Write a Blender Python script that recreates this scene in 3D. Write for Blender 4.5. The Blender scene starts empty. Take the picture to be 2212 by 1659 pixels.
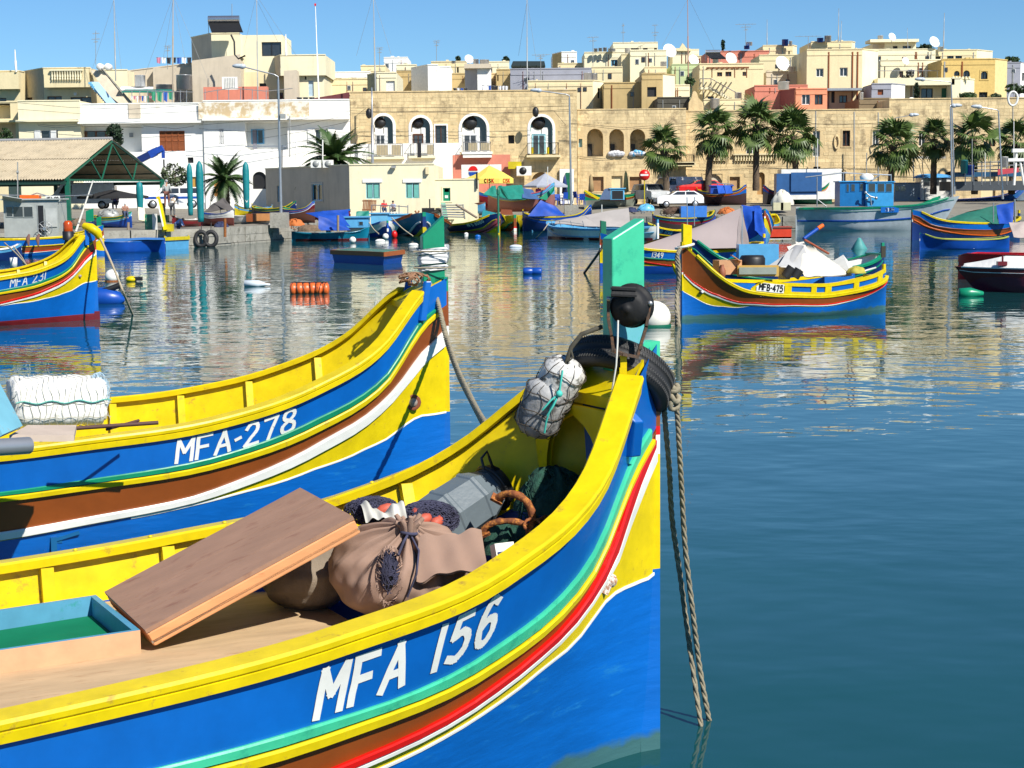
import bpy, math, random
from mathutils import Vector, Matrix
from math import sin, cos, pi, radians, sqrt, atan2, hypot
R = random.Random(7)
S = bpy.context.scene
# ---------------------------------------------------------------- camera
FPX, CAMH, YH, ROLL, IW, IH = 3700., 3.2, 415., -.01, 2212., 1659.
PITCH = math.atan((IH/2-YH)/FPX)
cd = bpy.data.cameras.new('camera'); cam = bpy.data.objects.new('camera', cd); S.collection.objects.link(cam)
CM = Matrix.Translation((0, 0, CAMH)) @ Matrix.Rotation(pi/2-PITCH, 4, 'X') @ Matrix.Rotation(ROLL, 4, 'Z')
cam.matrix_world = CM
cd.sensor_width = 36; cd.lens = 36*FPX/IW; cd.clip_start = .1; cd.clip_end = 6000
cd.dof.use_dof = False
S.camera = cam
CR = CM.to_3x3()
def ray(x, y): return CR @ Vector((x-IW/2, -(y-IH/2), -FPX))
def G(x, y, z=0.):
    d = ray(x, y); return Vector((0, 0, CAMH)) + d*((z-CAMH)/d.z)
def Q(x, y, Y):
    d = ray(x, y); return Vector((0, 0, CAMH)) + d*(Y/d.y)
# ---------------------------------------------------------------- world, sun, exposure
SUN_EL, SUN_AZ = radians(43), radians(139)        # azimuth clockwise from +Y: sun behind the camera, to the right
w = bpy.data.worlds.new('World'); S.world = w; w.use_nodes = True
nt = w.node_tree; nt.nodes.clear()
wo = nt.nodes.new('ShaderNodeOutputWorld'); bg = nt.nodes.new('ShaderNodeBackground'); sk = nt.nodes.new('ShaderNodeTexSky')
sk.sky_type = 'NISHITA'; sk.sun_disc = False; sk.sun_elevation = SUN_EL; sk.sun_rotation = SUN_AZ
sk.air_density = 1.0; sk.dust_density = .0; sk.ozone_density = 5.; sk.altitude = 1500
tn = nt.nodes.new('ShaderNodeMix'); tn.data_type = 'RGBA'; tn.blend_type = 'MULTIPLY'; tn.inputs['Factor'].default_value = 1; tn.inputs['B'].default_value = (.60, .82, .96, 1); nt.links.new(sk.outputs[0], tn.inputs['A']); nt.links.new(tn.outputs['Result'], bg.inputs[0]); nt.links.new(bg.outputs[0], wo.inputs[0]); bg.inputs[1].default_value = .078
sl = bpy.data.lights.new('sun', 'SUN'); so = bpy.data.objects.new('sun', sl); S.collection.objects.link(so)
sl.energy = 4.5; sl.angle = radians(.53); sl.color = (1, .955, .87)
sd = Vector((sin(SUN_AZ)*cos(SUN_EL), cos(SUN_AZ)*cos(SUN_EL), sin(SUN_EL)))
so.rotation_euler = sd.to_track_quat('Z', 'Y').to_euler(); so.location = (60, -60, 80)
S.view_settings.view_transform = 'Standard'; S.view_settings.look = 'None'; S.view_settings.exposure = 0.60; S.view_settings.gamma = 1
S.view_settings.use_curve_mapping = False
S.render.engine = 'CYCLES'; S.cycles.max_bounces = 6; S.cycles.glossy_bounces = 3; S.cycles.diffuse_bounces = 3
S.cycles.transparent_max_bounces = 8; S.cycles.use_denoising = True; S.cycles.caustics_reflective = False; S.cycles.caustics_refractive = False
# ---------------------------------------------------------------- mesh builder
class MB:
    def __init__(s): s.v = []; s.f = []; s.m = []; s.sm = []
    def add(s, vs, fs, m=0, sm=False, M=None):
        o = len(s.v)
        s.v += [tuple(M @ Vector(v)) if M is not None else tuple(v) for v in vs]
        for f in fs: s.f.append(tuple(i+o for i in f)); s.m.append(m); s.sm.append(sm)
        return s
    def box(s, c, d, rz=0, m=0, M=None):
        hx, hy, hz = d[0]/2, d[1]/2, d[2]/2
        vs = [(x*hx, y*hy, z*hz) for z in (-1, 1) for x, y in ((-1, -1), (1, -1), (1, 1), (-1, 1))]
        T = Matrix.Translation(c) @ (rz if isinstance(rz, Matrix) else Matrix.Rotation(rz, 4, 'Z'))
        if M is not None: T = M @ T
        return s.add(vs, [(3, 2, 1, 0), (4, 5, 6, 7), (0, 1, 5, 4), (1, 2, 6, 5), (2, 3, 7, 6), (3, 0, 4, 7)], m, False, T)
    def prism(s, poly, z0, z1, m=0, M=None):           # poly: list of (x, y); z0,z1 floats or lists
        n = len(poly); Z0 = z0 if isinstance(z0, (list, tuple)) else [z0]*n; Z1 = z1 if isinstance(z1, (list, tuple)) else [z1]*n
        vs = [(p[0], p[1], Z0[i]) for i, p in enumerate(poly)]+[(p[0], p[1], Z1[i]) for i, p in enumerate(poly)]
        fs = [tuple(range(n))[::-1], tuple(range(n, 2*n))]+[(i, (i+1) % n, n+(i+1) % n, n+i) for i in range(n)]
        return s.add(vs, fs, m, False, M)
    def slab(s, a, b, c, d, th, m=0):                  # quad a,b,c,d thickened downwards along its normal
        a, b, c, d = map(Vector, (a, b, c, d)); n = (b-a).cross(d-a).normalized()*th
        return s.add([a, b, c, d, a-n, b-n, c-n, d-n], [(0, 1, 2, 3), (7, 6, 5, 4), (0, 4, 5, 1), (1, 5, 6, 2), (2, 6, 7, 3), (3, 7, 4, 0)], m)
    def tube(s, pts, r, n=6, m=0, cap=True, M=None):
        pts = [Vector(p) for p in pts]; rs = r if isinstance(r, (list, tuple)) else [r]*len(pts); vs = []
        up = None
        for i, p in enumerate(pts):
            t = (pts[min(i+1, len(pts)-1)]-pts[max(i-1, 0)])
            t = t.normalized() if t.length > 1e-9 else Vector((0, 0, 1))
            if up is None: up = Vector((0, 0, 1)) if abs(t.z) < .9 else Vector((1, 0, 0))
            a = t.cross(up)
            if a.length < 1e-5: a = t.orthogonal()
            a.normalize(); b = a.cross(t).normalized(); up = b
            vs += [p+(a*cos(2*pi*k/n)+b*sin(2*pi*k/n))*rs[i] for k in range(n)]
        L = len(pts)
        fs = [(i*n+k, i*n+(k+1) % n, (i+1)*n+(k+1) % n, (i+1)*n+k) for i in range(L-1) for k in range(n)]
        s.add(vs, fs, m, n > 4, M)
        if cap: s.add(vs[:n], [tuple(range(n))[::-1]], m, False, M); s.add(vs[-n:], [tuple(range(n))], m, False, M)
        return s
    def lathe(s, prof, n=16, m=0, M=None, sm=True):    # prof: (r,z) list
        vs = [(r*cos(2*pi*k/n), r*sin(2*pi*k/n), z) for r, z in prof for k in range(n)]
        fs = [(i*n+k, i*n+(k+1) % n, (i+1)*n+(k+1) % n, (i+1)*n+k) for i in range(len(prof)-1) for k in range(n)]
        return s.add(vs, fs, m, sm, M)
    def grid(s, fn, nu, nv, m=0, sm=True, mf=None, th=0):
        vs = [Vector(fn(i/nu, j/nv)) for j in range(nv+1) for i in range(nu+1)]
        o = len(s.v); s.v += [tuple(v) for v in vs]; W = nu+1
        for j in range(nv):
            for i in range(nu):
                s.f.append((o+j*W+i, o+j*W+i+1, o+(j+1)*W+i+1, o+(j+1)*W+i)); s.m.append(mf(i/nu, j/nv) if mf else m); s.sm.append(sm)
        return s
    def ball(s, c, r, n=12, m=0, sc=(1, 1, 1), nz=None, M=None):
        prof = [(max(sin(pi*i/nz_), 1e-4)*r, -cos(pi*i/nz_)*r) for nz_ in [nz or n//2] for i in range(nz_+1)]
        T = Matrix.Translation(c) @ Matrix.Diagonal((*sc, 1))
        return s.lathe(prof, n, m, (M @ T) if M is not None else T)
    def build(s, name, mats, parent=None, label=None, local=False):
        me = bpy.data.meshes.new(name); v = s.v; seen = set(); keep = []
        for i, f in enumerate(s.f):          # never two faces on the same corners
            k_ = frozenset(f)
            if k_ not in seen: seen.add(k_); keep.append(i)
        if len(keep) < len(s.f): s.f, s.m, s.sm = [s.f[i] for i in keep], [s.m[i] for i in keep], [s.sm[i] for i in keep]
        if parent is not None and not local:
            I = WM[parent.name].inverted(); v = [tuple(I @ Vector(p)) for p in v]
        me.from_pydata(v, [], s.f)
        for mt in (mats if isinstance(mats, (list, tuple)) else [mats]): me.materials.append(mt)
        me.polygons.foreach_set('material_index', s.m); me.polygons.foreach_set('use_smooth', s.sm); me.update()
        o = bpy.data.objects.new(name, me); S.collection.objects.link(o)
        if parent is not None: o.parent = parent; WM[o.name] = WM[parent.name].copy()
        else: WM[o.name] = Matrix.Identity(4)
        if label: o['label'] = label
        return o
WM = {}
def thing(name, label, cat, loc=(0, 0, 0), rz=0, group=None):
    o = bpy.data.objects.new(name, None); S.collection.objects.link(o); o.empty_display_size = .3
    o.location = loc; o.rotation_euler = (0, 0, rz); WM[o.name] = Matrix.Translation(loc) @ Matrix.Rotation(rz, 4, 'Z')
    return tag(o, label, cat, group)
def tag(o, label, cat, group=None, kind=None):
    if label: o['label'] = label
    if cat: o['category'] = cat
    if group: o['group'] = group
    if kind: o['kind'] = kind
    return o
def solo(mb, name, mats, label, cat, loc, group=None):     # a thing that is one mesh; verts in world space, origin at loc
    L = Vector(loc); mb.v = [tuple(Vector(p)-L) for p in mb.v]; o = mb.build(name, mats); o.location = L
    WM[o.name] = Matrix.Translation(L); return tag(o, label, cat, group)
def dup(root, loc, rz=None, label=None, group=None, scale=None):
    def cp(o, par):
        c = o.copy(); S.collection.objects.link(c); c.parent = par
        for ch in KID.get(o.name, []): cp(ch, c)
        return c
    KID = {}
    for o in [root]+list(root.children_recursive):
        if o.parent: KID.setdefault(o.parent.name, []).append(o)
    r = cp(root, None); r.location = loc
    if rz is not None: r.rotation_euler = (0, 0, rz)
    if scale is not None: r.scale = (scale,)*3 if not isinstance(scale, tuple) else scale
    if label: r['label'] = label
    if group: r['group'] = group
    return r
# ---------------------------------------------------------------- materials
MC = {}
def mat(name, col, rough=.6, metal=0., var=.12, sc=3., bump=0., bsc=30., coat=0., col2=None, c2f=.5, stretch=None, spec=.5, isl=0., streak=0., trans=0., weed=0.):
    if name in MC: return MC[name]
    m = bpy.data.materials.new(name); m.use_nodes = True; n = m.node_tree.nodes; l = m.node_tree.links; b = n['Principled BSDF']
    b.inputs['Roughness'].default_value = rough; b.inputs['Metallic'].default_value = metal; b.inputs['Specular IOR Level'].default_value = spec
    b.inputs['Coat Weight'].default_value = coat; b.inputs['Coat Roughness'].default_value = .15
    tc = n.new('ShaderNodeTexCoord'); src = tc.outputs['Object']
    if stretch:
        mp = n.new('ShaderNodeMapping'); mp.inputs['Scale'].default_value = stretch; l.new(src, mp.inputs[0]); src = mp.outputs[0]
    nz = n.new('ShaderNodeTexNoise'); nz.inputs['Scale'].default_value = sc; nz.inputs['Detail'].default_value = 6; nz.inputs['Roughness'].default_value = .62; l.new(src, nz.inputs['Vector'])
    rp = n.new('ShaderNodeValToRGB'); rp.color_ramp.elements[0].position = .3; rp.color_ramp.elements[1].position = .7
    c = Vector(col[:3])
    rp.color_ramp.elements[0].color = (*(c*(1-var)), 1); rp.color_ramp.elements[1].color = (*[min(x*(1+var*.8), .95) for x in c], 1)
    l.new(nz.outputs['Fac'], rp.inputs[0]); out = rp.outputs[0]
    def mix(a, bcol, fac, mode='MIX'):
        x = n.new('ShaderNodeMix'); x.data_type = 'RGBA'; x.blend_type = mode
        l.new(a, x.inputs['A'])
        if hasattr(bcol, 'links') or hasattr(bcol, 'is_linked'): l.new(bcol, x.inputs['B'])
        else: x.inputs['B'].default_value = (*bcol[:3], 1)
        if isinstance(fac, float): x.inputs['Factor'].default_value = fac
        else: l.new(fac, x.inputs['Factor'])
        return x.outputs['Result']
    if col2:       # wear patches with a sharper edge
        n2 = n.new('ShaderNodeTexNoise'); n2.inputs['Scale'].default_value = sc*1.7; n2.inputs['Detail'].default_value = 9; n2.inputs['Roughness'].default_value = .7
        l.new(src, n2.inputs['Vector'])
        r2 = n.new('ShaderNodeValToRGB'); r2.color_ramp.elements[0].position = 1-c2f-.04; r2.color_ramp.elements[1].position = 1-c2f+.06
        l.new(n2.outputs['Fac'], r2.inputs[0]); out = mix(out, col2, r2.outputs[0])
    if weed:
        so_ = n.new('ShaderNodeSeparateXYZ'); l.new(tc.outputs['Object'], so_.inputs[0]); nw = n.new('ShaderNodeTexNoise'); nw.inputs['Scale'].default_value = 5; nw.inputs['Detail'].default_value = 6; l.new(tc.outputs['Object'], nw.inputs['Vector'])
        m1 = n.new('ShaderNodeMath'); m1.operation = 'MULTIPLY_ADD'; m1.inputs[1].default_value = -.16; l.new(nw.outputs['Fac'], m1.inputs[0]); l.new(so_.outputs['Z'], m1.inputs[2]); mw = n.new('ShaderNodeMapRange'); mw.inputs['From Min'].default_value = weed-.03; mw.inputs['From Max'].default_value = weed+.02; mw.inputs['To Min'].default_value = .9; mw.inputs['To Max'].default_value = 0; l.new(m1.outputs[0], mw.inputs['Value']); out = mix(out, (.05, .13, .10), mw.outputs[0])
    if streak:
        mp = n.new('ShaderNodeMapping'); mp.inputs['Scale'].default_value = (1.6, 1.6, .18); l.new(tc.outputs['Object'], mp.inputs[0])
        n3 = n.new('ShaderNodeTexNoise'); n3.inputs['Scale'].default_value = 1.; n3.inputs['Detail'].default_value = 8; n3.inputs['Roughness'].default_value = .7; l.new(mp.outputs[0], n3.inputs['Vector'])
        r3 = n.new('ShaderNodeValToRGB'); r3.color_ramp.elements[0].position = .5; r3.color_ramp.elements[1].position = .72
        r3.color_ramp.elements[0].color = (0, 0, 0, 1); r3.color_ramp.elements[1].color = (streak,)*3+(1,)
        l.new(n3.outputs['Fac'], r3.inputs[0]); out = mix(out, tuple(c*.38), r3.outputs[0])
    if isl:
        gi = n.new('ShaderNodeNewGeometry'); oi = n.new('ShaderNodeObjectInfo'); ad = n.new('ShaderNodeMath'); ad.operation = 'ADD'
        l.new(gi.outputs['Random Per Island'], ad.inputs[0]); l.new(oi.outputs['Random'], ad.inputs[1])
        fr = n.new('ShaderNodeMath'); fr.operation = 'FRACT'; l.new(ad.outputs[0], fr.inputs[0])
        mr = n.new('ShaderNodeMapRange'); mr.inputs['To Min'].default_value = 1-isl; mr.inputs['To Max'].default_value = 1+isl*.6; l.new(fr.outputs[0], mr.inputs['Value'])
        cb = n.new('ShaderNodeCombineColor'); [l.new(mr.outputs[0], cb.inputs[k]) for k in range(3)]
        out = mix(out, cb.outputs[0], 1., 'MULTIPLY')
    l.new(out, b.inputs['Base Color'])
    if bump:
        nb = n.new('ShaderNodeTexNoise'); nb.inputs['Scale'].default_value = bsc; nb.inputs['Detail'].default_value = 4; l.new(src, nb.inputs['Vector'])
        bn = n.new('ShaderNodeBump'); bn.inputs['Distance'].default_value = bump; bn.inputs['Strength'].default_value = 1.; l.new(nb.outputs['Fac'], bn.inputs['Height']); l.new(bn.outputs[0], b.inputs['Normal'])
    if trans: b.inputs['Transmission Weight'].default_value = trans
    MC[name] = m; return m
def paint(nm, col, **k):
    k.setdefault('rough', .36); k.setdefault('var', .14); k.setdefault('sc', 2.6); k.setdefault('bump', .002); k.setdefault('bsc', 9); k.setdefault('coat', .05)
    return mat('paint_'+nm, col, **k)
YEL = paint('yellow', (.66, .50, .004), streak=.12, spec=.25, coat=0, col2=(.42, .27, .03), c2f=.365, sc=6); YEL2 = paint('yellow_old', (.55, .44, .008), rough=.4)
BLU = paint('blue', (.002, .115, .46), streak=.14); BLUH = paint('blue_hull', (.002, .115, .46), streak=.14, weed=.03, col2=(.012, .17, .48), c2f=.36, stretch=(.6, .6, 2.4), bump=.004); BLU2 = paint('blue_deep', (.004, .06, .34)); BLUM = paint('blue_pale', (.13, .42, .66)); NAVY = paint('navy', (.006, .025, .13))
GRN = paint('green', (.005, .24, .12), sc=4, streak=.25, col2=(.01, .16, .09), c2f=.38); GRNL = paint('green_light', (.05, .50, .28), sc=4, streak=.2, col2=(.03, .36, .22), c2f=.40); GRND = paint('green_dark', (.01, .13, .07)); TEAL = paint('teal', (.004, .17, .20))
BRN = paint('brown', (.23, .055, .007)); RED = paint('red', (.62, .006, .004)); MAR = paint('maroon', (.14, .008, .012)); ORG = paint('orange', (.75, .13, .01))
WHT = paint('white', (.78, .77, .72)); PNK = paint('pink', (.62, .13, .15)); GRY = paint('grey', (.30, .31, .30)); LBL = paint('light_blue', (.10, .36, .62)); BLK = paint('black', (.012, .012, .013), rough=.48, coat=0)
WGR = mat('white_weathered', (.74, .73, .68), .5, col2=(.35, .33, .28), c2f=.36, sc=4)
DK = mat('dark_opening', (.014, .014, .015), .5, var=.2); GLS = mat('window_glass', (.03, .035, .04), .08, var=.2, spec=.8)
MET = mat('galvanised', (.42, .43, .44), .38, .7, var=.15, sc=2); STL = mat('steel_bright', (.55, .56, .57), .25, .9, var=.1)
RST = mat('rust', (.20, .06, .018), .85, var=.5, sc=26, col2=(.45, .17, .03), c2f=.47, bump=.004, bsc=60)
RUB = mat('rubber', (.016, .016, .017), .62, var=.3, sc=12, bump=.001, bsc=60); WDG = mat('wood_grey', (.26, .20, .15), .8, stretch=(1, 8, 8), var=.25)
TIM = mat('timber_brown', (.20, .075, .022), .6, var=.25, stretch=(1, 1, 6)); ROPM = mat('rope_grey', (.27, .235, .16), .9, var=.35, sc=30, bump=.002, bsc=160); ROPL = mat('rope_light', (.42, .35, .24), .9, var=.3, sc=30)
SLT = mat('cloth_grey', (.36, .33, .31), .85, var=.1, sc=1.5); TBL = mat('tarp_blue', (.008, .06, .36), .5, var=.2); TGR = mat('tarp_green', (.01, .20, .15), .6, var=.2); SKIN = mat('skin', (.45, .23, .15), .6)
CRE = mat('plaster_cream', (.74, .63, .38), .9, var=.06, sc=.6, bump=.01, bsc=6, streak=.22); CRL = mat('plaster_pale_cream', (.80, .73, .50), .9, var=.06, sc=.6, bump=.01, bsc=6, streak=.2); WPL = mat('plaster_white', (.86, .85, .80), .9, var=.05, sc=.6, bump=.01, bsc=6, streak=.16, col2=(.62, .52, .36), c2f=.34)
SHD = mat('plaster_grey_and_shade', (.58, .50, .38), .9, var=.1, sc=.8, streak=.3); PKW = mat('plaster_pink', (.62, .22, .15), .9, var=.08, sc=1, streak=.25); LIL = mat('plaster_blue_grey', (.30, .31, .36), .9, var=.1, sc=1, col2=(.45, .40, .30), c2f=.34)  # SHD doubles for shaded cream walls and recesses, shade put into the colour
LIM = mat('plaster_pale_green', (.52, .60, .32), .9, var=.05, sc=1); TAN = mat('plaster_tan', (.50, .37, .17), .9, var=.1, sc=.8, streak=.35); MRW = mat('wall_maroon', (.13, .03, .035), .8, var=.2)
STN = mat('limestone', (.66, .50, .27), .95, var=.16, sc=.55, bump=.03, bsc=5, streak=.6, col2=(.42, .32, .18), c2f=.40); STB = mat('limestone_block', (.72, .56, .31), .95, var=.14, sc=.35, bump=.02, bsc=7, streak=.7, isl=.16, col2=(.36, .27, .15), c2f=.44)
CON = mat('concrete', (.34, .32, .27), .9, var=.25, sc=1.2, bump=.02, bsc=9, col2=(.17, .16, .13), c2f=.42, streak=.4); ASP = mat('quay_paving', (.22, .20, .16), .95, var=.2, sc=.4)
# ---------------------------------------------------------------- the setting
def water_mat():
    m = bpy.data.materials.new('harbour_water'); m.use_nodes = True; n = m.node_tree.nodes; l = m.node_tree.links; b = n['Principled BSDF']
    b.inputs['Roughness'].default_value = .02; b.inputs['IOR'].default_value = 1.36; b.inputs['Specular IOR Level'].default_value = .5
    tc = n.new('ShaderNodeTexCoord')
    def noise(sc, det, rot=0, st=(1, 1, 1), ro=.55):
        mp = n.new('ShaderNodeMapping'); mp.inputs['Scale'].default_value = st; mp.inputs['Rotation'].default_value = (0, 0, rot); l.new(tc.outputs['Object'], mp.inputs[0])
        x = n.new('ShaderNodeTexNoise'); x.inputs['Scale'].default_value = sc; x.inputs['Detail'].default_value = det; x.inputs['Roughness'].default_value = ro; l.new(mp.outputs[0], x.inputs['Vector']); return x.outputs['Fac']
    def ma(op, a, c):
        x = n.new('ShaderNodeMath'); x.operation = op
        for i, q in enumerate((a, c)):
            if isinstance(q, float): x.inputs[i].default_value = q
            else: l.new(q, x.inputs[i])
        return x.outputs[0]
    # patches of rippled and of calmer water (cat's paws)
    pt = n.new('ShaderNodeMapRange'); pt.inputs['From Min'].default_value = .38; pt.inputs['From Max'].default_value = .62; pt.inputs['To Min'].default_value = .45; pt.inputs['To Max'].default_value = 1.15
    l.new(noise(.11, 3, .3, (.6, 1.6, 1)), pt.inputs['Value'])
    sx = n.new('ShaderNodeSeparateXYZ'); l.new(tc.outputs['Object'], sx.inputs[0]); lee = n.new('ShaderNodeMapRange'); lee.interpolation_type = 'SMOOTHSTEP'; lee.inputs['From Min'].default_value = 12; lee.inputs['From Max'].default_value = 42; lee.inputs['To Min'].default_value = .9; lee.inputs['To Max'].default_value = 1.; l.new(sx.outputs['Y'], lee.inputs['Value'])
    h = ma('MULTIPLY', noise(1.5, 2.5, .5, (.75, 1.25, 1)), .0095)
    h = ma('ADD', h, ma('MULTIPLY', noise(4.6, 2., -.3, (.8, 1.2, 1)), .0008))
    h = ma('ADD', ma('MULTIPLY', ma('MULTIPLY', h, pt.outputs[0]), lee.outputs[0]), ma('MULTIPLY', noise(.42, 3, .2), .030))
    bp = n.new('ShaderNodeBump'); bp.inputs['Strength'].default_value = 1; bp.inputs['Distance'].default_value = 1.; l.new(h, bp.inputs['Height']); l.new(bp.outputs[0], b.inputs['Normal'])
    rp = n.new('ShaderNodeValToRGB'); rp.color_ramp.elements[0].color = (.005, .048, .056, 1); rp.color_ramp.elements[1].color = (.008, .072, .074, 1)
    l.new(noise(.2, 3), rp.inputs[0]); l.new(rp.outputs[0], b.inputs['Base Color'])
    return m
wb = MB(); wb.add([(-900, -60, 0), (900, -60, 0), (900, 600, 0), (-900, 600, 0)], [(0, 1, 2, 3)])
tag(wb.build('water', water_mat()), None, None, kind='structure')
QE = [G(-500, 552), G(-120, 548), G(430, 533), G(635, 517), G(760, 505), G(930, 497.5), G(1250, 496.5), G(1500, 496), G(1690, 495.5), G(2350, 492), G(3200, 490)]
QT = 1.1
def zg(Y): return QT+.9*min(max((Y-128)/24, 0), 1)+max(0, min(Y-176, 95))*.17
mb = MB(); rows = [0, .35, 4, 10, 18, 28, 40, 55, 75, 110, 170, 500, 2500]
vs = []
for r in rows:
    for p in QE:
        k = 1+r/400.; x, y = p.x*(1+r/900.), p.y+r
        if r > 40: y = 165+r-40+(p.y-130)*max(0, 1-(r-40)/60)
        vs.append((x, y, zg(y) if r > .4 else QT))
n = len(QE); fs = [(j*n+i, j*n+i+1, (j+1)*n+i+1, (j+1)*n+i) for j in range(len(rows)-1) for i in range(n-1)]
mb.add(vs, fs, 0); tag(mb.build('ground', ASP), None, None, kind='structure')
# quay wall: a mass of concrete with its own big blocks along the edge
qw = MB()
for i in range(n-1):
    a, b = QE[i], QE[i+1]; qw.add([(a.x, a.y, -1), (b.x, b.y, -1), (b.x, b.y, QT-.004), (a.x, a.y, QT-.004)], [(0, 1, 2, 3)])
qo = qw.build('quay_wall', CON); qo['kind'] = 'structure'
WM['quay_wall'] = Matrix.Identity(4)
nb = 0
for i in range(1, 9):
    a, b = QE[i], QE[i+1]; L = (b-a).length; k = int(L/2.3)+1
    for j in range(k):
        p = a.lerp(b, (j+.5)/k); ang = atan2(b.y-a.y, b.x-a.x); q = MB()
        for lv, (zc, hh) in enumerate(((.86, .5), (.36, .48), (-.16, .5))):
            q = MB(); q.box((p.x+R.uniform(-.04, .04), p.y-.12+R.uniform(-.05, .03), zc), (L/k-.05, .42, hh), ang); q.build('quay_block' if lv else 'kerb_stone', CON, qo); nb += 1
# ---------------------------------------------------------------- hull library
TB = [0, .3, .8, 1.5, 2.4, 3.5, 4.8]
def itp(T, V, t):          # cubic Hermite through points
    n = len(T)
    if t <= T[0]: return V[0]
    if t >= T[-1]: return V[-1]
    i = 0
    while T[i+1] < t: i += 1
    def m(j):
        if j == 0: return (V[1]-V[0])/(T[1]-T[0])
        if j == n-1: return (V[-1]-V[-2])/(T[-1]-T[-2])
        return ((V[j]-V[j-1])/(T[j]-T[j-1])*(T[j+1]-T[j])+(V[j+1]-V[j])/(T[j+1]-T[j])*(T[j]-T[j-1]))/(T[j+1]-T[j-1])
    h = T[i+1]-T[i]; u = (t-T[i])/h
    return (2*u**3-3*u*u+1)*V[i]+(u**3-2*u*u+u)*h*m(i)+(3*u*u-2*u**3)*V[i+1]+(u**3-u*u)*h*m(i+1)
def lin(T, V, t):
    if t <= T[0]: return V[0]
    for i in range(len(T)-1):
        if t <= T[i+1]: return V[i]+(V[i+1]-V[i])*(t-T[i])/(T[i+1]-T[i])
    return V[-1]
class Hull:
    rake = 0.
    B = [.045, .355, .79, 1.10, 1.31, 1.42, 1.48]; Z = [2.38, 2.24, 1.76, 1.44, 1.28, 1.18, 1.14]; W = [.03, .09, .26, .56, .9, 1.17, 1.30]
    def __init__(s, bow, head, L=8.2, k=1., zk=1., B=None, Z=None, SB=None, SZ=None, bk=1.):
        s.L, s.k = L, k; h = L
        sb = SB or [.06, .50, .92, 1.22, 1.38]; sz = SZ or [1.66, 1.52, 1.34, 1.2, 1.15]; sw = [.03, .12, .42, .85, 1.15]; st = [0, .35, 1.0, 1.9, 2.8]
        s.T = [t*k for t in TB]+[L-t*k for t in st[::-1]]
        s.b = [v*k*bk for v in (B or s.B)]+[v*k*bk for v in sb[::-1]]; s.w = [v*k*bk for v in s.W]+[v*k*bk for v in sw[::-1]]
        s.z = [v*zk*k for v in (Z or s.Z)]+[v*zk*k for v in sz[::-1]]
        s.head = head; s.bow = Vector(bow); hd = Vector((cos(head), sin(head), 0)); s.c = s.bow-hd*L/2; s.c.z = 0
    def zs(s, t): return itp(s.T, s.z, t)
    def wid(s, t, z):
        zs, b, w = s.zs(t), itp(s.T, s.b, t), itp(s.T, s.w, t)
        if z >= 0: return w+(b-w)*(z/zs)**(1.25-.6*max(0, min(1, (min(t, s.L-t)/s.k-.9)/1.8)))
        return max(w*(1-(-z/(.55*s.k))**1.6), .01)
    def P(s, t, z, side, off=0.):
        y = s.wid(t, z); e = .02; rk = s.rake*z*math.exp(-t/(1.3*s.k)) if s.rake else 0.
        if off:
            dy = (s.wid(min(t+e, s.L), z)-s.wid(max(t-e, 0), z))/(2*e if e < t < s.L-e else e); q = 1/sqrt(1+dy*dy)
            return Vector((s.L/2-t+off*dy*q+rk, side*(y+off*q), z))
        return Vector((s.L/2-t+rk, side*y, z))
    def w2l(s, p):          # world point -> (t, lateral, z)
        d = Vector(p)-s.bow; return (-(d.x*cos(s.head)+d.y*sin(s.head)), -d.x*sin(s.head)+d.y*cos(s.head), p[2])
def ts(L, k, n=44):         # station spacing, dense at the ends
    o = []
    for i in range(n+1):
        u = i/n; o.append(L*(.5-.5*cos(pi*u))*.75+L*u*.25)
    return o
def strake(h, zt, zb, o0, o1, side, t0, t1, mats, name, root, n=40, mi=0, mb=None, rnd=0.):
    q = mb or MB(); ring = []; T = [t0+(t1-t0)*((.5-.5*cos(pi*i/n))*.5+i/n*.5) for i in range(n+1)]
    for t in T:
        a, b = zt(t), zb(t); w = rnd*R.uniform(-1, 1)
        ring.append([h.P(t, b, side, o0), h.P(t, b+.12*(a-b), side, o1+w*.3), h.P(t, a-.18*(a-b)+w, side, o1+w*.3), h.P(t, a+w, side, o1-.25*(o1-o0)), h.P(t, a+w, side, o0)])
    V = [v for r in ring for v in r]; K = 5
    fs = [(i*K+j, i*K+(j+1) % K, (i+1)*K+(j+1) % K, (i+1)*K+j) for i in range(n) for j in range(K)]
    fs += [(0, 1, 2, 3, 4), tuple(n*K+j for j in (4, 3, 2, 1, 0))]
    if side > 0: fs = [f[::-1] for f in fs]
    q.add(V, fs, mi)
    return q if mb is not None else q.build(name, mats, root, local=True)
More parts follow.
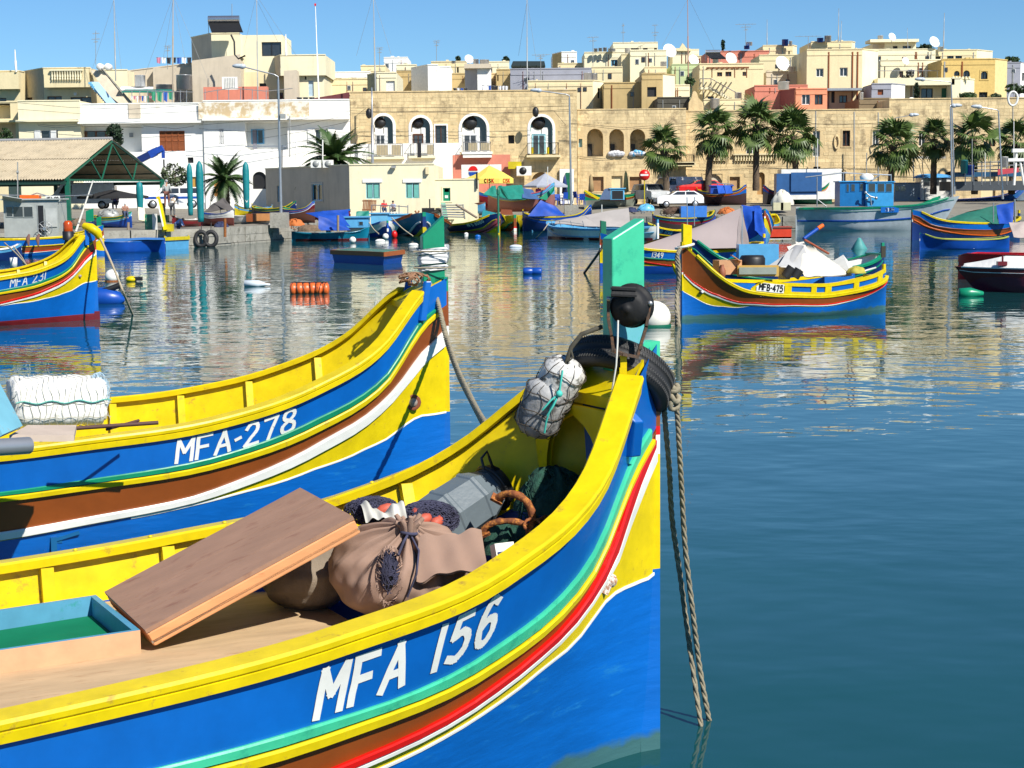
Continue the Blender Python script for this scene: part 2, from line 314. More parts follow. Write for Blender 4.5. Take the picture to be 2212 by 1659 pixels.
def luzzu(name, label, h, c, tabs=None, group=None, lod=1, post=None, panel=False, deck=.3, deckmat=None, stern_post=True, cat='boat', post_mat=None, gunw=True, rib=True, wale=.0):
    """c: dict of materials: low, cheek, band, wash, rim, s1 (upper strake), s1b, s2 (proud strake), s3 (white), inside"""
    k, L = h.k, h.L; tb = tabs or {}
    def tab(key, T, V):
        T, V = tb.get(key, (T, V)); T = [x*k for x in T]; V = [x*k for x in V]
        def f(t):
            if t > L*.62: e = (L-t); vv = lin(T, V, max(t, 2.5*k)); return vv*(.72+.28*min(1, e/(L*.38)))
            return lin(T, V, t)
        return f
    c2 = tab('c2', [0, .4, .7, 1.5, 2.4, 4.3], [.26, .28, .35, .32, .34, .36]); c3 = tab('c3', [0, .2, .7, 1.5, 2.5, 4.3], [.29, .31, .41, .39, .40, .40]); c4 = tab('c4', [0, .2, .7, 2.5, 4.3], [.34, .36, .47, .455, .45])
    c5 = tab('c5', [0, .2, .5, .8, 1.3, 2, 2.7, 4.3], [.50, .58, .62, .57, .56, .60, .66, .70]); c5b = tab('c5b', [0, .2, .5, .8, 1.3, 2, 2.7, 4.3], [.56, .64, .68, .63, .62, .65, .70, .74]); c6 = tab('c6', [0, .4, .8, 1.3, 2, 2.7, 4.3], [.69, .76, .70, .69, .70, .73, .79])
    c7 = tab('c7', [0, .2, .9, 1.5, 2.2, 2.8, 8], [1.36, 1.31, .93, .81, .75, .735, .80])
    root = thing(name, label, cat, h.c, h.head, group)
    mats = [c['low'], c['cheek'], c['band'], c['wash'], c['inside'], DK]
    q = MB(); TT = ts(L, k, 56 if lod > 1 else (30 if lod else 18))
    def zrow(t):
        z = h.zs(t); a7 = max(c7(t), c6(t)+.004*k)
        lv = [-.55*k, -.2*k, 0, (z-a7)*.5, z-a7, z-c6(t), z-c5(t), z-(c5(t)+c4(t))/2, z-c4(t), z-c3(t), z-c2(t), z-c2(t)/2, z-.03*k]
        return lv
    rm = [0, 0, 0, 0, 1, 2, 2, 2, 2, 3, 3, 3]
    for side in (-1, 1):
        V = []; K = 13
        for t in TT:
            for z in zrow(t): V.append(h.P(t, z, side))
        fs = [((i, j)) for i in range(len(TT)-1) for j in range(K-1)]
        for i, j in fs:
            f = (i*K+j, i*K+j+1, (i+1)*K+j+1, (i+1)*K+j)
            q.f.append(tuple(len(q.v)+x for x in (f if side > 0 else f[::-1]))) ; q.m.append(rm[j]); q.sm.append(True)
        q.v += [tuple(v) for v in V]
    q.build('hull', mats, root, local=True)
    # inner skin
    zf = deck*k
    q = MB(); K = 4
    for side in (-1, 1):
        o = len(q.v); 
        for t in TT[1:-1]:
            z = h.zs(t); w1, w2 = max(h.wid(t, z)-.05*k, .012), max(min(h.wid(t, max(zf, .05)), h.wid(t, z))-.05*k, .008)
            for u in (1, .66, .33, 0):
                zz = zf+(z-.025*k-zf)*u; q.v.append((L/2-t, side*(w2+(w1-w2)*u), zz))
        for i in range(len(TT)-3):
            for j in range(K-1):
                f = (o+i*K+j, o+i*K+j+1, o+(i+1)*K+j+1, o+(i+1)*K+j); q.f.append(f if side < 0 else f[::-1]); q.m.append(5 if (j >= 1 or i < 4) and 'inlow' in c else 4); q.sm.append(True)
    q.build('inner_planking', mats[:5]+[c.get('inlow', DK)], root, local=True)
    q = MB(); V = []
    for t in TT[1:-1]:
        w2 = max(min(h.wid(t, zf), h.wid(t, h.zs(t)))-.045*k, .006); V += [(L/2-t, -w2, zf), (L/2-t, w2, zf)]
    q.add(V, [(2*i, 2*i+2, 2*i+3, 2*i+1) for i in range(len(TT)-3)])
    q.build('deck', deckmat or c.get('deck', WDG), root, local=True)
    e0, e1 = .34*k, L-.2*k
    for side in (-1, 1):
        z = h.zs
        # gunwale cap: rim swept along the sheer, with a beaded outer edge
        if gunw:
            r = MB(); prof = [(.016, -.095), (.022, -.05), (.014, -.046), (.027, -.036), (.031, -.012), (.024, .004), (-.105, .012), (-.115, 0), (-.115, -.045), (0, -.05)]; T = [e0+(e1-e0)*((.5-.5*cos(pi*i/60))*.6+i/60*.4) for i in range(61)] if lod > 1 else [e0+(e1-e0)*(i/26) for i in range(27)]; K = len(prof)
            V = []
            for t in T:
                p0 = h.P(t, z(t), side); p1 = h.P(t, z(t), side, .01); nn = (p1-p0).normalized(); nn.z = 0
                ww = 1. if t < L-.8*k else 1.
                for a, b_ in prof: V.append(p0+nn*a*k*ww+Vector((0, 0, b_*k)))
            fs = [(i*K+j, i*K+(j+1) % K, (i+1)*K+(j+1) % K, (i+1)*K+j) for i in range(len(T)-1) for j in range(K)]+[tuple(range(K)), tuple((len(T)-1)*K+j for j in range(K))[::-1]]
            if side > 0: fs = [f[::-1] for f in fs]
            r.add(V, fs); r.build('gunwale', c['rim'], root, local=True)
        if lod:
            if 's1' in c: strake(h, lambda t: z(t)-c3(t)+.0, lambda t: z(t)-c4(t), -.01*k, .035*k, side, .10*k, L-.1*k, c['s1'], 'rubbing_strake', root, n=50 if lod > 1 else 22)
            if 's1b' in c: strake(h, lambda t: z(t)-c2(t), lambda t: z(t)-c3(t)+.003, -.01*k, .022*k, side, .12*k, L-.12*k, c['s1b'], 'painted_batten', root, n=50 if lod > 1 else 22)
            if 's2' in c: strake(h, lambda t: z(t)-c5(t), lambda t: z(t)-c5b(t), -.01*k, .034*k, side, .08*k, L-.1*k, c['s2'], 'lower_strake', root, n=50 if lod > 1 else 22, rnd=.003*k if lod > 1 else 0)
            if 's3' in c: strake(h, lambda t: z(t)-(c5b(t) if 's2' in c else c5(t))-.002, lambda t: z(t)-c6(t), -.01*k, .028*k, side, .05*k, L-.1*k, c['s3'], 'white_strake', root, n=50 if lod > 1 else 22)
            if 's4' in c: strake(h, lambda t: z(t)-max(c7(t), c6(t)+.01)+.008*k, lambda t: z(t)-max(c7(t), c6(t)+.01)-.012*k, -.004, .006*k, side, .03*k, 3.2*k if lod > 1 else 2.2*k, c['s4'], 'white_line', root, n=30)
        if rib and lod:
            m = int((L-2.2*k)/(.62*k)) if lod > 1 else int(L/1.1)
            for i in range(m):
                t = 1.15*k+i*(L-2.2*k)/m; z1 = z(t)-.05*k; w1, w2 = h.wid(t, z(t))-.055*k, min(h.wid(t, zf), h.wid(t, z(t)))-.055*k
                r = MB(); dx = .035*k; dy = .05*k
                r.add([(L/2-t-dx, side*w2, zf), (L/2-t+dx, side*w2, zf), (L/2-t+dx, side*w1, z1), (L/2-t-dx, side*w1, z1), (L/2-t-dx, side*(w2-dy), zf), (L/2-t+dx, side*(w2-dy), zf), (L/2-t+dx, side*(w1-dy), z1), (L/2-t-dx, side*(w1-dy), z1)],
                      [(4, 5, 6, 7), (0, 4, 7, 3), (1, 2, 6, 5), (3, 7, 6, 2)] if side < 0 else [(7, 6, 5, 4), (3, 7, 4, 0), (5, 6, 2, 1), (2, 6, 7, 3)])
                r.build('frame', c['inside'], root, local=True)
    # stem and stern posts
    z0 = h.zs(0)
    q = MB(); hw = .055*k
    cuts = [(-.5*k, 0), (z0-c7(0), 1), (z0-c6(0), 6), (z0-(c5b(0) if 's2' in c else c5(0)), 8 if 's2' in c else 2), (z0-c5(0), 2), (z0-.16*k, 7), (z0-.02*k, 7)]
    for i in range(len(cuts)-1):
        a, b_, mi = cuts[i][0], cuts[i+1][0], cuts[i][1]
        if b_-a < .002: continue
        q.box((L/2-.055*k, 0, (a+b_)/2), (.13*k, hw*2, b_-a), 0, mi)
    pm = post_mat or c.get('post', GRN)
    if post:
        q.build('stem', mats+[c.get('s3', WHT), pm, c.get('s2', RED)], root, local=True)
        q = MB(); zt, xa, xb, cut, wd, zb = post          # top height, aft and forward edge (t), slope, half width, bottom
        q.add([(L/2-t, sgn*wd, zz) for sgn in (-1, 1) for t, zz in ((xa, zb), (xb, zb), (xb, zt), (xa, zt-cut))], [(0, 1, 2, 3), (7, 6, 5, 4), (0, 4, 5, 1), (1, 5, 6, 2), (2, 6, 7, 3), (3, 7, 4, 0)])
        q.build('stem_post', pm, root, local=True)
    else: q.build('stem', mats+[c.get('s3', WHT), pm, c.get('s2', RED)], root, local=True)
    if stern_post:
        zz = h.zs(L); q = MB(); q.box((-L/2-.0*k, 0, (zz+.12*k-.5*k)/2), (.12*k, hw*2, zz+.12*k+.5*k)); q.build('stern_post', c['low'], root, local=True)
        q = MB(); q.box((-L/2-.0*k, 0, zz+.2*k), (.1*k, hw*1.8, .2*k)); q.build('stern_head', c['rim'], root, local=True)
    # breasthook closing the bow between the gunwales
    q = MB(); a, b_ = .2*k, .46*k; wa, wb = h.wid(a, h.zs(a))-.03*k, h.wid(b_, h.zs(b_))-.08*k
    q.prism([(L/2-a, -wa), (L/2-a, wa), (L/2-b_, wb), (L/2-b_, -wb)], [h.zs(a)-.08*k]*2+[h.zs(b_)-.07*k]*2, [h.zs(a)-.015*k]*2+[h.zs(b_)-.01*k]*2); q.build('breasthook', c['rim'], root, local=True)
    q = MB(); a, b_ = L-.12*k, L-.42*k; wa, wb = h.wid(a, h.zs(a))-.03*k, h.wid(b_, h.zs(b_))-.08*k
    q.prism([(L/2-a, -wa), (L/2-a, wa), (L/2-b_, wb), (L/2-b_, -wb)], h.zs(a)-.08*k, h.zs(a)-.02*k); q.build('stern_deck', c['rim'], root, local=True)
    h.root = root; return root
# letters drawn as strokes (unit cell 0..1 wide, 0..1 high)
GL = {'M': [[(0, 0), (.06, 1)], [(.06, 1), (.48, .42)], [(.48, .42), (.98, 1)], [(.98, 1), (.98, 0)]], 'F': [[(.05, 0), (.05, 1)], [(0, 1), (.9, 1)], [(.1, .52), (.7, .52)]], 'A': [[(0, 0), (.5, 1)], [(.5, 1), (.95, 0)], [(.22, .33), (.8, .33)]],
      '1': [[(.5, 0), (.5, 1)]], '5': [[(.85, 1), (.22, 1)], [(.22, 1), (.12, .58)], [(.12, .58), (.55, .64), (.86, .48), (.84, .2), (.5, .02), (.05, .1)]], '6': [[(.85, .88), (.55, 1), (.25, .8), (.12, .4), (.25, .06), (.6, 0), (.88, .2), (.84, .46), (.5, .56), (.18, .42)]],
      '2': [[(.08, .78), (.35, 1), (.75, .92), (.8, .65), (.45, .35), (.05, .02)], [(.05, .02), (.95, .03)]], '7': [[(.05, .96), (.9, .98)], [(.9, .98), (.62, .5), (.42, 0)]], '8': [[(.5, .53), (.16, .68), (.2, .92), (.5, 1), (.82, .9), (.8, .68), (.5, .53), (.1, .34), (.14, .08), (.5, 0), (.88, .1), (.88, .36), (.5, .53)]],
      '3': [[(.1, .9), (.45, 1), (.82, .86), (.78, .62), (.42, .52)], [(.42, .52), (.85, .44), (.88, .14), (.5, 0), (.08, .1)]], '-': [[(.1, .45), (.9, .5)]], ' ': [], '4': [[(.7, 0), (.7, 1)], [(.7, 1), (.05, .3)], [(.05, .3), (.98, .3)]], 'B': [[(.08, 0), (.08, 1)], [(.08, 1), (.6, .98), (.8, .8), (.6, .53), (.08, .52)], [(.6, .53), (.9, .3), (.7, .02), (.08, 0)]],
      '9': [[(.85, .6), (.5, .45), (.15, .6), (.15, .88), (.5, 1), (.82, .9), (.88, .5), (.6, 0)]], '0': [[(.5, 0), (.12, .2), (.12, .8), (.5, 1), (.88, .8), (.88, .2), (.5, 0)]], 'C': [[(.9, .85), (.5, 1), (.12, .75), (.12, .25), (.5, 0), (.9, .15)]], 'I': [[(.5, 0), (.5, 1)]], 'S': [[(.85, .85), (.5, 1), (.15, .8), (.3, .58), (.7, .45), (.88, .2), (.5, 0), (.1, .12)]], 'K': [[(.1, 0), (.1, 1)], [(.85, 1), (.12, .45)], [(.35, .6), (.9, 0)]]}
def strokes(text, fn, wch, gap, lw, mb, widths=None, slant=0., rough=0., asp=1.):
    """fn(u, v) -> 3D point; u in letter-height units, v 0..1"""
    u0 = 0
    for ch in text:
        wc = {' ': .55, '1': .28, '-': .38, 'I': .3}.get(ch, 1.)*wch
        for st in GL[ch]:
            if len(st) > 3: N_ = len(st); st = [tuple(itp(list(range(N_)), [p[j] for p in st], i/3) for j in (0, 1)) for i in range(3*N_-2)]
            for (ax, ay), (bx, by) in zip(st[:-1], st[1:]):
                ax_, bx_ = u0+ax*wc+slant*ay, u0+bx*wc+slant*by; dx, dy = bx_-ax_, by-ay; l_ = hypot(dx, dy); nx, ny = -dy/l_*lw/2, dx/l_*lw/2; ex, ey = dx/l_*lw*.35, dy/l_*lw*.35
                N = max(1, int(l_/.22)); V = []
                for i in range(N+1):
                    f = i/N; x, y = ax_-ex+(dx+2*ex)*f, ay-ey+(dy+2*ey)*f; r = rough*R.uniform(-1, 1); V += [fn(x+nx*(1+r), y+ny*(1+r)), fn(x-nx*(1-r), y-ny*(1-r))]
                mb.add(V, [(2*i, 2*i+1, 2*i+3, 2*i+2) for i in range(N)])
        u0 += wc+gap
    return u0
def hull_text(h, text, side, t_left, t_right, below, hgt, mt, name='registration_letters', lw=.17, wch=.62, gap=.22, slant=.06, rough=.12, eps=.006):
    """letters reading left to right between stations t_left and t_right; below: depth of letter top under the sheer"""
    q = MB(); tot = sum(({' ': .55, '1': .28, '-': .38, 'I': .3}.get(c_, 1.)*wch+gap) for c_ in text)
    cnt = [0]
    def fn(u, v):
        t = t_left+(t_right-t_left)*u/tot; bl = below(t) if callable(below) else below; z = h.zs(t)-bl-hgt*(1-v)
        return h.P(t, z, side, eps+cnt[0])
    strokes(text, fn, wch, gap, lw, q, slant=slant, rough=rough)
    return q.build(name, mt, h.root, local=True)
def plane_text(text, o, ux, uz, hgt, mt, parent, name='lettering', lw=.16, wch=.6, gap=.2, center=True, slant=0):
    q = MB(); ux, uz, o = Vector(ux).normalized(), Vector(uz).normalized(), Vector(o)
    tot = sum(({' ': .55, '1': .28, '-': .38, 'I': .3}.get(c_, 1.)*wch+gap) for c_ in text)-gap
    strokes(text, lambda u, v: o+ux*(u-(tot/2 if center else 0))*hgt+uz*(v-.5)*hgt, wch, gap, lw, q, slant=slant)
    return q.build(name, mt, parent)
def rope(pts, r, name, label, mt=ROPM, twist=True, cat='rope', n=90, group=None, sag=0):
    P = [Vector(p) for p in pts]; C = []
    T = list(range(len(P)))
    for i in range(n+1):
        u = i/n*(len(P)-1); C.append(Vector([itp(T, [p[j] for p in P], u) for j in range(3)]))
    q = MB()
    if not twist: q.tube(C, r, 6)
    else:
        L = sum((C[i+1]-C[i]).length for i in range(n)); s_ = 0; tw = L/(r*9); N = int(max(n, tw*7)); CC = []
        for i in range(N+1):
            u = i/N*(len(P)-1); CC.append(Vector([itp(T, [p[j] for p in P], u) for j in range(3)]))
        for k in range(3):
            pp = []; up = Vector((.3, .9, .1))
            for i, c in enumerate(CC):
                t = (CC[min(i+1, N)]-CC[max(i-1, 0)]).normalized(); a = t.cross(up); a.normalize(); b = a.cross(t); ph = 2*pi*(i/N*tw+k/3); pp.append(c+(a*cos(ph)+b*sin(ph))*r*.5)
            q.tube(pp, r*.58, 5)
    return solo(q, name, mt, label, cat, P[0], group)
# ---------------------------------------------------------------- the four near boats
DKY = mat('deck_plywood', (.50, .35, .20), .75, var=.16, sc=2.5, stretch=(1, 5, 1), col2=(.40, .25, .13), c2f=.40, bump=.002)
WBOX = mat('lid_wood_top', (.33, .19, .125), .7, var=.14, sc=2.2, stretch=(1, 4, 1), col2=(.25, .125, .08), c2f=.40, bump=.002); WSID = mat('lid_wood_side', (.72, .33, .14), .65, var=.12, sc=4, stretch=(1, 1, 5), col2=(.5, .2, .08), c2f=.34)
def fuzz(q, c, rad, n, r, m=0, seg=7, curl=1.):
    c = Vector(c)
    for _ in range(n):
        th, ph = R.uniform(0, 2*pi), R.uniform(-.2, 1)*pi/2; p = Vector((cos(th)*cos(ph)*rad[0], sin(th)*cos(ph)*rad[1], sin(ph)*rad[2])); pts = []
        d = Vector((R.gauss(0, 1), R.gauss(0, 1), R.gauss(0, .6))).normalized()*max(rad)*.28
        for i in range(seg):
            pts.append(c+p); d = (d+Vector((R.gauss(0, 1), R.gauss(0, 1), R.gauss(0, 1)))*max(rad)*.14*curl); p = p+d
            s_ = sqrt((p.x/rad[0])**2+(p.y/rad[1])**2+(p.z/rad[2])**2)
            if s_ > 1.06: p = p/s_*R.uniform(.95, 1.05)
        q.tube(pts, r, 4, m)
# --- blue, yellow and brown boat nearest the camera
H1 = Hull(G(1412, 1612), radians(27.1))
t156 = {'c2': ([0, .45, .64, .97, 1.46, 2.2, 2.6, 3.5], [.44, .46, .50, .475, .445, .425, .39, .365]), 'c3': ([0, .45, .64, 1, 1.6, 2.6, 3.5], [.50, .57, .615, .575, .52, .455, .415]), 'c4': ([0, .45, .64, 1, 1.6, 2.6, 3.5], [.53, .61, .655, .625, .575, .515, .475]),
        'c5': ([0, .1, .3, .43, .54, .75, 1.1, 1.65, 2.5], [.50, .53, .58, .70, .77, .735, .69, .67, .655]), 'c5b': ([0, .12, .3, .45, .55, .75, 1.1, 1.65, 2.5], [.55, .60, .72, .86, .865, .80, .74, .715, .695]), 'c6': ([0, .12, .3, .45, .55, .75, 1.1, 1.65, 2.5], [.66, .72, .84, .95, .91, .84, .775, .745, .725]),
        'c7': ([0, .05, .27, .53, 1.02, 1.69, 2.13, 8], [1.32, 1.34, 1.25, 1.06, .865, .80, .785, .79])}
c156 = dict(low=BLUH, cheek=YEL, band=BRN, wash=BLU, rim=YEL, s1=YEL, s1b=GRNL, s2=RED, s3=WHT, s4=WHT, inside=YEL, deck=NAVY, inlow=BLU2)
B1 = luzzu('fishing_boat', 'nearest blue and yellow fishing boat lettered MFA 156 with tall green stem post', H1, c156, t156, lod=2, deck=.42, group='painted luzzu fishing boats', post=(3.05, .30, .09, .11, .055, 2.2), post_mat=GRNL)
hull_text(H1, 'MFA 156', -1, 2.53, 1.47, lambda t: .15, .215, WHT, wch=.58, gap=.23, lw=.19, slant=.13, eps=.005)
# paler painted lower part of the post
L1 = H1.L/2
q = MB(); q.box((L1-.195, 0, 2.51), (.206, .116, .33)); q.build('post_collar', mat('paint_worn_turquoise', (.12, .42, .48), .5, col2=(.03, .38, .26), c2f=.42, sc=5), B1, local=True)
# foredeck, bulkhead with arch, bow fender board
q = MB(); V = []
TD = [1.80+i*(8.2-2.6)/24 for i in range(25)]
for t in TD: wdt = min(H1.wid(t, .93), H1.wid(t, H1.zs(t)))-.045; V += [(L1-t, -wdt, .93), (L1-t, wdt, .93), (L1-t, -wdt, .90), (L1-t, wdt, .90)]
q.add(V, [f for i in range(24) for f in ((4*i, 4*i+4, 4*i+5, 4*i+1), (4*i+3, 4*i+7, 4*i+6, 4*i+2))]+[(0, 1, 3, 2)]); q.build('plywood_deck', DKY, B1, local=True)
q = MB()                                            # arched bulkhead
tb = .50; zt = H1.zs(tb)-.03; wt = H1.wid(tb, zt)-.06; zbm = .5; wb_ = H1.wid(tb, zbm)-.03; N = 14; ar = wt*.62; zc = zt-.07-ar
zl = [zbm+(zt-zbm)*i/30 for i in range(31)]
def ai_(z): return 0. if z >= zc+ar else (ar if z < zc else sqrt(max(0, ar*ar-(z-zc)**2)))
for sgn in (-1, 1):
    for dx, fl_ in ((0, 0), (.03, 1)):
        V = [(L1-tb-dx, sgn*y_, z) for z in zl for y_ in (H1.wid(tb, z)-.05, min(ai_(z), H1.wid(tb, z)-.10))]
        q.add(V, [((2*i, 2*i+2, 2*i+3, 2*i+1) if (sgn > 0) == bool(fl_) else (2*i+1, 2*i+3, 2*i+2, 2*i)) for i in range(30)])
q.build('arched_bulkhead', YEL, B1, local=True)
for sgn, nm in ((-1, 0), (1, 1)):
    q = MB(); a, b_ = H1.P(.42, 2.03, sgn, .0), H1.P(.40, 1.78, sgn, .0); n_ = (H1.P(.28, 2., sgn, .12)-H1.P(.28, 2., sgn, .02)).normalized()*.05; tt = Vector((.03, 0, 0))
    q.add([a-tt, a+tt, a+tt+n_-Vector((0, 0, .05)), a-tt+n_-Vector((0, 0, .05)), b_-tt, b_+tt, b_+tt+n_, b_-tt+n_], [(0, 1, 2, 3), (7, 6, 5, 4), (0, 4, 5, 1), (1, 5, 6, 2), (2, 6, 7, 3), (3, 7, 4, 0)]); q.build('bow_fender_board', BLU, B1, local=True)
# hatch coaming left of the lid
zc_ = 1.045
c1, c2_, c3_, c4_ = G(207, 1285, zc_), G(303, 1361, zc_), G(-190, 1432, zc_), G(-190, 1345, zc_)
q = MB(); q2 = MB()
cen = (c1+c2_+c3_+c4_)/4
for a, b_, inm in ((c1, c2_, 1), (c2_, c3_, 0), (c3_, c4_, 0), (c4_, c1, 1)):
    ai, bi = a.lerp(cen, .0)+(cen-a).normalized()*.045, b_+(cen-b_).normalized()*.045; z0_ = Vector((0, 0, -.125)); zi_ = Vector((0, 0, -.32))
    q.add([a, b_, bi, ai], [(0, 1, 2, 3), (3, 2, 1, 0)], 1); q.add([a, b_, b_+z0_, a+z0_], [(0, 1, 2, 3), (3, 2, 1, 0)], 0); q.add([ai, bi, bi+zi_, ai+zi_], [(0, 1, 2, 3)], 1)
q.build('hatch_coaming', [mat('coaming_wood', (.62, .34, .19), .7, col2=(.42, .38, .22), c2f=.36, sc=6), paint('coaming_blue', (.08, .28, .42), rough=.5, col2=(.02, .26, .2), c2f=.38, sc=5)], B1)
q = MB(); f = [p+(cen-p).normalized()*.05-Vector((0, 0, .075)) for p in (c1, c2_, c3_, c4_)]; f = [Vector((p.x, p.y, .942)) for i, p in enumerate(f)]
q.add(f, [(0, 1, 2, 3), (3, 2, 1, 0)]); q.build('hatch_door', paint('door_green', (.003, .17, .075), rough=.7, coat=0, spec=.2), B1)
q = MB()                                           # screw heads and bolts along the far gunwale
for i in range(10):
    t = 1.3+i*.42; p = H1.P(t, H1.zs(t), 1, -.06); q = MB(); q.lathe([(0.0005, .022), (.010, .020), (.013, .012)], 8, 0, Matrix.Translation(p)); q.build('bolt_head', YEL, B1, local=True)
q = MB(); e = H1.P(.48, H1.zs(.48)-.985, -1, .012)   # rusty eye on the cheek
q.lathe([(.0, .03), (.02, .028), (.035, .01), (.04, 0)], 10, 0, Matrix.Translation(e) @ Matrix.Rotation(pi/2, 4, 'X')); q.box(e+Vector((-.035, -.01, -.02)), (.05, .03, .09), Matrix.Rotation(.5, 4, 'Y')); q.build('eye', mat('eye_rust', (.36, .17, .09), .8, col2=(.7, .66, .6), c2f=.5, sc=40), B1, local=True)
# --- hatch lid leaning on the sacks
A_, D_, B_, C_ = G(225, 1278, 1.09), G(313, 1361, 1.05), G(648, 1053, 1.60), G(783, 1116, 1.545)
C_ = A_*0+B_+(D_-A_)*.97
lid = thing('hatch_cover', 'thick brown wooden hatch lid leaning on the sacks in the nearest boat', 'hatch cover', (A_+D_)/2)
nrm = (D_-A_).cross(B_-A_).normalized(); nrm = nrm if nrm.z > 0 else -nrm
for i in range(3):                                  # top boards, side by side
    f0, f1 = (0, .38, .72)[i]+.003, (.38, .72, 1)[i]-.003; q = MB()
    a, d = A_.lerp(D_, f0), A_.lerp(D_, f1); b_, c_ = B_.lerp(C_, f0), B_.lerp(C_, f1); q.slab(a, d, c_, b_, -.022 if (d-a).cross(b_-a).z < 0 else .022); q.build('top_board', WBOX, lid)
q = MB(); n0 = nrm*.024; 
for a, b_ in ((A_, B_), (B_, C_), (C_, D_), (D_, A_)):
    ce = (A_+C_)/2; ai, bi = a+(ce-a).normalized()*.03, b_+(ce-b_).normalized()*.03; dn = nrm*.105
    V = [a-n0, b_-n0, bi-n0, ai-n0, a-dn, b_-dn, bi-dn, ai-dn]; q = MB(); q.add(V, [(0, 1, 2, 3), (7, 6, 5, 4), (0, 4, 5, 1), (1, 5, 6, 2), (2, 6, 7, 3), (3, 7, 4, 0)]); q.build('edge_board', WSID, lid)
q = MB(); dn = nrm*.07; q.slab(A_-dn, D_-dn, C_-dn, B_-dn, .015); q.build('underside', WDG, lid)
# --- sacks, nets
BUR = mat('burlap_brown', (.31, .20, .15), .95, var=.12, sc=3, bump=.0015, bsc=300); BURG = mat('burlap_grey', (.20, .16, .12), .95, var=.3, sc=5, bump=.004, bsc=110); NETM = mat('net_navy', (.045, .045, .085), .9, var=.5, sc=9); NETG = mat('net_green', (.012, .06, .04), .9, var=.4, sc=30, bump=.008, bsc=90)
def sack(c, r, tie, name, label, mt, pl=.12, flat=.9, seed=1, fold=11):
    rr = random.Random(seed); c = Vector(c); tie = Vector(tie).normalized(); M = tie.to_track_quat('Z', 'Y').to_matrix().to_4x4(); ph = [rr.uniform(0, 6) for _ in range(6)]
    q = MB()
    def fn(u, v):
        th = max(v, .012)*pi; a = 2*pi*u
        e = math.exp(-(th/1.15)**2); k_ = 1+pl*e*(sin(fold*a+ph[0]+th*.8)+.5*sin((fold*2+1)*a+ph[1]))+.035*sin(3*a+ph[2])*sin(th*2+ph[3])+.018*sin(7*a+5*th+ph[4])+.014*abs(sin(9*a-7*th+ph[5]))-.02*abs(sin(4*a+6*th+ph[1]))
        rad = .09*math.exp(-(th/.18)**2); k_ += rad+.16*math.exp(-(th/.10)**2)
        p = M @ Vector((sin(th)*cos(a), sin(th)*sin(a), cos(th)))
        p = Vector((p.x*r[0], p.y*r[1], p.z*r[2]))*k_
        if p.z < -r[2]*flat: p.z = -r[2]*flat+(p.z+r[2]*flat)*.15
        return c+p
    q.grid(fn, 120, 48)
    o = thing(name, label, 'sack', c-Vector((0, 0, r[2]*flat))); q.build('sack_cloth', mt, o); return o
sc = Q(868, 1232, 9.0); tie = Q(884, 1143, 8.88)
s1 = sack(sc, (.40, .36, .255), (.10, -.42, .9), 'burlap_sack', 'bulging brown burlap sack with a torn slit showing dark net', BUR)
q = MB(); ct = Q(884, 1150, 8.80)
for i in range(9):                                   # frayed neck of the sack above the tie
    a = 2*pi*i/9; q.tube([ct+Vector((cos(a)*.03, sin(a)*.02, 0)), ct+Vector((cos(a)*.035, sin(a)*.03, .04)), ct+Vector((cos(a)*.075, sin(a)*.05, .075+.02*sin(3*a)))], [.018, .022, .012], 6)
q.build('sack_neck', BUR, s1)
q = MB(); q.tube([ct+Vector((.045*cos(a), .04*sin(a), .004*sin(2*a))) for a in [2*pi*i/16 for i in range(17)]], .010, 6); q.tube([ct, Q(905, 1190, 8.66), Q(900, 1240, 8.6), Q(880, 1290, 8.62)], .006, 5); q.tube([ct, Q(872, 1170, 8.68), Q(860, 1200, 8.6)], .008, 5); q.build('tie_cord', NETM, s1)
q = MB(); a_, b_, c_ = Q(975, 1150, 8.9), Q(1036, 1148, 8.75), Q(1052, 1218, 8.62)  # stiff corner of the sack cloth
def flap(u, v): 
    p = Q(905, 1160, 8.72).lerp(Q(1040, 1142, 8.78), u).lerp(Q(900, 1250, 8.64).lerp(Q(1052, 1222, 8.62), u), v); return p+Vector((0, -.02, .012*sin(9*u+4*v)+.01*sin(17*u-3*v)))*(1-.4*u)
q.grid(flap, 24, 14); q.grid(lambda u, v: flap(1-u, v)+Vector((0, .012, -.012)), 24, 14); q.build('cloth_corner', BUR, s1)
q = MB(); so_ = Q(842, 1238, 8.66)
q.ball(so_, .05, 14, 0, (.9, .5, 2.4)); fuzz(q, so_+Vector((0, -.02, 0)), (.05, .035, .13), 150, .0022, 1, 7); q.build('torn_opening', [DK, NETM], s1)
q = MB()
for i in range(70):
    a = 2*pi*i/70; p = so_+Vector((.055*cos(a), -.045+.02*cos(a), .14*sin(a))); q.tube([p+Vector((.012*cos(a), .02, .012*sin(a))), p+Vector((R.uniform(-.02, .02), -.03, R.uniform(-.02, .02)-.01))], [.005, .001], 4)
q.build('frayed_edge', BUR, s1)
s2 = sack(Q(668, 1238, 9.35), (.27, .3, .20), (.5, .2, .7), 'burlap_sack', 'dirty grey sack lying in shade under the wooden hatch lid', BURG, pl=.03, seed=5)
q = MB(); nc = Q(925, 1122, 9.25); fuzz(q, nc, (.17, .13, .10), 330, .0026, 0, 9); fuzz(q, Q(805, 1104, 9.5), (.16, .12, .08), 200, .0026, 0, 9); q.ball(nc, .09, 10, 1, (1.5, 1, .9)); q.ball(Q(805, 1106, 9.5), .08, 10, 1, (1.6, 1, .8))
nh = thing('fishing_net', 'dark purple fishing net heap with red floats behind the burlap sack', 'fishing net', nc-Vector((0, 0, .1))); q.build('net', [NETM, DK], nh)
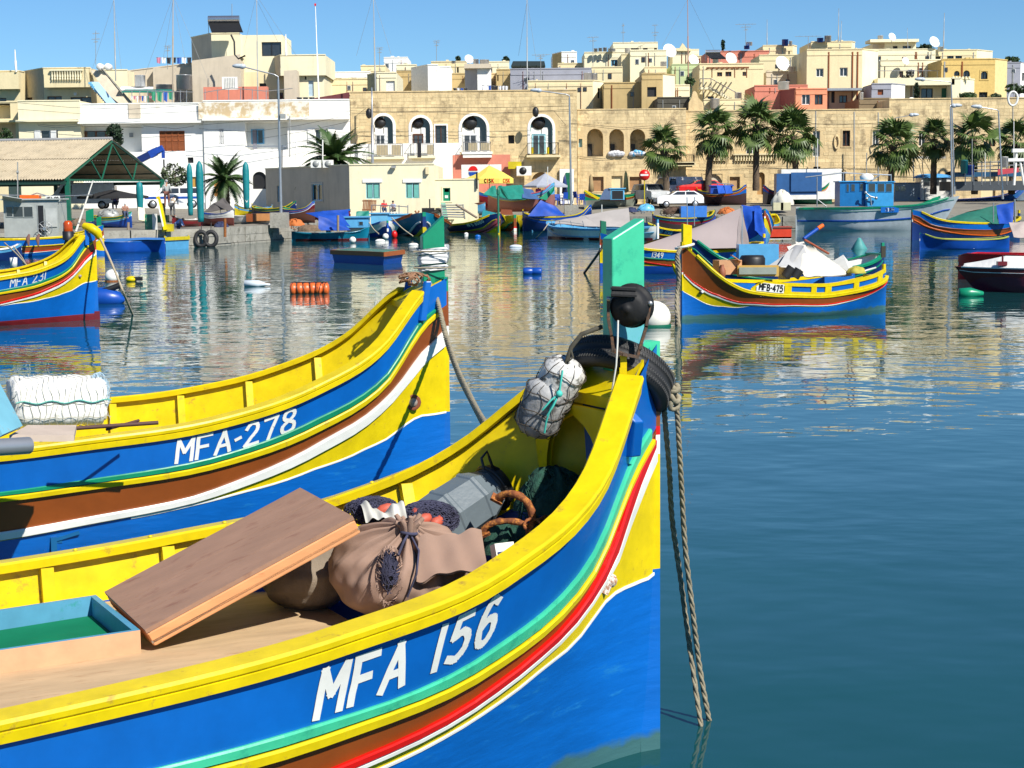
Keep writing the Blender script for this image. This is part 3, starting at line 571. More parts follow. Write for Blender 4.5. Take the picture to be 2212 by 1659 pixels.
for px, py, d in ((915, 1122, 9.12), (944, 1127, 9.14), (898, 1108, 9.2), (832, 1100, 9.4)):
    q = MB(); q.lathe([(.001, -.045), (.02, -.042), (.030, -.02), (.030, .02), (.02, .042), (.001, .045)], 10, 0, Matrix.Translation(Q(px, py, d)) @ Matrix.Rotation(R.uniform(0, 3), 4, 'Z') @ Matrix.Rotation(1.3, 4, 'X')); q.build('float', mat('float_red', (.50, .09, .05), .6, col2=(.2, .05, .05), c2f=.4, sc=30), nh)
q = MB()
def cloth(u, v): p = Q(770, 1100, 9.55).lerp(Q(868, 1098, 9.3), u).lerp(Q(790, 1125, 9.15).lerp(Q(880, 1128, 9.1), u), v); return p+Vector((0, 0, .03*sin(8*u+2*v)*sin(3*v+.5)+.04*sin(3*v)+.01*sin(23*u+4)))
q.grid(cloth, 26, 14); solo(q, 'cloth', mat('cloth_white', (.55, .54, .48), .9, var=.15), 'crumpled whitish cloth tucked behind the burlap sack', 'cloth', Q(820, 1115, 9.3))
# --- grey barrel with black lid
bc, bt = Q(985, 1108, 9.55), Q(1085, 1040, 9.75); ax = (bt-bc).normalized(); M = Matrix.Translation(bc-ax*.17) @ ax.to_track_quat('Z', 'Y').to_matrix().to_4x4() @ Matrix.Rotation(.4, 4, 'Z')
br = thing('plastic_barrel', 'grey octagonal plastic barrel with black screw lid lying in the bow', 'barrel', bc-Vector((0, 0, .15)))
q = MB(); q.lathe([(.001, -.05), (.15, -.05), (.175, -.02), (.178, .09), (.184, .10), (.184, .12), (.177, .13), (.172, .29), (.178, .30), (.178, .32), (.170, .33), (.13, .42), (.125, .44), (.001, .44)], 8, 0, M, False); q.build('barrel_body', mat('plastic_grey', (.12, .15, .17), .45, var=.12, bump=.002), br)
q = MB(); q.lathe([(.12, .43), (.128, .43), (.128, .50), (.12, .51), (.001, .51)], 24, 0, M); q.tube([M @ Vector((.135*cos(a), .135*sin(a), .455)) for a in [2*pi*i/24 for i in range(25)]], .012, 6); q.build('screw_lid', BLK, br)
q = MB(); q.tube([Q(1046, 1015, 9.6), Q(1040, 990, 9.6), Q(1052, 975, 9.62), Q(1058, 992, 9.62), Q(1064, 1008, 9.64), Q(1078, 1014, 9.66)], .009, 6); q.build('handle', BLK, br)
# --- rusty anchor
an = thing('grapnel_anchor', 'rusty curved anchor standing among nets in the bow', 'anchor', Q(1150, 1165, 9.3))
def an_arm(pts, r, nm):
    q = MB(); P = [Q(*p) for p in pts]; C = [Vector([itp(list(range(len(P))), [p[j] for p in P], i/16*(len(P)-1)) for j in range(3)]) for i in range(17)]; q.tube(C, [r*(1+.25*R.uniform(-1, 1)) for _ in C], 8); return q.build(nm, RST, an)
an_arm([(1070, 1080, 9.25), (1095, 1066, 9.2), (1128, 1075, 9.16), (1147, 1100, 9.15), (1150, 1130, 9.16), (1143, 1158, 9.2)], .021, 'fluke_arm'); an_arm([(1040, 1158, 9.2), (1050, 1138, 9.18), (1080, 1126, 9.17), (1120, 1128, 9.16), (1150, 1140, 9.16)], .018, 'fluke_arm')
an_arm([(1150, 1130, 9.16), (1175, 1120, 9.3), (1215, 1098, 9.5)], .016, 'shank')
q = MB(); p = Q(1150, 1134, 9.12); q.tube([p+Vector((.045*cos(a), .02*sin(a), .03*sin(a))) for a in [2*pi*i/14 for i in range(15)]], .009, 6); q.build('ring', RST, an)
for px, py, d, rz in ((1074, 1078, 9.24, .5), (1044, 1152, 9.2, -.4)):
    q = MB(); q.box(Q(px, py, d), (.07, .05, .018), Matrix.Rotation(rz, 4, 'Y') @ Matrix.Rotation(.6, 4, 'X')); q.build('palm_plate', RST, an)
q = MB()
def heap(c, r, sd):
    rr = random.Random(sd); ph = [rr.uniform(0, 6) for _ in range(4)]
    return lambda u, v: Vector(c)+Vector((cos(2*pi*u)*sin(v*pi/2)*r[0], sin(2*pi*u)*sin(v*pi/2)*r[1], cos(v*pi/2)*r[2]))*(1+.12*sin(5*2*pi*u+ph[0])*sin(4*v+ph[1])+.06*sin(13*2*pi*u+ph[2]+7*v))
q.grid(heap(Q(1105, 1190, 9.35), (.17, .15, .14), 3), 40, 16); q.grid(heap(Q(1195, 1100, 9.5), (.20, .18, .22), 4), 40, 16); fuzz(q, Q(1195, 1100, 9.5), (.2, .18, .24), 90, .003, 0, 8)
solo(q, 'fishing_net', NETG, 'dark green net heaped in the bow around the anchor', 'fishing net', Q(1150, 1200, 9.4))
q = MB(); q.box(Q(1088, 1200, 9.02), (.115, .06, .13), Matrix.Rotation(.5, 4, 'Z') @ Matrix.Rotation(-.35, 4, 'X')); bx = solo(q, 'carton', WGR, 'small white carton between the anchor and the gunwale', 'carton', Q(1088, 1215, 9.02))
q = MB(); q.box(Q(1089, 1199, 8.985), (.07, .012, .04), Matrix.Rotation(.5, 4, 'Z') @ Matrix.Rotation(-.35, 4, 'X')); q.build('label_panel', NAVY, bx)
# --- foam floats in netting, hanging from the bow
fl = thing('foam_floats', 'two grubby white foam floats bound in black netting on the bow', 'float', Q(1180, 930, 9.5))
FOAM = mat('foam_dirty', (.33, .33, .33), .8, var=.35, sc=6, col2=(.12, .12, .12), c2f=.46, bump=.006, bsc=30); FOAML = mat('foam_white', (.60, .59, .57), .6, var=.25, sc=9, col2=(.08, .08, .07), c2f=.44, bump=.006, bsc=30)
for (x0, y0, x1, y1, rr_, mt_) in ((1158, 918, 1186, 842, .125, FOAM), (1184, 868, 1222, 798, .122, FOAML)):
    a, b_ = Q(x0, y0, 9.42), Q(x1, y1, 9.36); ax = (b_-a).normalized(); ln = (b_-a).length; Mf = Matrix.Translation(a) @ ax.to_track_quat('Z', 'Y').to_matrix().to_4x4()
    q = MB(); q.lathe([(.001, -.045), (rr_*.7, -.04), (rr_*.95, -.0), (rr_, .04), (rr_*.97, ln*.5), (rr_, ln-.03), (rr_*.93, ln+.015), (rr_*.6, ln+.05), (.001, ln+.058)], 26, 0, Mf)
    fb = q.build('foam_float', mt_, fl)
    q = MB()
    for k_ in range(9):
        a0 = 2*pi*k_/9; q.tube([Mf @ Vector((cos(a0+.22*sin(9*u+k_*1.7))*(rr_+.004)*s_, sin(a0+.22*sin(9*u+k_*1.7))*(rr_+.004)*s_, zz)) for u, s_, zz in [(0, .2, -.052), (.1, .75, -.042), (.2, 1, 0)]+[(.2+.6*j/5, 1, ln*j/5) for j in range(1, 5)]+[(.9, .95, ln+.02), (1, .4, ln+.06)]], .0022, 4)
    for zz in (.02, ln*.5, ln-.01): q.tube([Mf @ Vector((cos(a0)*(rr_+.005), sin(a0)*(rr_+.005), zz+.012*sin(4*a0))) for a0 in [2*pi*j/20 for j in range(21)]], .003, 4)
    q.build('netting', mat('net_brown_dark', (.05, .04, .03), .9), fl)
q = MB()
for pts in (((1215, 800, 9.2), (1212, 822, 9.2), (1208, 850, 9.2), (1190, 880, 9.22), (1180, 910, 9.24), (1176, 935, 9.26)), ((1208, 850, 9.2), (1190, 865, 9.18), (1172, 886, 9.2)), ((1208, 850, 9.2), (1196, 875, 9.18), (1182, 898, 9.2))): q.tube([Q(*p) for p in pts], .006, 5)
q.ball(Q(1208, 851, 9.19), .02, 8); q.build('turquoise_twine', paint('twine', (.06, .50, .42), rough=.8), fl)
q = MB(); q.tube([Q(1218, 800, 9.3), Q(1226, 775, 9.3), Q(1234, 750, 9.3), Q(1256, 722, 9.3), Q(1300, 706, 9.35)], .014, 6); q.tube([Q(1232, 752, 9.3), Q(1238, 772, 9.28), Q(1228, 780, 9.28)], .006, 5); q.build('lashing', mat('lashing_dark', (.06, .055, .04), .9, var=.4, sc=30), fl)
# --- tyre slung round the stem
ty = thing('tyre', 'old black car tyre slung round the green stem post of the nearest boat', 'tyre', Q(1338, 812, 9.6))
Ct = Q(1335, 815, 9.62); U = Vector((.275, .03, -.145)).normalized(); Vv = Vector((-.075, .26, -.145)); Vv = (Vv-U*Vv.dot(U)).normalized(); Nn = U.cross(Vv)
q = MB(); tp = []
RO, RI, HW = .315, .20, .095
prof = [(RI, -.06, 0), (RI+.03, -.085, 0), (RI+.07, -HW, 0), (RO-.022, -HW+.006, 0), (RO-.006, -.07, 1), (RO, -.05, 1), (RO-.004, -.047, 1), (RO, -.043, 1), (RO, -.018, 1), (RO-.004, -.015, 1), (RO-.004, .015, 1), (RO, .018, 1), (RO, .043, 1), (RO-.004, .047, 1), (RO, .05, 1), (RO-.006, .07, 1), (RO-.022, HW-.006, 0), (RI+.07, HW, 0), (RI+.03, .085, 0), (RI, .06, 0), (RI+.02, .05, 0), (RO-.03, .07, 0), (RO-.03, -.07, 0), (RI+.02, -.05, 0)]
NT = 72; K = len(prof); Vs = []
for i in range(NT):
    a = 2*pi*i/NT
    for r_, x, f_ in prof: Vs.append(Ct+U*cos(a)*r_+Vv*sin(a)*r_+Nn*x)
q.add(Vs, [(i*K+j, i*K+(j+1) % K, ((i+1) % NT)*K+(j+1) % K, ((i+1) % NT)*K+j) for i in range(NT) for j in range(K)], 0, True); q.build('carcass', RUB, ty)
q = MB()
for i in range(110):
    a = 2*pi*(i+.2)/110
    for x, w_ in ((-.062, .018), (-.027, .016), (.027, .016), (.062, .018)):
        p = Ct+(U*cos(a)+Vv*sin(a))*(RO+.002)+Nn*x; Mx = Matrix((U*-sin(a)+Vv*cos(a), Nn, (U*cos(a)+Vv*sin(a)))).transposed().to_4x4(); q.box(p, (.0045, w_, .004), Mx @ Matrix.Rotation(.35 if x > 0 else -.35, 4, 'Z'))
q.build('tread_sipes', mat('tread_grit', (.06, .06, .058), .9), ty)['kind'] = 'stuff'
# --- searchlight on its yoke
HBK = mat('housing_black', (.014, .014, .015), .62, var=.4, sc=9, spec=.3, bump=.002, col2=(.05, .045, .04), c2f=.36)
sl_ = thing('searchlight', 'round black searchlight seen from behind on a rusty yoke at the bow', 'searchlight', Q(1346, 815, 9.35))
LC = Q(1359, 664, 9.30); ld = Vector((.35, 1, .12)).normalized(); ML = Matrix.Translation(LC) @ ld.to_track_quat('Z', 'Y').to_matrix().to_4x4()
q = MB(); q.lathe([(.001, -.072), (.02, -.072), (.022, -.066), (.045, -.062), (.075, -.052), (.098, -.035), (.108, 0), (.110, .035), (.122, .04), (.122, .075), (.112, .08), (.108, .07), (.001, .06)], 28, 0, ML); q.build('housing', HBK, sl_)
q = MB(); vb = Vector((-.1, -.02, .33)); q.box(LC+Vector((-.035, -.062, .088)), (.13, .035, .05), Matrix.Rotation(-.35, 4, 'X') @ Matrix.Rotation(.06, 4, 'Y')); q.box(LC+Vector((-.035, -.08, .105)), (.14, .012, .012), Matrix.Rotation(.06, 4, 'Y')); q.box(LC+Vector((-.035, -.085, .07)), (.14, .012, .010), Matrix.Rotation(.06, 4, 'Y')); q.build('vent_cover', HBK, sl_)
yk = [Q(1314, 642, 9.3), Q(1314, 690, 9.3), Q(1321, 725, 9.3), Q(1325, 757, 9.3), Q(1345, 765, 9.28), Q(1376, 771, 9.3), Q(1381, 755, 9.3), Q(1396, 705, 9.3), Q(1403, 662, 9.3)]
q = MB()
for a, b_ in zip(yk[:-1], yk[1:]):
    d = b_-a; q.box((a+b_)/2, (d.length+.008, .038, .016), d.to_track_quat('X', 'Z').to_matrix().to_4x4())
q.build('yoke', mat('yoke_rust', (.07, .045, .03), .7, col2=(.16, .07, .03), c2f=.45, sc=30), sl_)
for px, py in ((1315, 645), (1404, 655)): q = MB(); q.lathe([(.014, 0), (.014, .02), (.001, .022)], 8, 0, Matrix.Translation(Q(px, py, 9.28)) @ Matrix.Rotation(pi/2, 4, 'X')); q.build('pivot_bolt', MET, sl_)
q = MB(); q.box(Q(1347, 780, 9.3), (.035, .012, .075)); q.box(Q(1347, 771, 9.31)+Vector((0, .01, .0)), (.04, .03, .01)); q.box(Q(1346, 806, 9.285), (.04, .012, .06)); q.build('bracket', YEL, sl_)
q = MB(); q.tube([Q(1335, 692, 9.2), Q(1334, 740, 9.2), Q(1331, 790, 9.2), Q(1321, 850, 9.25)], .0055, 6); solo(q, 'rod', WHT, 'thin white rod hanging from the searchlight into the bow', 'rod', Q(1321, 850, 9.25))
# --- mooring ropes of the nearest boat
rope([Q(1446, 842, 9.62), Q(1438, 868, 9.64), Q(1436, 900, 9.7), Q(1446, 1010, 9.8), Q(1452, 1120, 9.9), Q(1470, 1250, 10.0), Q(1490, 1400, 10.1), G(1514, 1568, 0), G(1519, 1600, -.12)], .0165, 'mooring_rope', 'left strand of the grey twisted rope hanging from the tyre', twist=True)
rope([Q(1456, 850, 9.62), Q(1462, 880, 9.64), Q(1467, 960, 9.7), Q(1473, 1060, 9.8), Q(1480, 1180, 9.9), Q(1496, 1320, 10.0), Q(1511, 1440, 10.1), G(1532, 1556, 0), G(1540, 1585, -.1)], .0165, 'mooring_rope', 'right strand of the grey twisted rope hanging from the tyre', twist=True)
kn = Q(1452, 858, 9.58); q = MB()
for rad, tilt, off in ((.034, .5, 0), (.030, -.7, .03), (.032, 1.3, -.035), (.028, .1, .055)):
    Mk = Matrix.Translation(kn+Vector((.006, 0, off))) @ Matrix.Rotation(tilt, 4, 'Y') @ Matrix.Rotation(.5*tilt, 4, 'X'); q.tube([Mk @ Vector((rad*cos(a), rad*sin(a), .01*sin(2*a))) for a in [2*pi*i/18 for i in range(19)]], .0165, 7)
solo(q, 'rope_knot', ROPM, 'bulky knot of grey rope on the right side of the tyre', 'rope', kn)
# --- boat 278
H2 = Hull(G(970, 1113), radians(17.), B=[.05, .34, .70, .98, 1.26, 1.43, 1.5], Z=[2.40, 2.29, 1.81, 1.47, 1.25, 1.15, 1.1])
c278 = dict(low=BLUH, cheek=YEL, band=BRN, wash=BLU, rim=YEL, s1=YEL, s1b=GRN, s3=WHT, s4=WHT, inside=YEL, deck=DKY)
t278 = {'c5': ([0, .2, .5, .8, 1.3, 2, 2.7, 4.3], [.50, .58, .63, .58, .56, .60, .66, .71]), 'c6': ([0, .4, .8, 1.3, 2, 2.7, 4.3], [.69, .77, .70, .69, .70, .73, .79]), 'c7': ([0, .2, .9, 1.5, 2.2, 2.8, 8], [1.35, 1.30, .93, .81, .75, .735, .8])}
B2 = luzzu('fishing_boat', 'blue and yellow fishing boat lettered MFA-278 moored beside the nearest one', H2, c278, t278, lod=2, deck=.60, group='painted luzzu fishing boats', post=(2.98, .24, .02, .20, .055, 2.2), post_mat=GRN)
hull_text(H2, 'MFA-278', -1, 2.80, 1.66, lambda t: .125 if t > 2.3 else .13, .195, WHT, wch=.60, gap=.17, lw=.15, slant=.10, eps=.006)
L2 = H2.L/2
for sgn in (-1, 1):
    q = MB(); a, b_ = H2.P(.30, 2.36, sgn, .015), H2.P(.36, 1.98, sgn, .015); n_ = (H2.P(.28, 2., sgn, .12)-H2.P(.28, 2., sgn, .02)).normalized()*.035; tt = Vector((.03, 0, 0))
    q.add([a-tt, a+tt, a+tt+n_, a-tt+n_, b_-tt, b_+tt, b_+tt+n_, b_-tt+n_], [(0, 1, 2, 3), (7, 6, 5, 4), (0, 4, 5, 1), (1, 5, 6, 2), (2, 6, 7, 3), (3, 7, 4, 0)]); q.build('bow_fender_board', BLU, B2, local=True)
for zz, hh in ((2.635, .055), (2.555, .085), (2.47, .05)):     # wrinkled white wrapping
    q = MB(); q.grid(lambda u, v: Vector((L2-.13+.135*max(-1, min(1, 1.35*cos(2*pi*u))), .075*max(-1, min(1, 1.35*sin(2*pi*u))), zz+hh*(v-.5)))*1+Vector((.006*sin(31*u+9*v), .008*sin(23*u+14*v), .01*sin(9*u))), 60, 8); q.build('cloth_wrapping', mat('cloth_wrap', (.62, .62, .62), .8, var=.1), B2, local=True)
q = MB(); e = H2.P(.43, H2.zs(.43)-1.0, -1, .02); q.lathe([(.001, .02), (.03, .018), (.04, .006), (.045, 0)], 12, 0, Matrix.Translation(e) @ Matrix.Rotation(pi/2, 4, 'X')); q.lathe([(.045, -.004), (.075, .006), (.08, 0)], 12, 1, Matrix.Translation(e) @ Matrix.Rotation(pi/2, 4, 'X')); q.build('eye', [mat('eye_grey', (.3, .24, .2), .4), mat('eye_brown', (.18, .05, .02), .8)], B2, local=True)
q = MB(); e = H2.P(3.86, .13, -1, .01); q.box(e+Vector((0, -.02, .10)), (.05, .05, .14)); q.box(e+Vector((-.18, 0, .13)), (.5, .03, .035)); q.box(e+Vector((.08, -.01, .16)), (.28, .03, .03), Matrix.Rotation(-.25, 4, 'Y')); q.lathe([(.045, 0), (.045, .05), (.028, .05), (.028, .0)], 12, 0, Matrix.Translation(e+Vector((0, .0, 0))) @ Matrix.Rotation(pi/2, 4, 'X')); q.build('gudgeon_fitting', paint('fitting_blue', (.008, .10, .25)), B2, local=True)
# glass lamp on the post
lp = thing('glass_lamp', 'small glass jar lamp tied to the green stem post of boat 278', 'lamp', H2.c+Vector((0, 0, 0)))
lp.location = Q(959, 565, 16.9); WM[lp.name] = Matrix.Translation(lp.location)
q = MB(); q.lathe([(.001, -.0), (.04, .005), (.055, .04), (.055, .16), (.045, .17), (.001, .175)], 14, 0, Matrix.Translation(lp.location)); q.build('glass', mat('lamp_glass', (.32, .33, .34), .15, spec=.7), lp)
q = MB(); q.lathe([(.001, -.09), (.018, -.08), (.022, -.01), (.05, 0)], 10, 0, Matrix.Translation(lp.location)); q.tube([lp.location+Vector(p) for p in ((0, 0, -.08), (-.02, 0, -.16), (-.035, 0, -.3), (-.02, .02, -.45))], .008, 5); q.build('socket', mat('socket_copper', (.25, .10, .07), .6), lp)
q = MB()
for zz in (.10, -.06): p = Q(938, 565, 16.7)+Vector((0, 0, zz)); q.tube([p+Vector((-.2, 0, 0)), p+Vector((.2, -.02, .0)), p+Vector((.2, .15, 0)), p+Vector((-.2, .15, 0)), p+Vector((-.2, 0, 0))], .007, 5)
q.build('tie_wire', ROPM, lp)
# big white foam block with netting, blue box, plate, boathook in boat 278
fb_ = thing('foam_block', 'big white foam float block wrapped in thin netting on boat 278', 'float', Q(130, 912, 14.6))
a, b_ = Q(20, 868, 14.4), Q(222, 862, 14.75); ax = (b_-a).normalized(); Mb = Matrix.Translation(a) @ ax.to_track_quat('X', 'Z').to_matrix().to_4x4(); lnb = (b_-a).length
def fo(u, v):
    th = 2*pi*v; e = .5; cc, ss = cos(th), sin(th); y = .30*(abs(cc)**e)*(1 if cc > 0 else -1); z = .205*(abs(ss)**e)*(1 if ss > 0 else -1); kx = 1 if .06 < u < .94 else .86 if .02 < u < .98 else .55 if 0 < u < 1 else .02
    return Mb @ Vector((lnb*min(max(u, .015), .985)+.007*sin(19*v*6), y*kx, z*kx+.006*sin(20*u)))
q = MB(); q.grid(fo, 40, 40); q.build('foam', mat('foam_bright', (.80, .79, .74), .85, var=.06, sc=5, bump=.008, bsc=26, col2=(.62, .60, .46), c2f=.34), fb_)
q = MB()
for i in range(15):
    u = .03+.94*i/14; q.tube([Mb @ Vector((lnb*u+.02*sin(5*v*6.28+i), .305*max(-1, min(1, 1.3*cos(2*pi*v))), .212*max(-1, min(1, 1.3*sin(2*pi*v))))) for v in [j/24 for j in range(25)]], .0025, 4)
for j in range(9): v = .5+.55*j/8; q.tube([Mb @ Vector((lnb*i/20, .305*max(-1, min(1, 1.3*cos(2*pi*v))), .212*max(-1, min(1, 1.3*sin(2*pi*v)))+.008*sin(i*1.7+j))) for i in range(21)], .0025, 4)
q.build('netting', mat('net_pale', (.45, .42, .33), .9), fb_)
q = MB(); q.tube([Mb @ Vector((lnb*i/24, -.312, .02+.012*sin(i*.9))) for i in range(25)], .007, 5); q.build('tie_cord', paint('twine2', (.12, .38, .32), rough=.8), fb_)
q = MB(); fuzz(q, Mb @ Vector((lnb-.04, 0, .03)), (.08, .30, .2), 120, .003, 0, 7); q.build('blue_netting_end', mat('net_sky', (.38, .52, .62), .9), fb_)
q = MB(); q.slab(Q(-30, 800, 13.3), Q(38, 928, 13.0), Q(-6, 948, 12.6), Q(-60, 820, 12.9), .05); solo(q, 'blue_board', paint('lid_blue', (.16, .40, .50), rough=.5, col2=(.3, .28, .2), c2f=.36), 'faded light blue locker lid at the left edge beside the foam block', 'lid', Q(0, 940, 12.9))
q = MB(); p0, p1 = Q(25, 934, 13.0), Q(160, 925, 13.4); q.slab(Q(60, 918, 13.6), Q(165, 918, 13.7), Q(160, 940, 13.1), Q(20, 940, 12.9), -.05); solo(q, 'thwart_board', mat('board_pale', (.52, .42, .34), .8, var=.15), 'pale plywood board laid across boat 278 in front of the foam block', 'board', p0)
q = MB(); q.tube([Q(-60, 970, 12.35), Q(62, 962, 12.75)], .065, 14); solo(q, 'pipe', MET, 'grey metal pipe resting on the gunwale of boat 278', 'pipe', Q(60, 968, 12.7))
q = MB(); q.tube([Q(165, 925, 13.9), Q(342, 913, 14.1)], .018, 6); q.tube([Q(230, 928, 14.0), Q(300, 908, 14.3)], .012, 6); solo(q, 'boat_hook', mat('pole_dark', (.09, .04, .03), .7), 'dark wooden pole lying inside boat 278 beyond the foam block', 'pole', Q(165, 925, 13.9))
rope([Q(935, 632, 16.8), Q(950, 672, 16.7), Q(962, 720, 16.4), Q(985, 790, 15.4), Q(1012, 850, 14), Q(1035, 895, 12.4), Q(1054, 924, 10.4)], .025, 'mooring_rope', 'grey rope from the stem post of boat 278 to the nearest boat', n=80)
rope([Q(928, 612, 16.75), Q(945, 650, 16.65), Q(966, 740, 16.2), Q(992, 812, 15.0), Q(1020, 868, 13.4), Q(1050, 922, 10.5)], .024, 'mooring_rope', 'second looser strand of rope beside the post of boat 278', n=80)
q = MB(); p = Q(893, 603, 16.6); fuzz(q, p, (.16, .1, .06), 26, .010, 0, 7); solo(q, 'rope_coil', mat('rope_rusty', (.25, .13, .07), .9, var=.3), 'tangled rusty rope on the bow tip of boat 278', 'rope', p)
# --- boat 231
H3 = Hull(G(212, 690), radians(24)); c231 = dict(c278); c231['s2'] = RED; c231['s1b'] = GRN; c231['low'] = BLU
B3 = luzzu('fishing_boat', 'blue and yellow fishing boat lettered MFA 231 with red stripe at far left', H3, c231, None, lod=2, deck=.5, group='painted luzzu fishing boats')
hull_text(H3, 'MFA 231', -1, 2.36, 1.42, lambda t: .10, .21, WHT, wch=.60, gap=.17, lw=.12, slant=.12)
q = MB(); q.box((H3.L/2-.03, 0, .1), (.14, .13, .24)); q.build('boot_stripe', MAR, B3, local=True)
for sd_ in (-1, 1): strake(H3, lambda t: .17-.02*t, lambda t: -.1, -.01, .012, sd_, .05, 8, MAR, 'boot_top', B3, n=20)
q = MB(); e = H3.P(.5, H3.zs(.5)-.9, -1, .02); q.ball(e, .05, 8, 0, (1, .5, .8)); q.build('eye', mat('eye_grey', (.3, .24, .2)), B3, local=True)
q = MB(); p = Q(195, 500, 44.3); ft = [Q(182, 488, 44.3), Q(196, 492, 44.2), Q(210, 502, 44.2), Q(216, 514, 44.3)]; q.tube(ft, [.09, .12, .12, .08], 10); solo(q, 'fender_tube', YEL, 'yellow tube fender bent over the bow of boat 231', 'fender', ft[1])
for sgn in (-1,):
    q = MB(); q.box(H3.P(.32, 2.15, -1, .05), (.10, .06, .40)); q.build('bow_fender_board', BLU, B3, local=True)
rope([Q(215, 512, 44.3), Q(232, 548, 43.5), Q(252, 595, 43), Q(270, 640, 43), G(287, 680, 0)], .03, 'mooring_rope', 'light rope dropping from the bow of boat 231 into the water', ROPL, n=40)
# --- boat 475
pb, ps = G(1472, 690), G(1908, 668); d_ = pb-ps; LN = d_.length; kk = LN/8.2
H4 = Hull(pb, atan2(d_.y, d_.x), L=LN, k=kk, Z=[2.50, 2.12, 1.52, 1.04, .83, .74, .70], SZ=[1.25, 1.12, .96, .82, .74], SB=[.25, .62, .98, 1.24, 1.4])
t475 = {'c2': ([0, 8], [.10, .10]), 'c3': ([0, 8], [.11, .11]), 'c4': ([0, .2, .7, 8], [.14, .14, .14, .14]), 'c5': ([0, .3, 1, 2, 3.5], [.95, .90, .55, .36, .30]), 'c5b': ([0, .3, 1, 2, 3.5], [.98, .95, .60, .40, .335]), 'c6': ([0, .3, 1, 2, 3.5], [1.05, 1.02, .66, .44, .37]), 'c7': ([0, .5, 1.2, 2, 3, 8], [1.58, 1.25, .80, .47, .40, .40])}
c475 = dict(low=BLUH, cheek=YEL, band=BRN, wash=YEL, rim=YEL, s2=RED, s3=WHT, s4=WHT, inside=YEL, deck=DKY)
B4 = luzzu('fishing_boat', 'small yellow and blue fishing boat lettered MFB-475 moored facing left on the right', H4, c475, t475, lod=2, deck=.35, group='painted luzzu fishing boats', post=(2.38, .28, .02, .05, .05, 1.7), post_mat=YEL)
h = H4; k = kk
for side in (-1, 1):                              # raised washboard with framed panels
    q = MB(); T = [1.9*k+(h.L-2.5*k)*i/30 for i in range(31)]; wbh = lambda t: .34*k*min(1, (t-1.75*k)/(.5*k))*(1 if t < h.L-2.4*k else 1.0)
    def wp(t, z, o): p = h.P(t, h.zs(t), side, o); return Vector((p.x, p.y+side*.10*(z)*1., h.zs(t)+z))
    V = []; K = 4
    for t in T: V += [wp(t, 0, -.02), wp(t, wbh(t), -.02), wp(t, wbh(t), -.06), wp(t, 0, -.06)]
    fs = [(i*K+j, i*K+(j+1) % K, (i+1)*K+(j+1) % K, (i+1)*K+j) for i in range(30) for j in range(K)]+[(0, 1, 2, 3), tuple(30*K+j for j in (3, 2, 1, 0))]
    q.add(V, fs); q.build('washboard', BLU, B4, local=True)
    for nm, za, zb in (('rail', .78, 1.10), ('lower_rail', -.05, .26)):
        q = MB(); V = []
        for t in T: a, b_ = wbh(t)*za, wbh(t)*zb; V += [wp(t, a, .012), wp(t, b_, .012), wp(t, b_, -.075 if za > .5 else -.03), wp(t, a, -.075 if za > .5 else -.03)]
        q.add(V, fs); q.build(nm, YEL, B4, local=True)
    for t0_, t1_ in ((1.85, 2.0), (3.02, 3.28), (4.02, 4.22), (4.56, 4.82), (5.85, 6.1), (7.1, 7.4)):
        q = MB(); t0_, t1_ = t0_*k, t1_*k; V = []
        if t1_ > T[-1]: t1_ = T[-1]; t0_ = t1_-.1
        for t in (t0_, t1_): a = wbh(t); V += [wp(t, 0, .010), wp(t, a, .010), wp(t, a, -.03), wp(t, 0, -.03)]
        q.add(V, [(j, (j+1) % 4, 4+(j+1) % 4, 4+j) for j in range(4)]+[(0, 1, 2, 3), (7, 6, 5, 4)]); q.build('stanchion', YEL, B4, local=True)
tA, tB = 2.02*k, 2.98*k; q = MB(); V = []
for i in range(9):
    t = tA+(tB-tA)*i/8; a = wbh(t); V += [wp(t, a*.12, .022), wp(t, a*.92, .022)]
side = 1
def wp1(t, z, o): p = h.P(t, h.zs(t), 1, o); return Vector((p.x, p.y+.10*z, h.zs(t)+z))
V = []
for i in range(9):
    t = tA+(tB-tA)*i/8; a = wbh(t); V += [wp1(t, a*.10, .024), wp1(t, a*.92, .024)]
q.add(V, [(2*i, 2*i+2, 2*i+3, 2*i+1) for i in range(8)]+[(2*i+1, 2*i+3, 2*i+2, 2*i) for i in range(8)]); q.build('registration_plate', WHT, B4, local=True)
q = MB(); tot = sum(({'-': .38}.get(c_, 1.)*.62+.2) for c_ in 'MFB-475')
strokes('MFB-475', lambda u, v: wp1(tA+.07+(tB-tA-.1)*u/tot, wbh(2.4*k)*(.24+.56*v), .030), .64, .2, .25, q, slant=.08); q.build('registration_letters', BLK, B4, local=True)
q = MB(); e = h.P(.55*k, h.zs(.55*k)-.93*k, 1, .012); q.ball(e, .06, 10, 0, (1.3, .5, .8)); q.ball(e+Vector((0, .025, 0)), .035, 8, 1); q.build('eye', [BLK, WHT], B4, local=True)
q = MB(); q.box(Q(1908, 544, 45.4), (.11, .11, .3)); solo(q, 'bollard', mat('post_dark', (.04, .035, .02), .6), 'short dark post at the stern of boat 475', 'post', Q(1908, 552, 45.4))
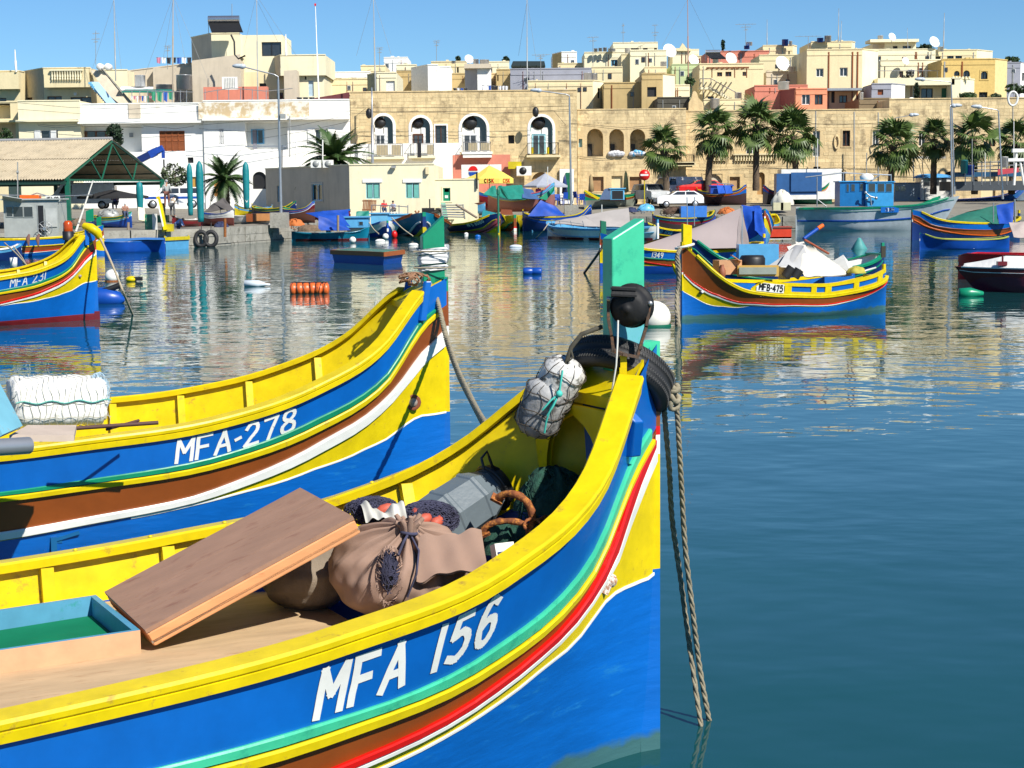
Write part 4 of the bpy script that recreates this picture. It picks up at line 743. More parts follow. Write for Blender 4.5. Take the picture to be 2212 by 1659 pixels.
# white sail-like cover, poles and gear in boat 475
def tarp(fn, nu, nv, name, mt, label, loc, cat='tarpaulin', group=None):
    q = MB(); q.grid(fn, nu, nv); o = len(q.v); q.grid(lambda u, v: Vector(fn(1-u, v))-Vector((0, -.02, .02)), nu, nv); return solo(q, name, mt, label, cat, loc, group)
def quadfn(a, b, c, d, wr=.03, fu=7, fv=5, sag=0.):
    a, b, c, d = map(Vector, (a, b, c, d)); n_ = (b-a).cross(d-a).normalized(); ph = R.uniform(0, 6)
    return lambda u, v: a.lerp(b, u).lerp(d.lerp(c, u), v)+n_*wr*(sin(fu*2*u+3*v+ph)*sin(pi*v)+.5*sin(fv*3*v+5*u+ph))*(.4+.6*sin(pi*u))+Vector((0, 0, -sag*sin(pi*u)*(v if sag > 0 else 1)))
CAN = mat('canvas_white', (.58, .54, .47), .85, var=.08); CANG = mat('canvas_grey_white', (.36, .36, .36), .85, var=.12)
cv = thing('boat_cover', 'cream white canvas draped over a pole on boat 475', 'canvas cover', Q(1740, 598, 44))
for a, b_, c_, e_, mt_ in (((1648, 583, 43.6), (1718, 530, 44.2), (1737, 531, 43.9), (1690, 598, 43.2), CANG), ((1700, 544, 43.8), (1733, 524, 44.3), (1760, 598, 43.6), (1680, 575, 43.1), CANG), ((1718, 522, 44.5), (1752, 532, 44.4), (1836, 592, 44.6), (1752, 598, 43.5), CAN), ((1700, 532, 44.2), (1736, 522, 44.5), (1775, 597, 43.4), (1738, 597, 43.3), CAN), ((1752, 526, 44.5), (1790, 560, 45), (1842, 594, 45), (1800, 597, 44.2), CAN)):
    q = MB(); fn = quadfn(Q(*a), Q(*b_), Q(*c_), Q(*e_), .045, 2, 2); q.grid(fn, 22, 16); q.grid(lambda u, v: Vector(fn(1-u, v))+Vector((0, .02, -.02)), 22, 16); q.build('canvas', mt_, cv)
q = MB(); q.tube([Q(1736, 516, 44.5), Q(1775, 488, 44.9)], .05, 8, 0); q.tube([Q(1766, 494, 44.8), Q(1777, 487, 44.92)], .056, 8, 1); q.tube([Q(1738, 518, 44.3), Q(1790, 548, 44.8)], .03, 6, 2); solo(q, 'mast_pole', [BLU2, ORG, mat('pole_red', (.3, .07, .03))], 'blue pole with orange tip sticking out of the white canvas', 'pole', Q(1745, 512, 44.5))
q = MB(); q.box(Q(1637, 585, 43.0), (1.02, .5, .26), -.1); q.box(Q(1637, 585, 42.72), (.92, .06, .17), -.1, 1); solo(q, 'crate', [mat('crate_wood', (.55, .34, .08), .7), mat('crate_in', (.30, .33, .28))], 'shallow wooden crate with yellow rim on boat 475', 'crate', Q(1637, 596, 43))
q = MB(); q.box(Q(1571, 577, 43.3), (.62, .4, .36), .3); q.box(Q(1590, 570, 43.2)+Vector((0, 0, .14)), (.3, .35, .02), Matrix.Rotation(.6, 4, 'Y')); solo(q, 'carton', mat('cardboard', (.50, .27, .14), .85), 'brown cardboard box in the bow of boat 475', 'carton', Q(1571, 590, 43.3))
q = MB(); q.lathe([(.07, -.16), (.09, -.1), (.09, .0), (.05, .08), (.045, .14)], 10, 0, Matrix.Translation(Q(1560, 584, 43.0))); solo(q, 'gas_lantern', mat('pot_brown', (.3, .10, .05)), 'small brown pot in front of the cardboard box', 'pot', Q(1560, 592, 43))
q = MB(); q.lathe([(.001, -.2), (.30, -.2), (.33, -.1), (.33, .16), (.28, .24), (.001, .24)], 12, 0, Matrix.Translation(Q(1625, 572, 43.6))); solo(q, 'drum', BLK, 'black plastic drum behind the wooden crate', 'drum', Q(1625, 585, 43.6))
for (x0, y0, x1, y1, lb) in ((1696, 598, 1711, 577, 'left'), (1716, 599, 1727, 582, 'right')): q = MB(); q.tube([Q(x0, y0, 43.0), Q(x1, y1, 43.0)], .12, 12); solo(q, 'boot', RUB, lb+' of two black cylinders beside the white bucket', 'cylinder', Q(x0, y0, 43))
q = MB(); q.lathe([(.001, -.18), (.15, -.18), (.19, .12), (.20, .12), (.2, .15), (.18, .15), (.14, -.16), (.001, -.16)], 14, 0, Matrix.Translation(Q(1694, 588, 43.3))); solo(q, 'bucket', WHT, 'white bucket between crate and canvas on boat 475', 'bucket', Q(1694, 597, 43.3))
q = MB(); q.slab(Q(1796, 568, 45.2), Q(1822, 552, 45.3), Q(1850, 588, 44.9), Q(1838, 592, 44.6), .03); q.slab(Q(1846, 590, 44.6), Q(1890, 577, 45), Q(1891, 580, 44.9), Q(1848, 593, 44.6), .04); solo(q, 'plank', mat('board_greywhite', (.50, .50, .47), .8), 'grey white board standing behind the canvas in boat 475', 'board', Q(1830, 590, 44.8))
q = MB(); q.grid(heap(Q(1850, 590, 44.5), (.24, .22, .17), 9), 24, 12); solo(q, 'oilskin', mat('oilskin_yellow', (.40, .35, .05), .8), 'crumpled yellow oilskin at the stern of boat 475', 'oilskin', Q(1848, 592, 44.5))
q = MB()
for px, s_ in ((1466, 1),):
    pts = [Q(1463, 522, 42.3), Q(1467, 560, 42.2), Q(1464, 610, 42.2), Q(1466, 660, 42.2), G(1463, 712, 0)]
rope([Q(1469, 536, 42.3), Q(1462, 560, 42.2), Q(1466, 610, 42.2), Q(1462, 660, 42.2), G(1466, 706, 0)], .055, 'mooring_rope', 'thick dark rope hanging at the bow of boat 475', n=50)
rope([Q(1463, 545, 42.2), Q(1467, 590, 42.15), Q(1462, 640, 42.15), G(1462, 700, 0)], .05, 'mooring_rope', 'second dark rope at the bow of boat 475', n=40)
q = MB(); q.tube([Q(1452, 570, 42.4), Q(1460, 582, 42.5), Q(1464, 592, 42.6)], [.02, .07, .05], 8); solo(q, 'fender_prong', YEL, 'yellow wooden prong sticking out left of the bow of boat 475', 'prong', Q(1464, 592, 42.6))
q = MB(); cc = Q(1479, 532, 42.7); q.tube([cc+Vector((.22*cos(a), .2*sin(a), .05*cos(a))) for a in [2*pi*i/20 for i in range(21)]], .035, 6); solo(q, 'rope_ring', WGR, 'white rope ring round the stem of boat 475', 'rope', cc)
# ---------------------------------------------------------------- boats further out
GP = 'boats moored along the far quay'; GH = 'boats hauled out on the quay'
def mk(bx, by, sx, sy, ytop=None, z=0, hf=1., rake=0., ymid=None, **kw):
    pb, ps = kw.pop('ends', None) or (G(bx, by, z), G(sx, sy, z)); d = pb-ps; d.z = 0; L = d.length; k = min(L/8.2, kw.pop('kmax', 1.05)); k = max(k, L/8.6)
    H = Hull((pb.x, pb.y, 0), atan2(d.y, d.x), L=L, k=L/8.2, **kw)
    if ytop is not None:
        zt = Q(bx, ytop, pb.y).z-z; f = zt/H.z[1]; H.z = [v*f for v in H.z]
        if ymid is not None:
            m = (pb+ps)/2; zm = Q((bx+sx)/2, ymid, m.y).z-z; zz = itp(H.T, H.z, H.L/2); n_ = H.z[0]
            H.z = [v+(zm-zz)*(1-max(0, min(1, (v-zz)/(n_-zz))))**1. for v in H.z]
        H.zk = f
    H.c.z = z
    return H
def luz(name, label, H, pal, lod=1, **kw):
    kw.setdefault('group', GP); r = luzzu(name, label, H, pal, kw.pop('tabs', None), lod=lod, **kw); return r
def pal(low, cheek, band, wash, rim, s1=None, s2=None, s3=None, s4=None, inside=None, **k):
    d = dict(low=low, cheek=cheek, band=band, wash=wash, rim=rim, inside=inside or rim, **k)
    for n_, v in (('s1', s1), ('s2', s2), ('s3', s3), ('s4', s4)):
        if v: d[n_] = v
    return d
def QL(L, d): return [Q(x, y, d if len(r) == 0 else r[0]) for x, y, *r in L]
def cover(name, label, faces, mt, wr=.03, cat='tarpaulin', d=100, nu=14, nv=10):
    """draped cover made of cloth panels; a face is four pixel corners with depths"""
    first = Q(*faces[0][0][:2], faces[0][0][2] if len(faces[0][0]) > 2 else d); o = thing(name, label, cat, first)
    for f in faces:
        mt_ = mt
        if not isinstance(f[-1], (tuple, list)): mt_ = f[-1]; f = f[:-1]
        P = [Q(p[0], p[1], p[2] if len(p) > 2 else d) for p in f]; q = MB(); fn = quadfn(*P, wr, 3, 2); q.grid(fn, nu, nv); q.grid(lambda u, v: Vector(fn(1-u, v))+Vector((0, .03, -.02)), nu, nv); q.build('cloth_panel', mt_, o)
    return o
def cabin(name, x0, x1, yt, yb, d, dp, mt, roof, label=None, wins=(), par=None, ov=.12, cat='cabin', group=None):
    """cabin part (child of par) or thing; wins: (x0,y0,x1,y1[,mat]) in pixels on the front"""
    a, b = Q(x0, yb, d), Q(x1, yb, d); z1 = Q((x0+x1)/2, yt, d).z; z0 = a.z
    o = par if par is not None else thing(name, label, cat, (a+b)/2, 0, group)
    q = MB(); cx = (a.x+b.x)/2; q.box((cx, d+dp/2, (z0+z1)/2), (b.x-a.x, dp, z1-z0)); body = q.build('cabin_wall', mt, o)
    q = MB(); q.box((cx, d+dp/2, z1+.04), (b.x-a.x+2*ov, dp+2*ov, .08)); q.build('cabin_roof', roof, o)
    for wn in wins:
        p, r = Q(wn[0], wn[1], d), Q(wn[2], wn[3], d); m_ = wn[4] if len(wn) > 4 else GLS
        q = MB(); q.box(((p.x+r.x)/2, d-.01, (p.z+r.z)/2), (r.x-p.x+.08, .05, p.z-r.z+.08)); f = q.build('window', mt if mt is not WHT else GRY, o)
        q = MB(); q.box(((p.x+r.x)/2, d-.03, (p.z+r.z)/2), (r.x-p.x, .03, p.z-r.z)); q.build('pane', m_, f)
    return o
# --- grey-cabin boat at the left quay
h5 = mk(225, 549, -130, 557, 489, ymid=513); p5 = pal(BLU, YEL, BRN, BLU, YEL, YEL, RED, WHT, inside=YEL2, deck=GRY)
r5 = luz('cabin_boat', 'blue and yellow cabin boat with grey wheelhouse and orange liferaft box on its roof', h5, p5, deck=.4)
dd = h5.c.y-.3
GRP = paint('grey_cabin', (.36, .38, .36), rough=.5)
cabin('', 10, 127, 432, 513, dd, 1.9, GRP, GRP, par=r5, wins=((14, 447, 27, 467), (29, 447, 50, 468), (52, 447, 71, 468), (82, 444, 96, 503, DK)))
q = MB(); q.slab(Q(5, 423, dd-.7), Q(5, 431, dd-.05), Q(47, 438, dd-.05), Q(47, 430, dd-.7), .04); q.build('visor', GRP, r5)
q = MB(); q.box((Q(111, 470, dd).x, dd-.03, Q(111, 470, dd).z), (.62, .04, 1.0)); q.build('locker_door', paint('grey_light', (.48, .49, .46)), r5)
q = MB(); c_ = Q(97, 494, dd-.45)
for a in range(8): q.tube([c_, c_+Vector((.38*cos(a*pi/4), 0, .38*sin(a*pi/4)))], .014, 4)
for r_ in (.39, .22): q.tube([c_+Vector((r_*cos(a), 0, r_*sin(a))) for a in [2*pi*i/20 for i in range(21)]], .018, 5)
q.tube([c_+Vector((0, -.15, 0)), c_+Vector((0, .35, 0))], .1, 8); q.build('net_winch', MET, r5)
q = MB(); q.box(Q(66, 428, dd+.5), (1.02, .6, .34)); solo(q, 'liferaft_box', ORG, 'orange box on the roof of the grey wheelhouse', 'box', Q(66, 434, dd+.5))
q = MB(); q.box(Q(114, 429, dd+.1), (.78, .04, .30)); sg = solo(q, 'name_board', WHT, 'white board lettered MFA 130 on the grey wheelhouse roof', 'sign', Q(114, 434, dd+.1)); plane_text('MFA 130', Q(114, 429, dd+.06), (1, 0, 0), (0, 0, 1), .17, BLK, sg, 'registration_letters', .2, .5, .12)
for i, pts in enumerate((((0, 421), (130, 424), (200, 421)), ((40, 432), (80, 417), (120, 428)))): q = MB(); q.tube([Q(*p, dd+.4) for p in pts], .03, 5); q.build('roof_rail', MET, r5)
q = MB(); q.tube([Q(38, 430, dd+.8), Q(38, 350, dd+.8)], .035, 5); q.tube([Q(36, 372, dd+.8), Q(40, 372, dd+.8)], .09, 6); q.build('aerial', GRY, r5)
for x0 in (60, 81): q = MB(); q.tube([Q(x0+3, 507, dd-1.4), Q(x0, 515, dd-1.6), Q(x0+2, 532, dd-1.6)], [.06, .12, .04], 6); q.build('hanging_net', mat('net_brown', (.16, .08, .06), .9), r5)
q = MB(); q.tube([Q(164, 500, 95), Q(201, 390, 96)], [.07, .035], 7); solo(q, 'spar', mat('spar_white', (.6, .58, .52)), 'long pale spar leaning up beside the shed post', 'spar', Q(164, 500, 95))
q = MB(); q.lathe([(.2, -.25), (.2, .05), (.16, .06)], 10, 1, Matrix.Translation(Q(147, 503, 60))); q.lathe([(.15, -.0), (.17, .04), (.16, .32), (.10, .40), (.001, .41)], 14, 0, Matrix.Translation(Q(147, 502, 60))); q.tube([Q(145, 515, 60), Q(138, 540, 60), Q(134, 550, 60)], .06, 6, 1); solo(q, 'beacon_lamp', [mat('lens_amber', (.45, .06, .005), .2), BLK], 'amber beacon lamp in front of the wheelhouse', 'lamp', Q(147, 515, 60))
h = mk(48, 562, -140, 566, 527, ymid=540); luz('moored_boat', 'white and light blue boat bow cut off by the left edge', h, pal(NAVY, NAVY, NAVY, LBL, WHT, inside=WHT), lod=0)
rope([Q(10, 525, 80), Q(35, 548, 75), Q(62, 578, 70)], .035, 'mooring_rope', 'pale rope sloping down from the white boat at left', ROPL, twist=False, n=20); rope([Q(30, 533, 79), Q(50, 560, 75), Q(58, 580, 70)], .03, 'mooring_rope', 'shorter pale rope beside the white boat at left', ROPL, twist=False, n=20)
# blue covered boat, transom boat
h = mk(357, 543, 212, 547, 515, ymid=521); r = luz('moored_boat', 'low blue boat under a flat blue cover in front of the left quay', h, pal(BLU2, BLU2, BLU2, BLU2, BLU), lod=0, stern_post=False)
cover('boat_cover', 'wrinkled blue cover stretched over the low boat by the left quay', [((226, 522, h.c.y-.8), (357, 518, h.c.y-.3), (352, 514, h.c.y+.7), (230, 515, h.c.y+.8))], paint('cover_blue', (.04, .16, .42), rough=.7), .08)
def pram(name, label, P, zt, mt, rim, zb=-.15, inn=None, group=GP, cat='boat', taper=.86, band=None):
    c = sum(P, Vector())/len(P); o = thing(name, label, cat, (c.x, c.y, P[0].z), 0, group); q = MB(); n = len(P)
    low = [c+(p-c)*taper for p in P]
    V = [(p.x, p.y, P[0].z+zb) for p in low]+[(p.x, p.y, P[0].z+zt) for p in P]+[(c.x+(p.x-c.x)*.86, c.y+(p.y-c.y)*.86, P[0].z+zt) for p in P]+[(c.x+(p.x-c.x)*.8, c.y+(p.y-c.y)*.8, P[0].z+.12) for p in P]
    fs = [tuple(range(n))[::-1]]+[(k*n+i, k*n+(i+1) % n, (k+1)*n+(i+1) % n, (k+1)*n+i) for k in range(3) for i in range(n)]+[tuple(3*n+i for i in range(n))]
    q.add(V, fs); q.build('hull', mt, o)
    q = MB()
    for i in range(n):
        a, b = P[i], P[(i+1) % n]; d = b-a; ang = atan2(d.y, d.x); q.box(((a.x+b.x)/2, (a.y+b.y)/2, P[0].z+zt-.07), (d.length+.06, .09, .2 if band else .09), ang)
    q.build('gunwale', rim, o); a, b = (P[0]+P[1])/2, (P[2]+P[-1])/2; q = MB(); q.box(((a.x+b.x)/2, (a.y+b.y)/2, P[0].z+zt-.12), ((b-a).length*.82, .3, .04), atan2((b-a).y, (b-a).x)); q.build('thwart', inn or rim, o)
    return o
a_, b_, c_ = G(357, 538), G(411, 536), G(405, 531); pram('moored_boat', 'light blue and yellow boat stern beside the old tyres on the quay', [G(357, 540), G(409, 537), G(406, 531), G(357, 533)], .72, LBL, YEL2, taper=.93, band=1)
# rowing boat in the middle
A, B, C = G(716, 567), G(831, 573), G(873, 567); D = A+(C-B); bt = pram('rowing_boat', 'empty blue rowing boat with brown rim floating alone in mid harbour', [A, B, C, D], .56, BLU2, mat('rim_orange_brown', (.33, .09, .02), .6), inn=GRN, group=None, taper=.90, band=1)
q = MB(); q.slab(A+Vector((.1, .05, .585)), B+Vector((-.1, .15, .585)), C+Vector((-.15, 0, .585)), D+Vector((.1, 0, .585)), .02); q.build('green_rail', GRN, bt); q = MB(); q.slab(A+Vector((.35, .35, .592)), B+Vector((-.3, .35, .592)), C+Vector((-.45, -.1, .592)), D+Vector((.35, -.1, .592)), .02); q.build('well', GRND, bt)
# teal boat with blue covers
TL = paint('hull_teal', (.003, .16, .26)); h = mk(798, 518, 630, 520, 492, ymid=503); r = luz('moored_boat', 'teal blue boat with blue cloth covers and light blue cuddy', h, pal(TL, TL, TL, TL, TL, inside=TL), lod=0, stern_post=False)
strake(h, lambda t: .12, lambda t: -.1, -.01, .02, -1, .05, h.L-.3, MAR, 'boot_top', r, n=12)
cabin('', 738, 796, 470, 492, h.c.y+.2, 1.4, LBL, LBL, par=r, wins=((776, 479, 784, 486),))
cover('boat_cover', 'deep blue cloth covers peaked over the teal boat', [((688, 498, 117.5), (757, 497, 117.5), (745, 484, 118), (688, 466, 118)), ((697, 455, 119), (738, 462, 119), (757, 490, 118), (700, 470, 118)), ((660, 460, 121), (752, 452, 121), (754, 468, 120.5), (690, 472, 120))], TBL, .06)
q = MB(); q.grid(heap(Q(668, 500, 117.5), (.8, .5, .45), 2), 18, 8); solo(q, 'net_heap', mat('net_tan', (.16, .11, .07), .95, var=.4, sc=8), 'brown net heap on the stern of the teal boat', 'net', Q(668, 500, 117.5))
h = mk(838, 514, 772, 508, 478, ymid=490); luz('moored_boat', 'small navy boat with white upper band and blue rim at the quay', h, pal(NAVY, NAVY, BLU2, WHT, BLU2, s1=WHT, inside=WHT), lod=1)
h = mk(917, 511, 838, 500, 460, ymid=485); r = luz('moored_boat', 'dark blue boat with white bow stripe and yellow cover lettered faintly', h, pal(paint('steel_blue', (.006, .06, .16)), NAVY, NAVY, TL, BRN, s1=WHT, s3=YEL2, inside=YEL2), lod=1)
strake(h, lambda t: .12, lambda t: -.1, -.01, .02, -1, .05, h.L-.3, MAR, 'boot_top', r, n=12)
cover('boat_cover', 'yellow oilcloth over the bow of the dark blue boat', [((876, 480, 128), (905, 468, 129), (898, 462, 130), (874, 474, 131))], YEL2, .05)
p = thing('boat_shelter', 'light blue box shelter on the boat in front of the cream house', 'shelter', Q(830, 478, 131)); cabin('', 801, 837, 462, 484, 131, 1.2, BLUM, LBL, par=p); cabin('', 838, 881, 464, 480, 132, 1.2, LBL, BLUM, par=p)
# pink striped boats
PKB = paint('pink_stripe', (.55, .10, .12)); h = mk(1078, 503, 934, 498, 462, ymid=484); r = luz('moored_boat', 'blue, pink and yellow boat with a registration in white capitals', h, pal(BLU, YEL, PKB, NAVY, YEL, s1=YEL2, s3=PNK, s2=MAR, inside=GRN), lod=1, post=None)
hull_text(h, 'MFB 8086', -1, 2.55, .95, lambda t: .12, .22, WHT, eps=.02, lw=.2)
h = mk(1113, 500, 1035, 492, 465, ymid=480); luz('moored_boat', 'yellow and blue boat bow behind the pink striped boat', h, pal(BLU, YEL, BRN, YEL2, YEL, s1=GRN, s3=WHT, s2=RED, inside=YEL2), lod=1)
q = MB(); q.tube([Q(1077, 503, 133), Q(1076, 420, 133.5)], .09, 6); q.lathe([(.14, 0), (.12, .3), (.05, .55), (.001, .6)], 8, 0, Matrix.Translation(Q(1076, 420, 133.5))); solo(q, 'post', GRND, 'slim green wooden stem post standing over the pink striped boat', 'post', Q(1077, 503, 133))
q = MB(); q.slab(Q(1043, 455, 140), Q(1072, 462, 140), Q(1073, 476, 139.5), Q(1040, 470, 139.5), .1); solo(q, 'locker', TEAL, 'teal blue locker on the pink striped boat', 'locker', Q(1056, 470, 140))
q = MB(); q.slab(Q(1083, 452, 139), Q(1106, 453, 139), Q(1108, 464, 139), Q(1080, 464, 139), .2); solo(q, 'board', mat('board_rust', (.25, .06, .02)), 'rust red board behind the two striped bows', 'board', Q(1095, 464, 139))
# small grey boat, blue-tented boat
h = mk(1112, 497, 1182, 499, 480, ymid=482); luz('moored_boat', 'plain pale grey skiff tucked behind the striped boats', h, pal(GRY, GRY, GRY, GRY, WHT), lod=0)
h = mk(1278, 499, 1130, 500, 444, ymid=468); r = luz('moored_boat', 'yellow and navy boat under a peaked bright blue tarpaulin', h, pal(NAVY, NAVY, BLU2, BLU2, YEL, s1=YEL, inside=YEL2), lod=1)
cover('boat_cover', 'bright blue tarpaulin pitched like a tent over the yellow and navy boat', [((1140, 467, h.c.y-1), (1222, 466, h.c.y-.8), (1200, 446, h.c.y), (1168, 432, h.c.y)), ((1168, 432, h.c.y), (1200, 446, h.c.y), (1190, 460, h.c.y+1), (1140, 460, h.c.y+1))], TBL, .08)
# white open boat with grey cover
h = mk(1184, 514, 1420, 519, 478, ymid=492, rake=0); r = luz('moored_boat', 'white boat with pale blue rim under a long grey cover', h, pal(WHT, WHT, WHT, WHT, LBL, s1=BLUM, inside=LBL), lod=1, deck=.5)
strake(h, lambda t: .14, lambda t: -.1, -.01, .02, 1, .05, h.L-.3, MAR, 'boot_top', r, n=12); hull_text(h, 'S1530', 1, 1.05, 2.0, lambda t: .18, .16, BLK, eps=.02, lw=.2)
cy = h.c.y; cover('boat_cover', 'long grey canvas cover rising to a peak over the white boat', [((1198, 484, cy-1.3), (1290, 489, cy-1.3), (1262, 465, cy), (1200, 478, cy)), ((1290, 489, cy-1.3), (1362, 492, cy-1.3), (1358, 449, cy), (1262, 465, cy))], SLT, .07)
q = MB()
for x in (1194, 1212, 1236, 1262): q.tube([Q(x, 489 if x > 1200 else 485, cy-1.3), Q(x-4, 477, cy-1.3)], .02, 4)
q.tube([Q(1190, 475, cy-1.3), Q(1232, 480, cy-1.3), Q(1258, 484, cy-1.3), Q(1264, 490, cy-1.3)], .022, 4); q.build('bow_rail', MET, r)
# dark boats mid right
h = mk(1382, 519, 1560, 512, 480, ymid=497); r = luz('moored_boat', 'dark boat with yellow rims lettered MFB 1195 behind the green stem post', h, pal(BLU2, NAVY, BLK, NAVY, YEL, s1=YEL, s2=MAR, inside=YEL2), lod=1); hull_text(h, 'MFB 1195', 1, .75, 2.0, lambda t: .12, .2, BLUM, eps=.02, lw=.2)
h = mk(1545, 499, 1410, 502, 455, ymid=470); r = luz('moored_boat', 'weathered dark boat with a blue fish box amidships', h, pal(mat('hull_dark', (.03, .02, .018)), BLU2, MAR, NAVY, YEL2, s1=GRN), lod=1)
q = MB(); q.box(Q(1497, 457, 134), (2.0, 1.4, .85)); solo(q, 'fish_box', paint('box_blue', (.05, .20, .62)), 'bright blue box on the weathered dark boat', 'box', Q(1497, 467, 134))
q = MB(); q.grid(heap(Q(1455, 462, 135), (.8, .5, .5), 6), 18, 8); fuzz(q, Q(1455, 460, 135), (.9, .5, .5), 20, .02); solo(q, 'gear_heap', mat('gear_brown', (.10, .06, .04), .95, var=.4, sc=8), 'brown heap of nets and gear on the weathered dark boat', 'net', Q(1455, 465, 135))
# 1349 boat with big grey canvas
h = mk(1296, 593, 1650, 583, 507, ymid=540); hq = h
r = luz('moored_boat', 'large blue and brown boat lettered 1349 under a big grey tent canvas', h, pal(BLU2, YEL, BRN, BLU, YEL, s1=GRN, s2=RED, inside=YEL2), lod=1, post=(h.zs(0)+.45, .25, .03, .04, .06, h.zs(0)-.3), post_mat=GRND); hull_text(h, '1349', 1, 1.75, 2.2, lambda t: .12, .2, WHT, eps=.015, lw=.2)
cy = h.c.y
cover('boat_cover', 'big mauve grey canvas pitched over the boat lettered 1349', [((1340, 543, cy-1.0), (1590, 536, cy-1.0), (1600, 450, cy+.1), (1480, 500, cy+.1)), ((1590, 536, cy-1.0), (1618, 528, cy+1.5), (1604, 452, cy+.3), (1600, 450, cy+.1)), ((1618, 528, cy+1.5), (1340, 540, cy+1.4), (1480, 500, cy+.15), (1604, 452, cy+.3))], mat('canvas_mauve', (.34, .28, .27), .9, var=.06, sc=.8), .05, nu=24, nv=16)
q = MB(); q.tube([Q(1602, 445, cy+.15), Q(1602, 540, cy+.15)], .05, 6); q.tube([Q(1484, 425, cy+.2), Q(1485, 500, cy+.2)], .022, 5); q.tube([Q(1500, 425, cy+.4), Q(1500, 488, cy+.4)], .02, 5); q.build('tent_pole', MET, r)
q = MB(); q.box(Q(1636, 556, 65), (1.5, .8, 1.0)); q.build('stern_locker', LBL, r)
h = mk(1652, 533, 1585, 526, 455, z=0); r = luz('moored_boat', 'blue boat with yellow and white stripes behind the mauve canvas', h, pal(LBL, YEL, BRN, BLU, YEL, s1=WHT, s2=RED, inside=YEL2), lod=1)
cover('boat_cover', 'crumpled bright blue tarpaulin hanging right of the mauve canvas', [((1606, 520, 82), (1652, 500, 82), (1642, 445, 84), (1602, 443, 84)), ((1630, 498, 81.5), (1655, 515, 81.5), (1645, 448, 83.8), (1630, 450, 83.5))], TBL, .10)
h = mk(1672, 499, 1630, 503, 462); luz('moored_boat', 'small blue and yellow stern showing beside the dark quay wall', h, pal(LBL, WHT, ORG, BLUM, YEL, s1=GRN, s2=YEL), lod=1)
q = MB(); q.box(Q(1672, 502, 108), (2.0, 1.2, .75)); q.box(Q(1672, 491, 108), (2.1, 1.3, .1), 0, 1); q.box(Q(1672, 514, 108), (2.0, 1.2, .15), 0, 2); solo(q, 'raft', [paint('raft_red', (.62, .05, .015)), mat('net_rust', (.2, .05, .03)), WHT], 'bright red floating box behind the mauve canvas boat', 'raft', G(1672, 515))
# green-railed boat behind 475
h = mk(1476, 652, 1905, 636, 517, ymid=578, z=0); r = luz('moored_boat', 'dark blue boat with green rails and white bow lining behind boat 475', h, pal(paint('hull_dark_blue', (.004, .03, .12)), NAVY, NAVY, NAVY, GRN, s1=GRN, inside=WHT), lod=1, deck=.45)
# trawlers
def trawler(label, H, low, wash, rim, **k): return luz('trawler', label, H, pal(low, low, low, wash, rim, s1=k.pop('s1', None) or rim, inside=rim), lod=1, rib=False, cat='fishing boat', **k)
HW = paint('hull_pale_blue', (.42, .47, .50), streak=.12)
h = mk(2030, 497, 1722, 498, 427, ymid=447); Z_ = h.z; h.rake = .55
for i, t in enumerate(h.T):
    if t > h.L*.5: Z_[i] = (Q(1760, 449, h.c.y).z)
h.b = [v*1.0 for v in h.b]; h.b[-1] = h.b[-3]*.9; h.w[-1] = h.w[-3]*.9; h.b[-2] = h.b[-3]; h.w[-2] = h.w[-3]*.95
r = trawler('big pale blue trawler with green rail and blue wheelhouse at the right quay', h, HW, HW, GRN, tabs={'c2': ([0, 8], [.2, .2]), 'c3': ([0, 8], [.21, .21]), 'c4': ([0, 8], [.22, .22])}, stern_post=False)
strake(h, lambda t: h.zs(t)-.95, lambda t: h.zs(t)-1.08, -.01, .05, -1, .1, h.L-.1, BLU2, 'rubbing_strake', r, n=20); q = MB(); q.box((-h.L/2+.03, 0, .9), (.06, h.b[-1]*1.8, 1.9)); q.build('transom', HW, r, local=True)
q = MB(); q.box(Q(1922, 453, h.c.y-2.3), (1.35, .06, .42)); q.build('name_plate', BLU, r); plane_text('S180', Q(1922, 453, h.c.y-2.34), (1, 0, 0), (0, 0, 1), .24, WHT, r, 'registration_letters', .2)
wd = h.c.y-1.0; WHB = paint('wheelhouse_blue', (.04, .30, .62)); WHD = paint('wheelhouse_deep_blue', (.008, .14, .38))
cabin('', 1870, 1930, 394, 446, wd, 2.4, WHB, WHB, par=r, wins=((1876, 397, 1890, 414), (1896, 397, 1910, 414), (1914, 397, 1926, 414)), ov=.1)
cabin('', 1814, 1869, 393, 446, wd+.3, 2.1, WHD, WHB, par=r, wins=((1829, 398, 1833, 414), (1839, 398, 1846, 413), (1858, 397, 1864, 412)), ov=.1)
q = MB()
for p0, p1 in (((1822, 392), (1822, 373)), ((1846, 392), (1846, 380)), ((1815, 373), (1925, 378)), ((1925, 392), (1925, 376)), ((1880, 392), (1900, 378)), ((1765, 446), (1765, 382)), ((1765, 430), (1785, 446)), ((1740, 383), (1830, 372))): q.tube([Q(*p0, wd+1), Q(*p1, wd+1)], .045, 5)
q.build('roof_gear_frame', MET, r)
q = MB(); q.lathe([(.5, 0), (.55, .25), (.3, .45), (.001, .5)], 12, 0, Matrix.Translation(Q(1872, 388, wd+1))); q.build('liferaft', WHT, r)
q = MB(); c_ = Q(1880, 424, wd-.3)
for e_ in ((-8, -6), (10, 3), (-6, 4)): q.tube([c_, c_+Vector((e_[0]*.045, 0, -e_[1]*.045))], .05, 5); q.ball(c_+Vector((e_[0]*.045, 0, -e_[1]*.045)), .13, 8)
q.tube([c_, c_+Vector((.1, 0, -.7))], .05, 5); q.build('deck_lamps', MET, r)
h = mk(2220, 480, 1940, 482, 400, ymid=430); r = trawler('white and grey-blue cabin trawler behind the blue wheelhouse boat', h, paint('hull_grey_blue', (.14, .19, .24)), paint('hull_blue_mid', (.02, .12, .35)), BLU2)
wd = h.c.y-.8
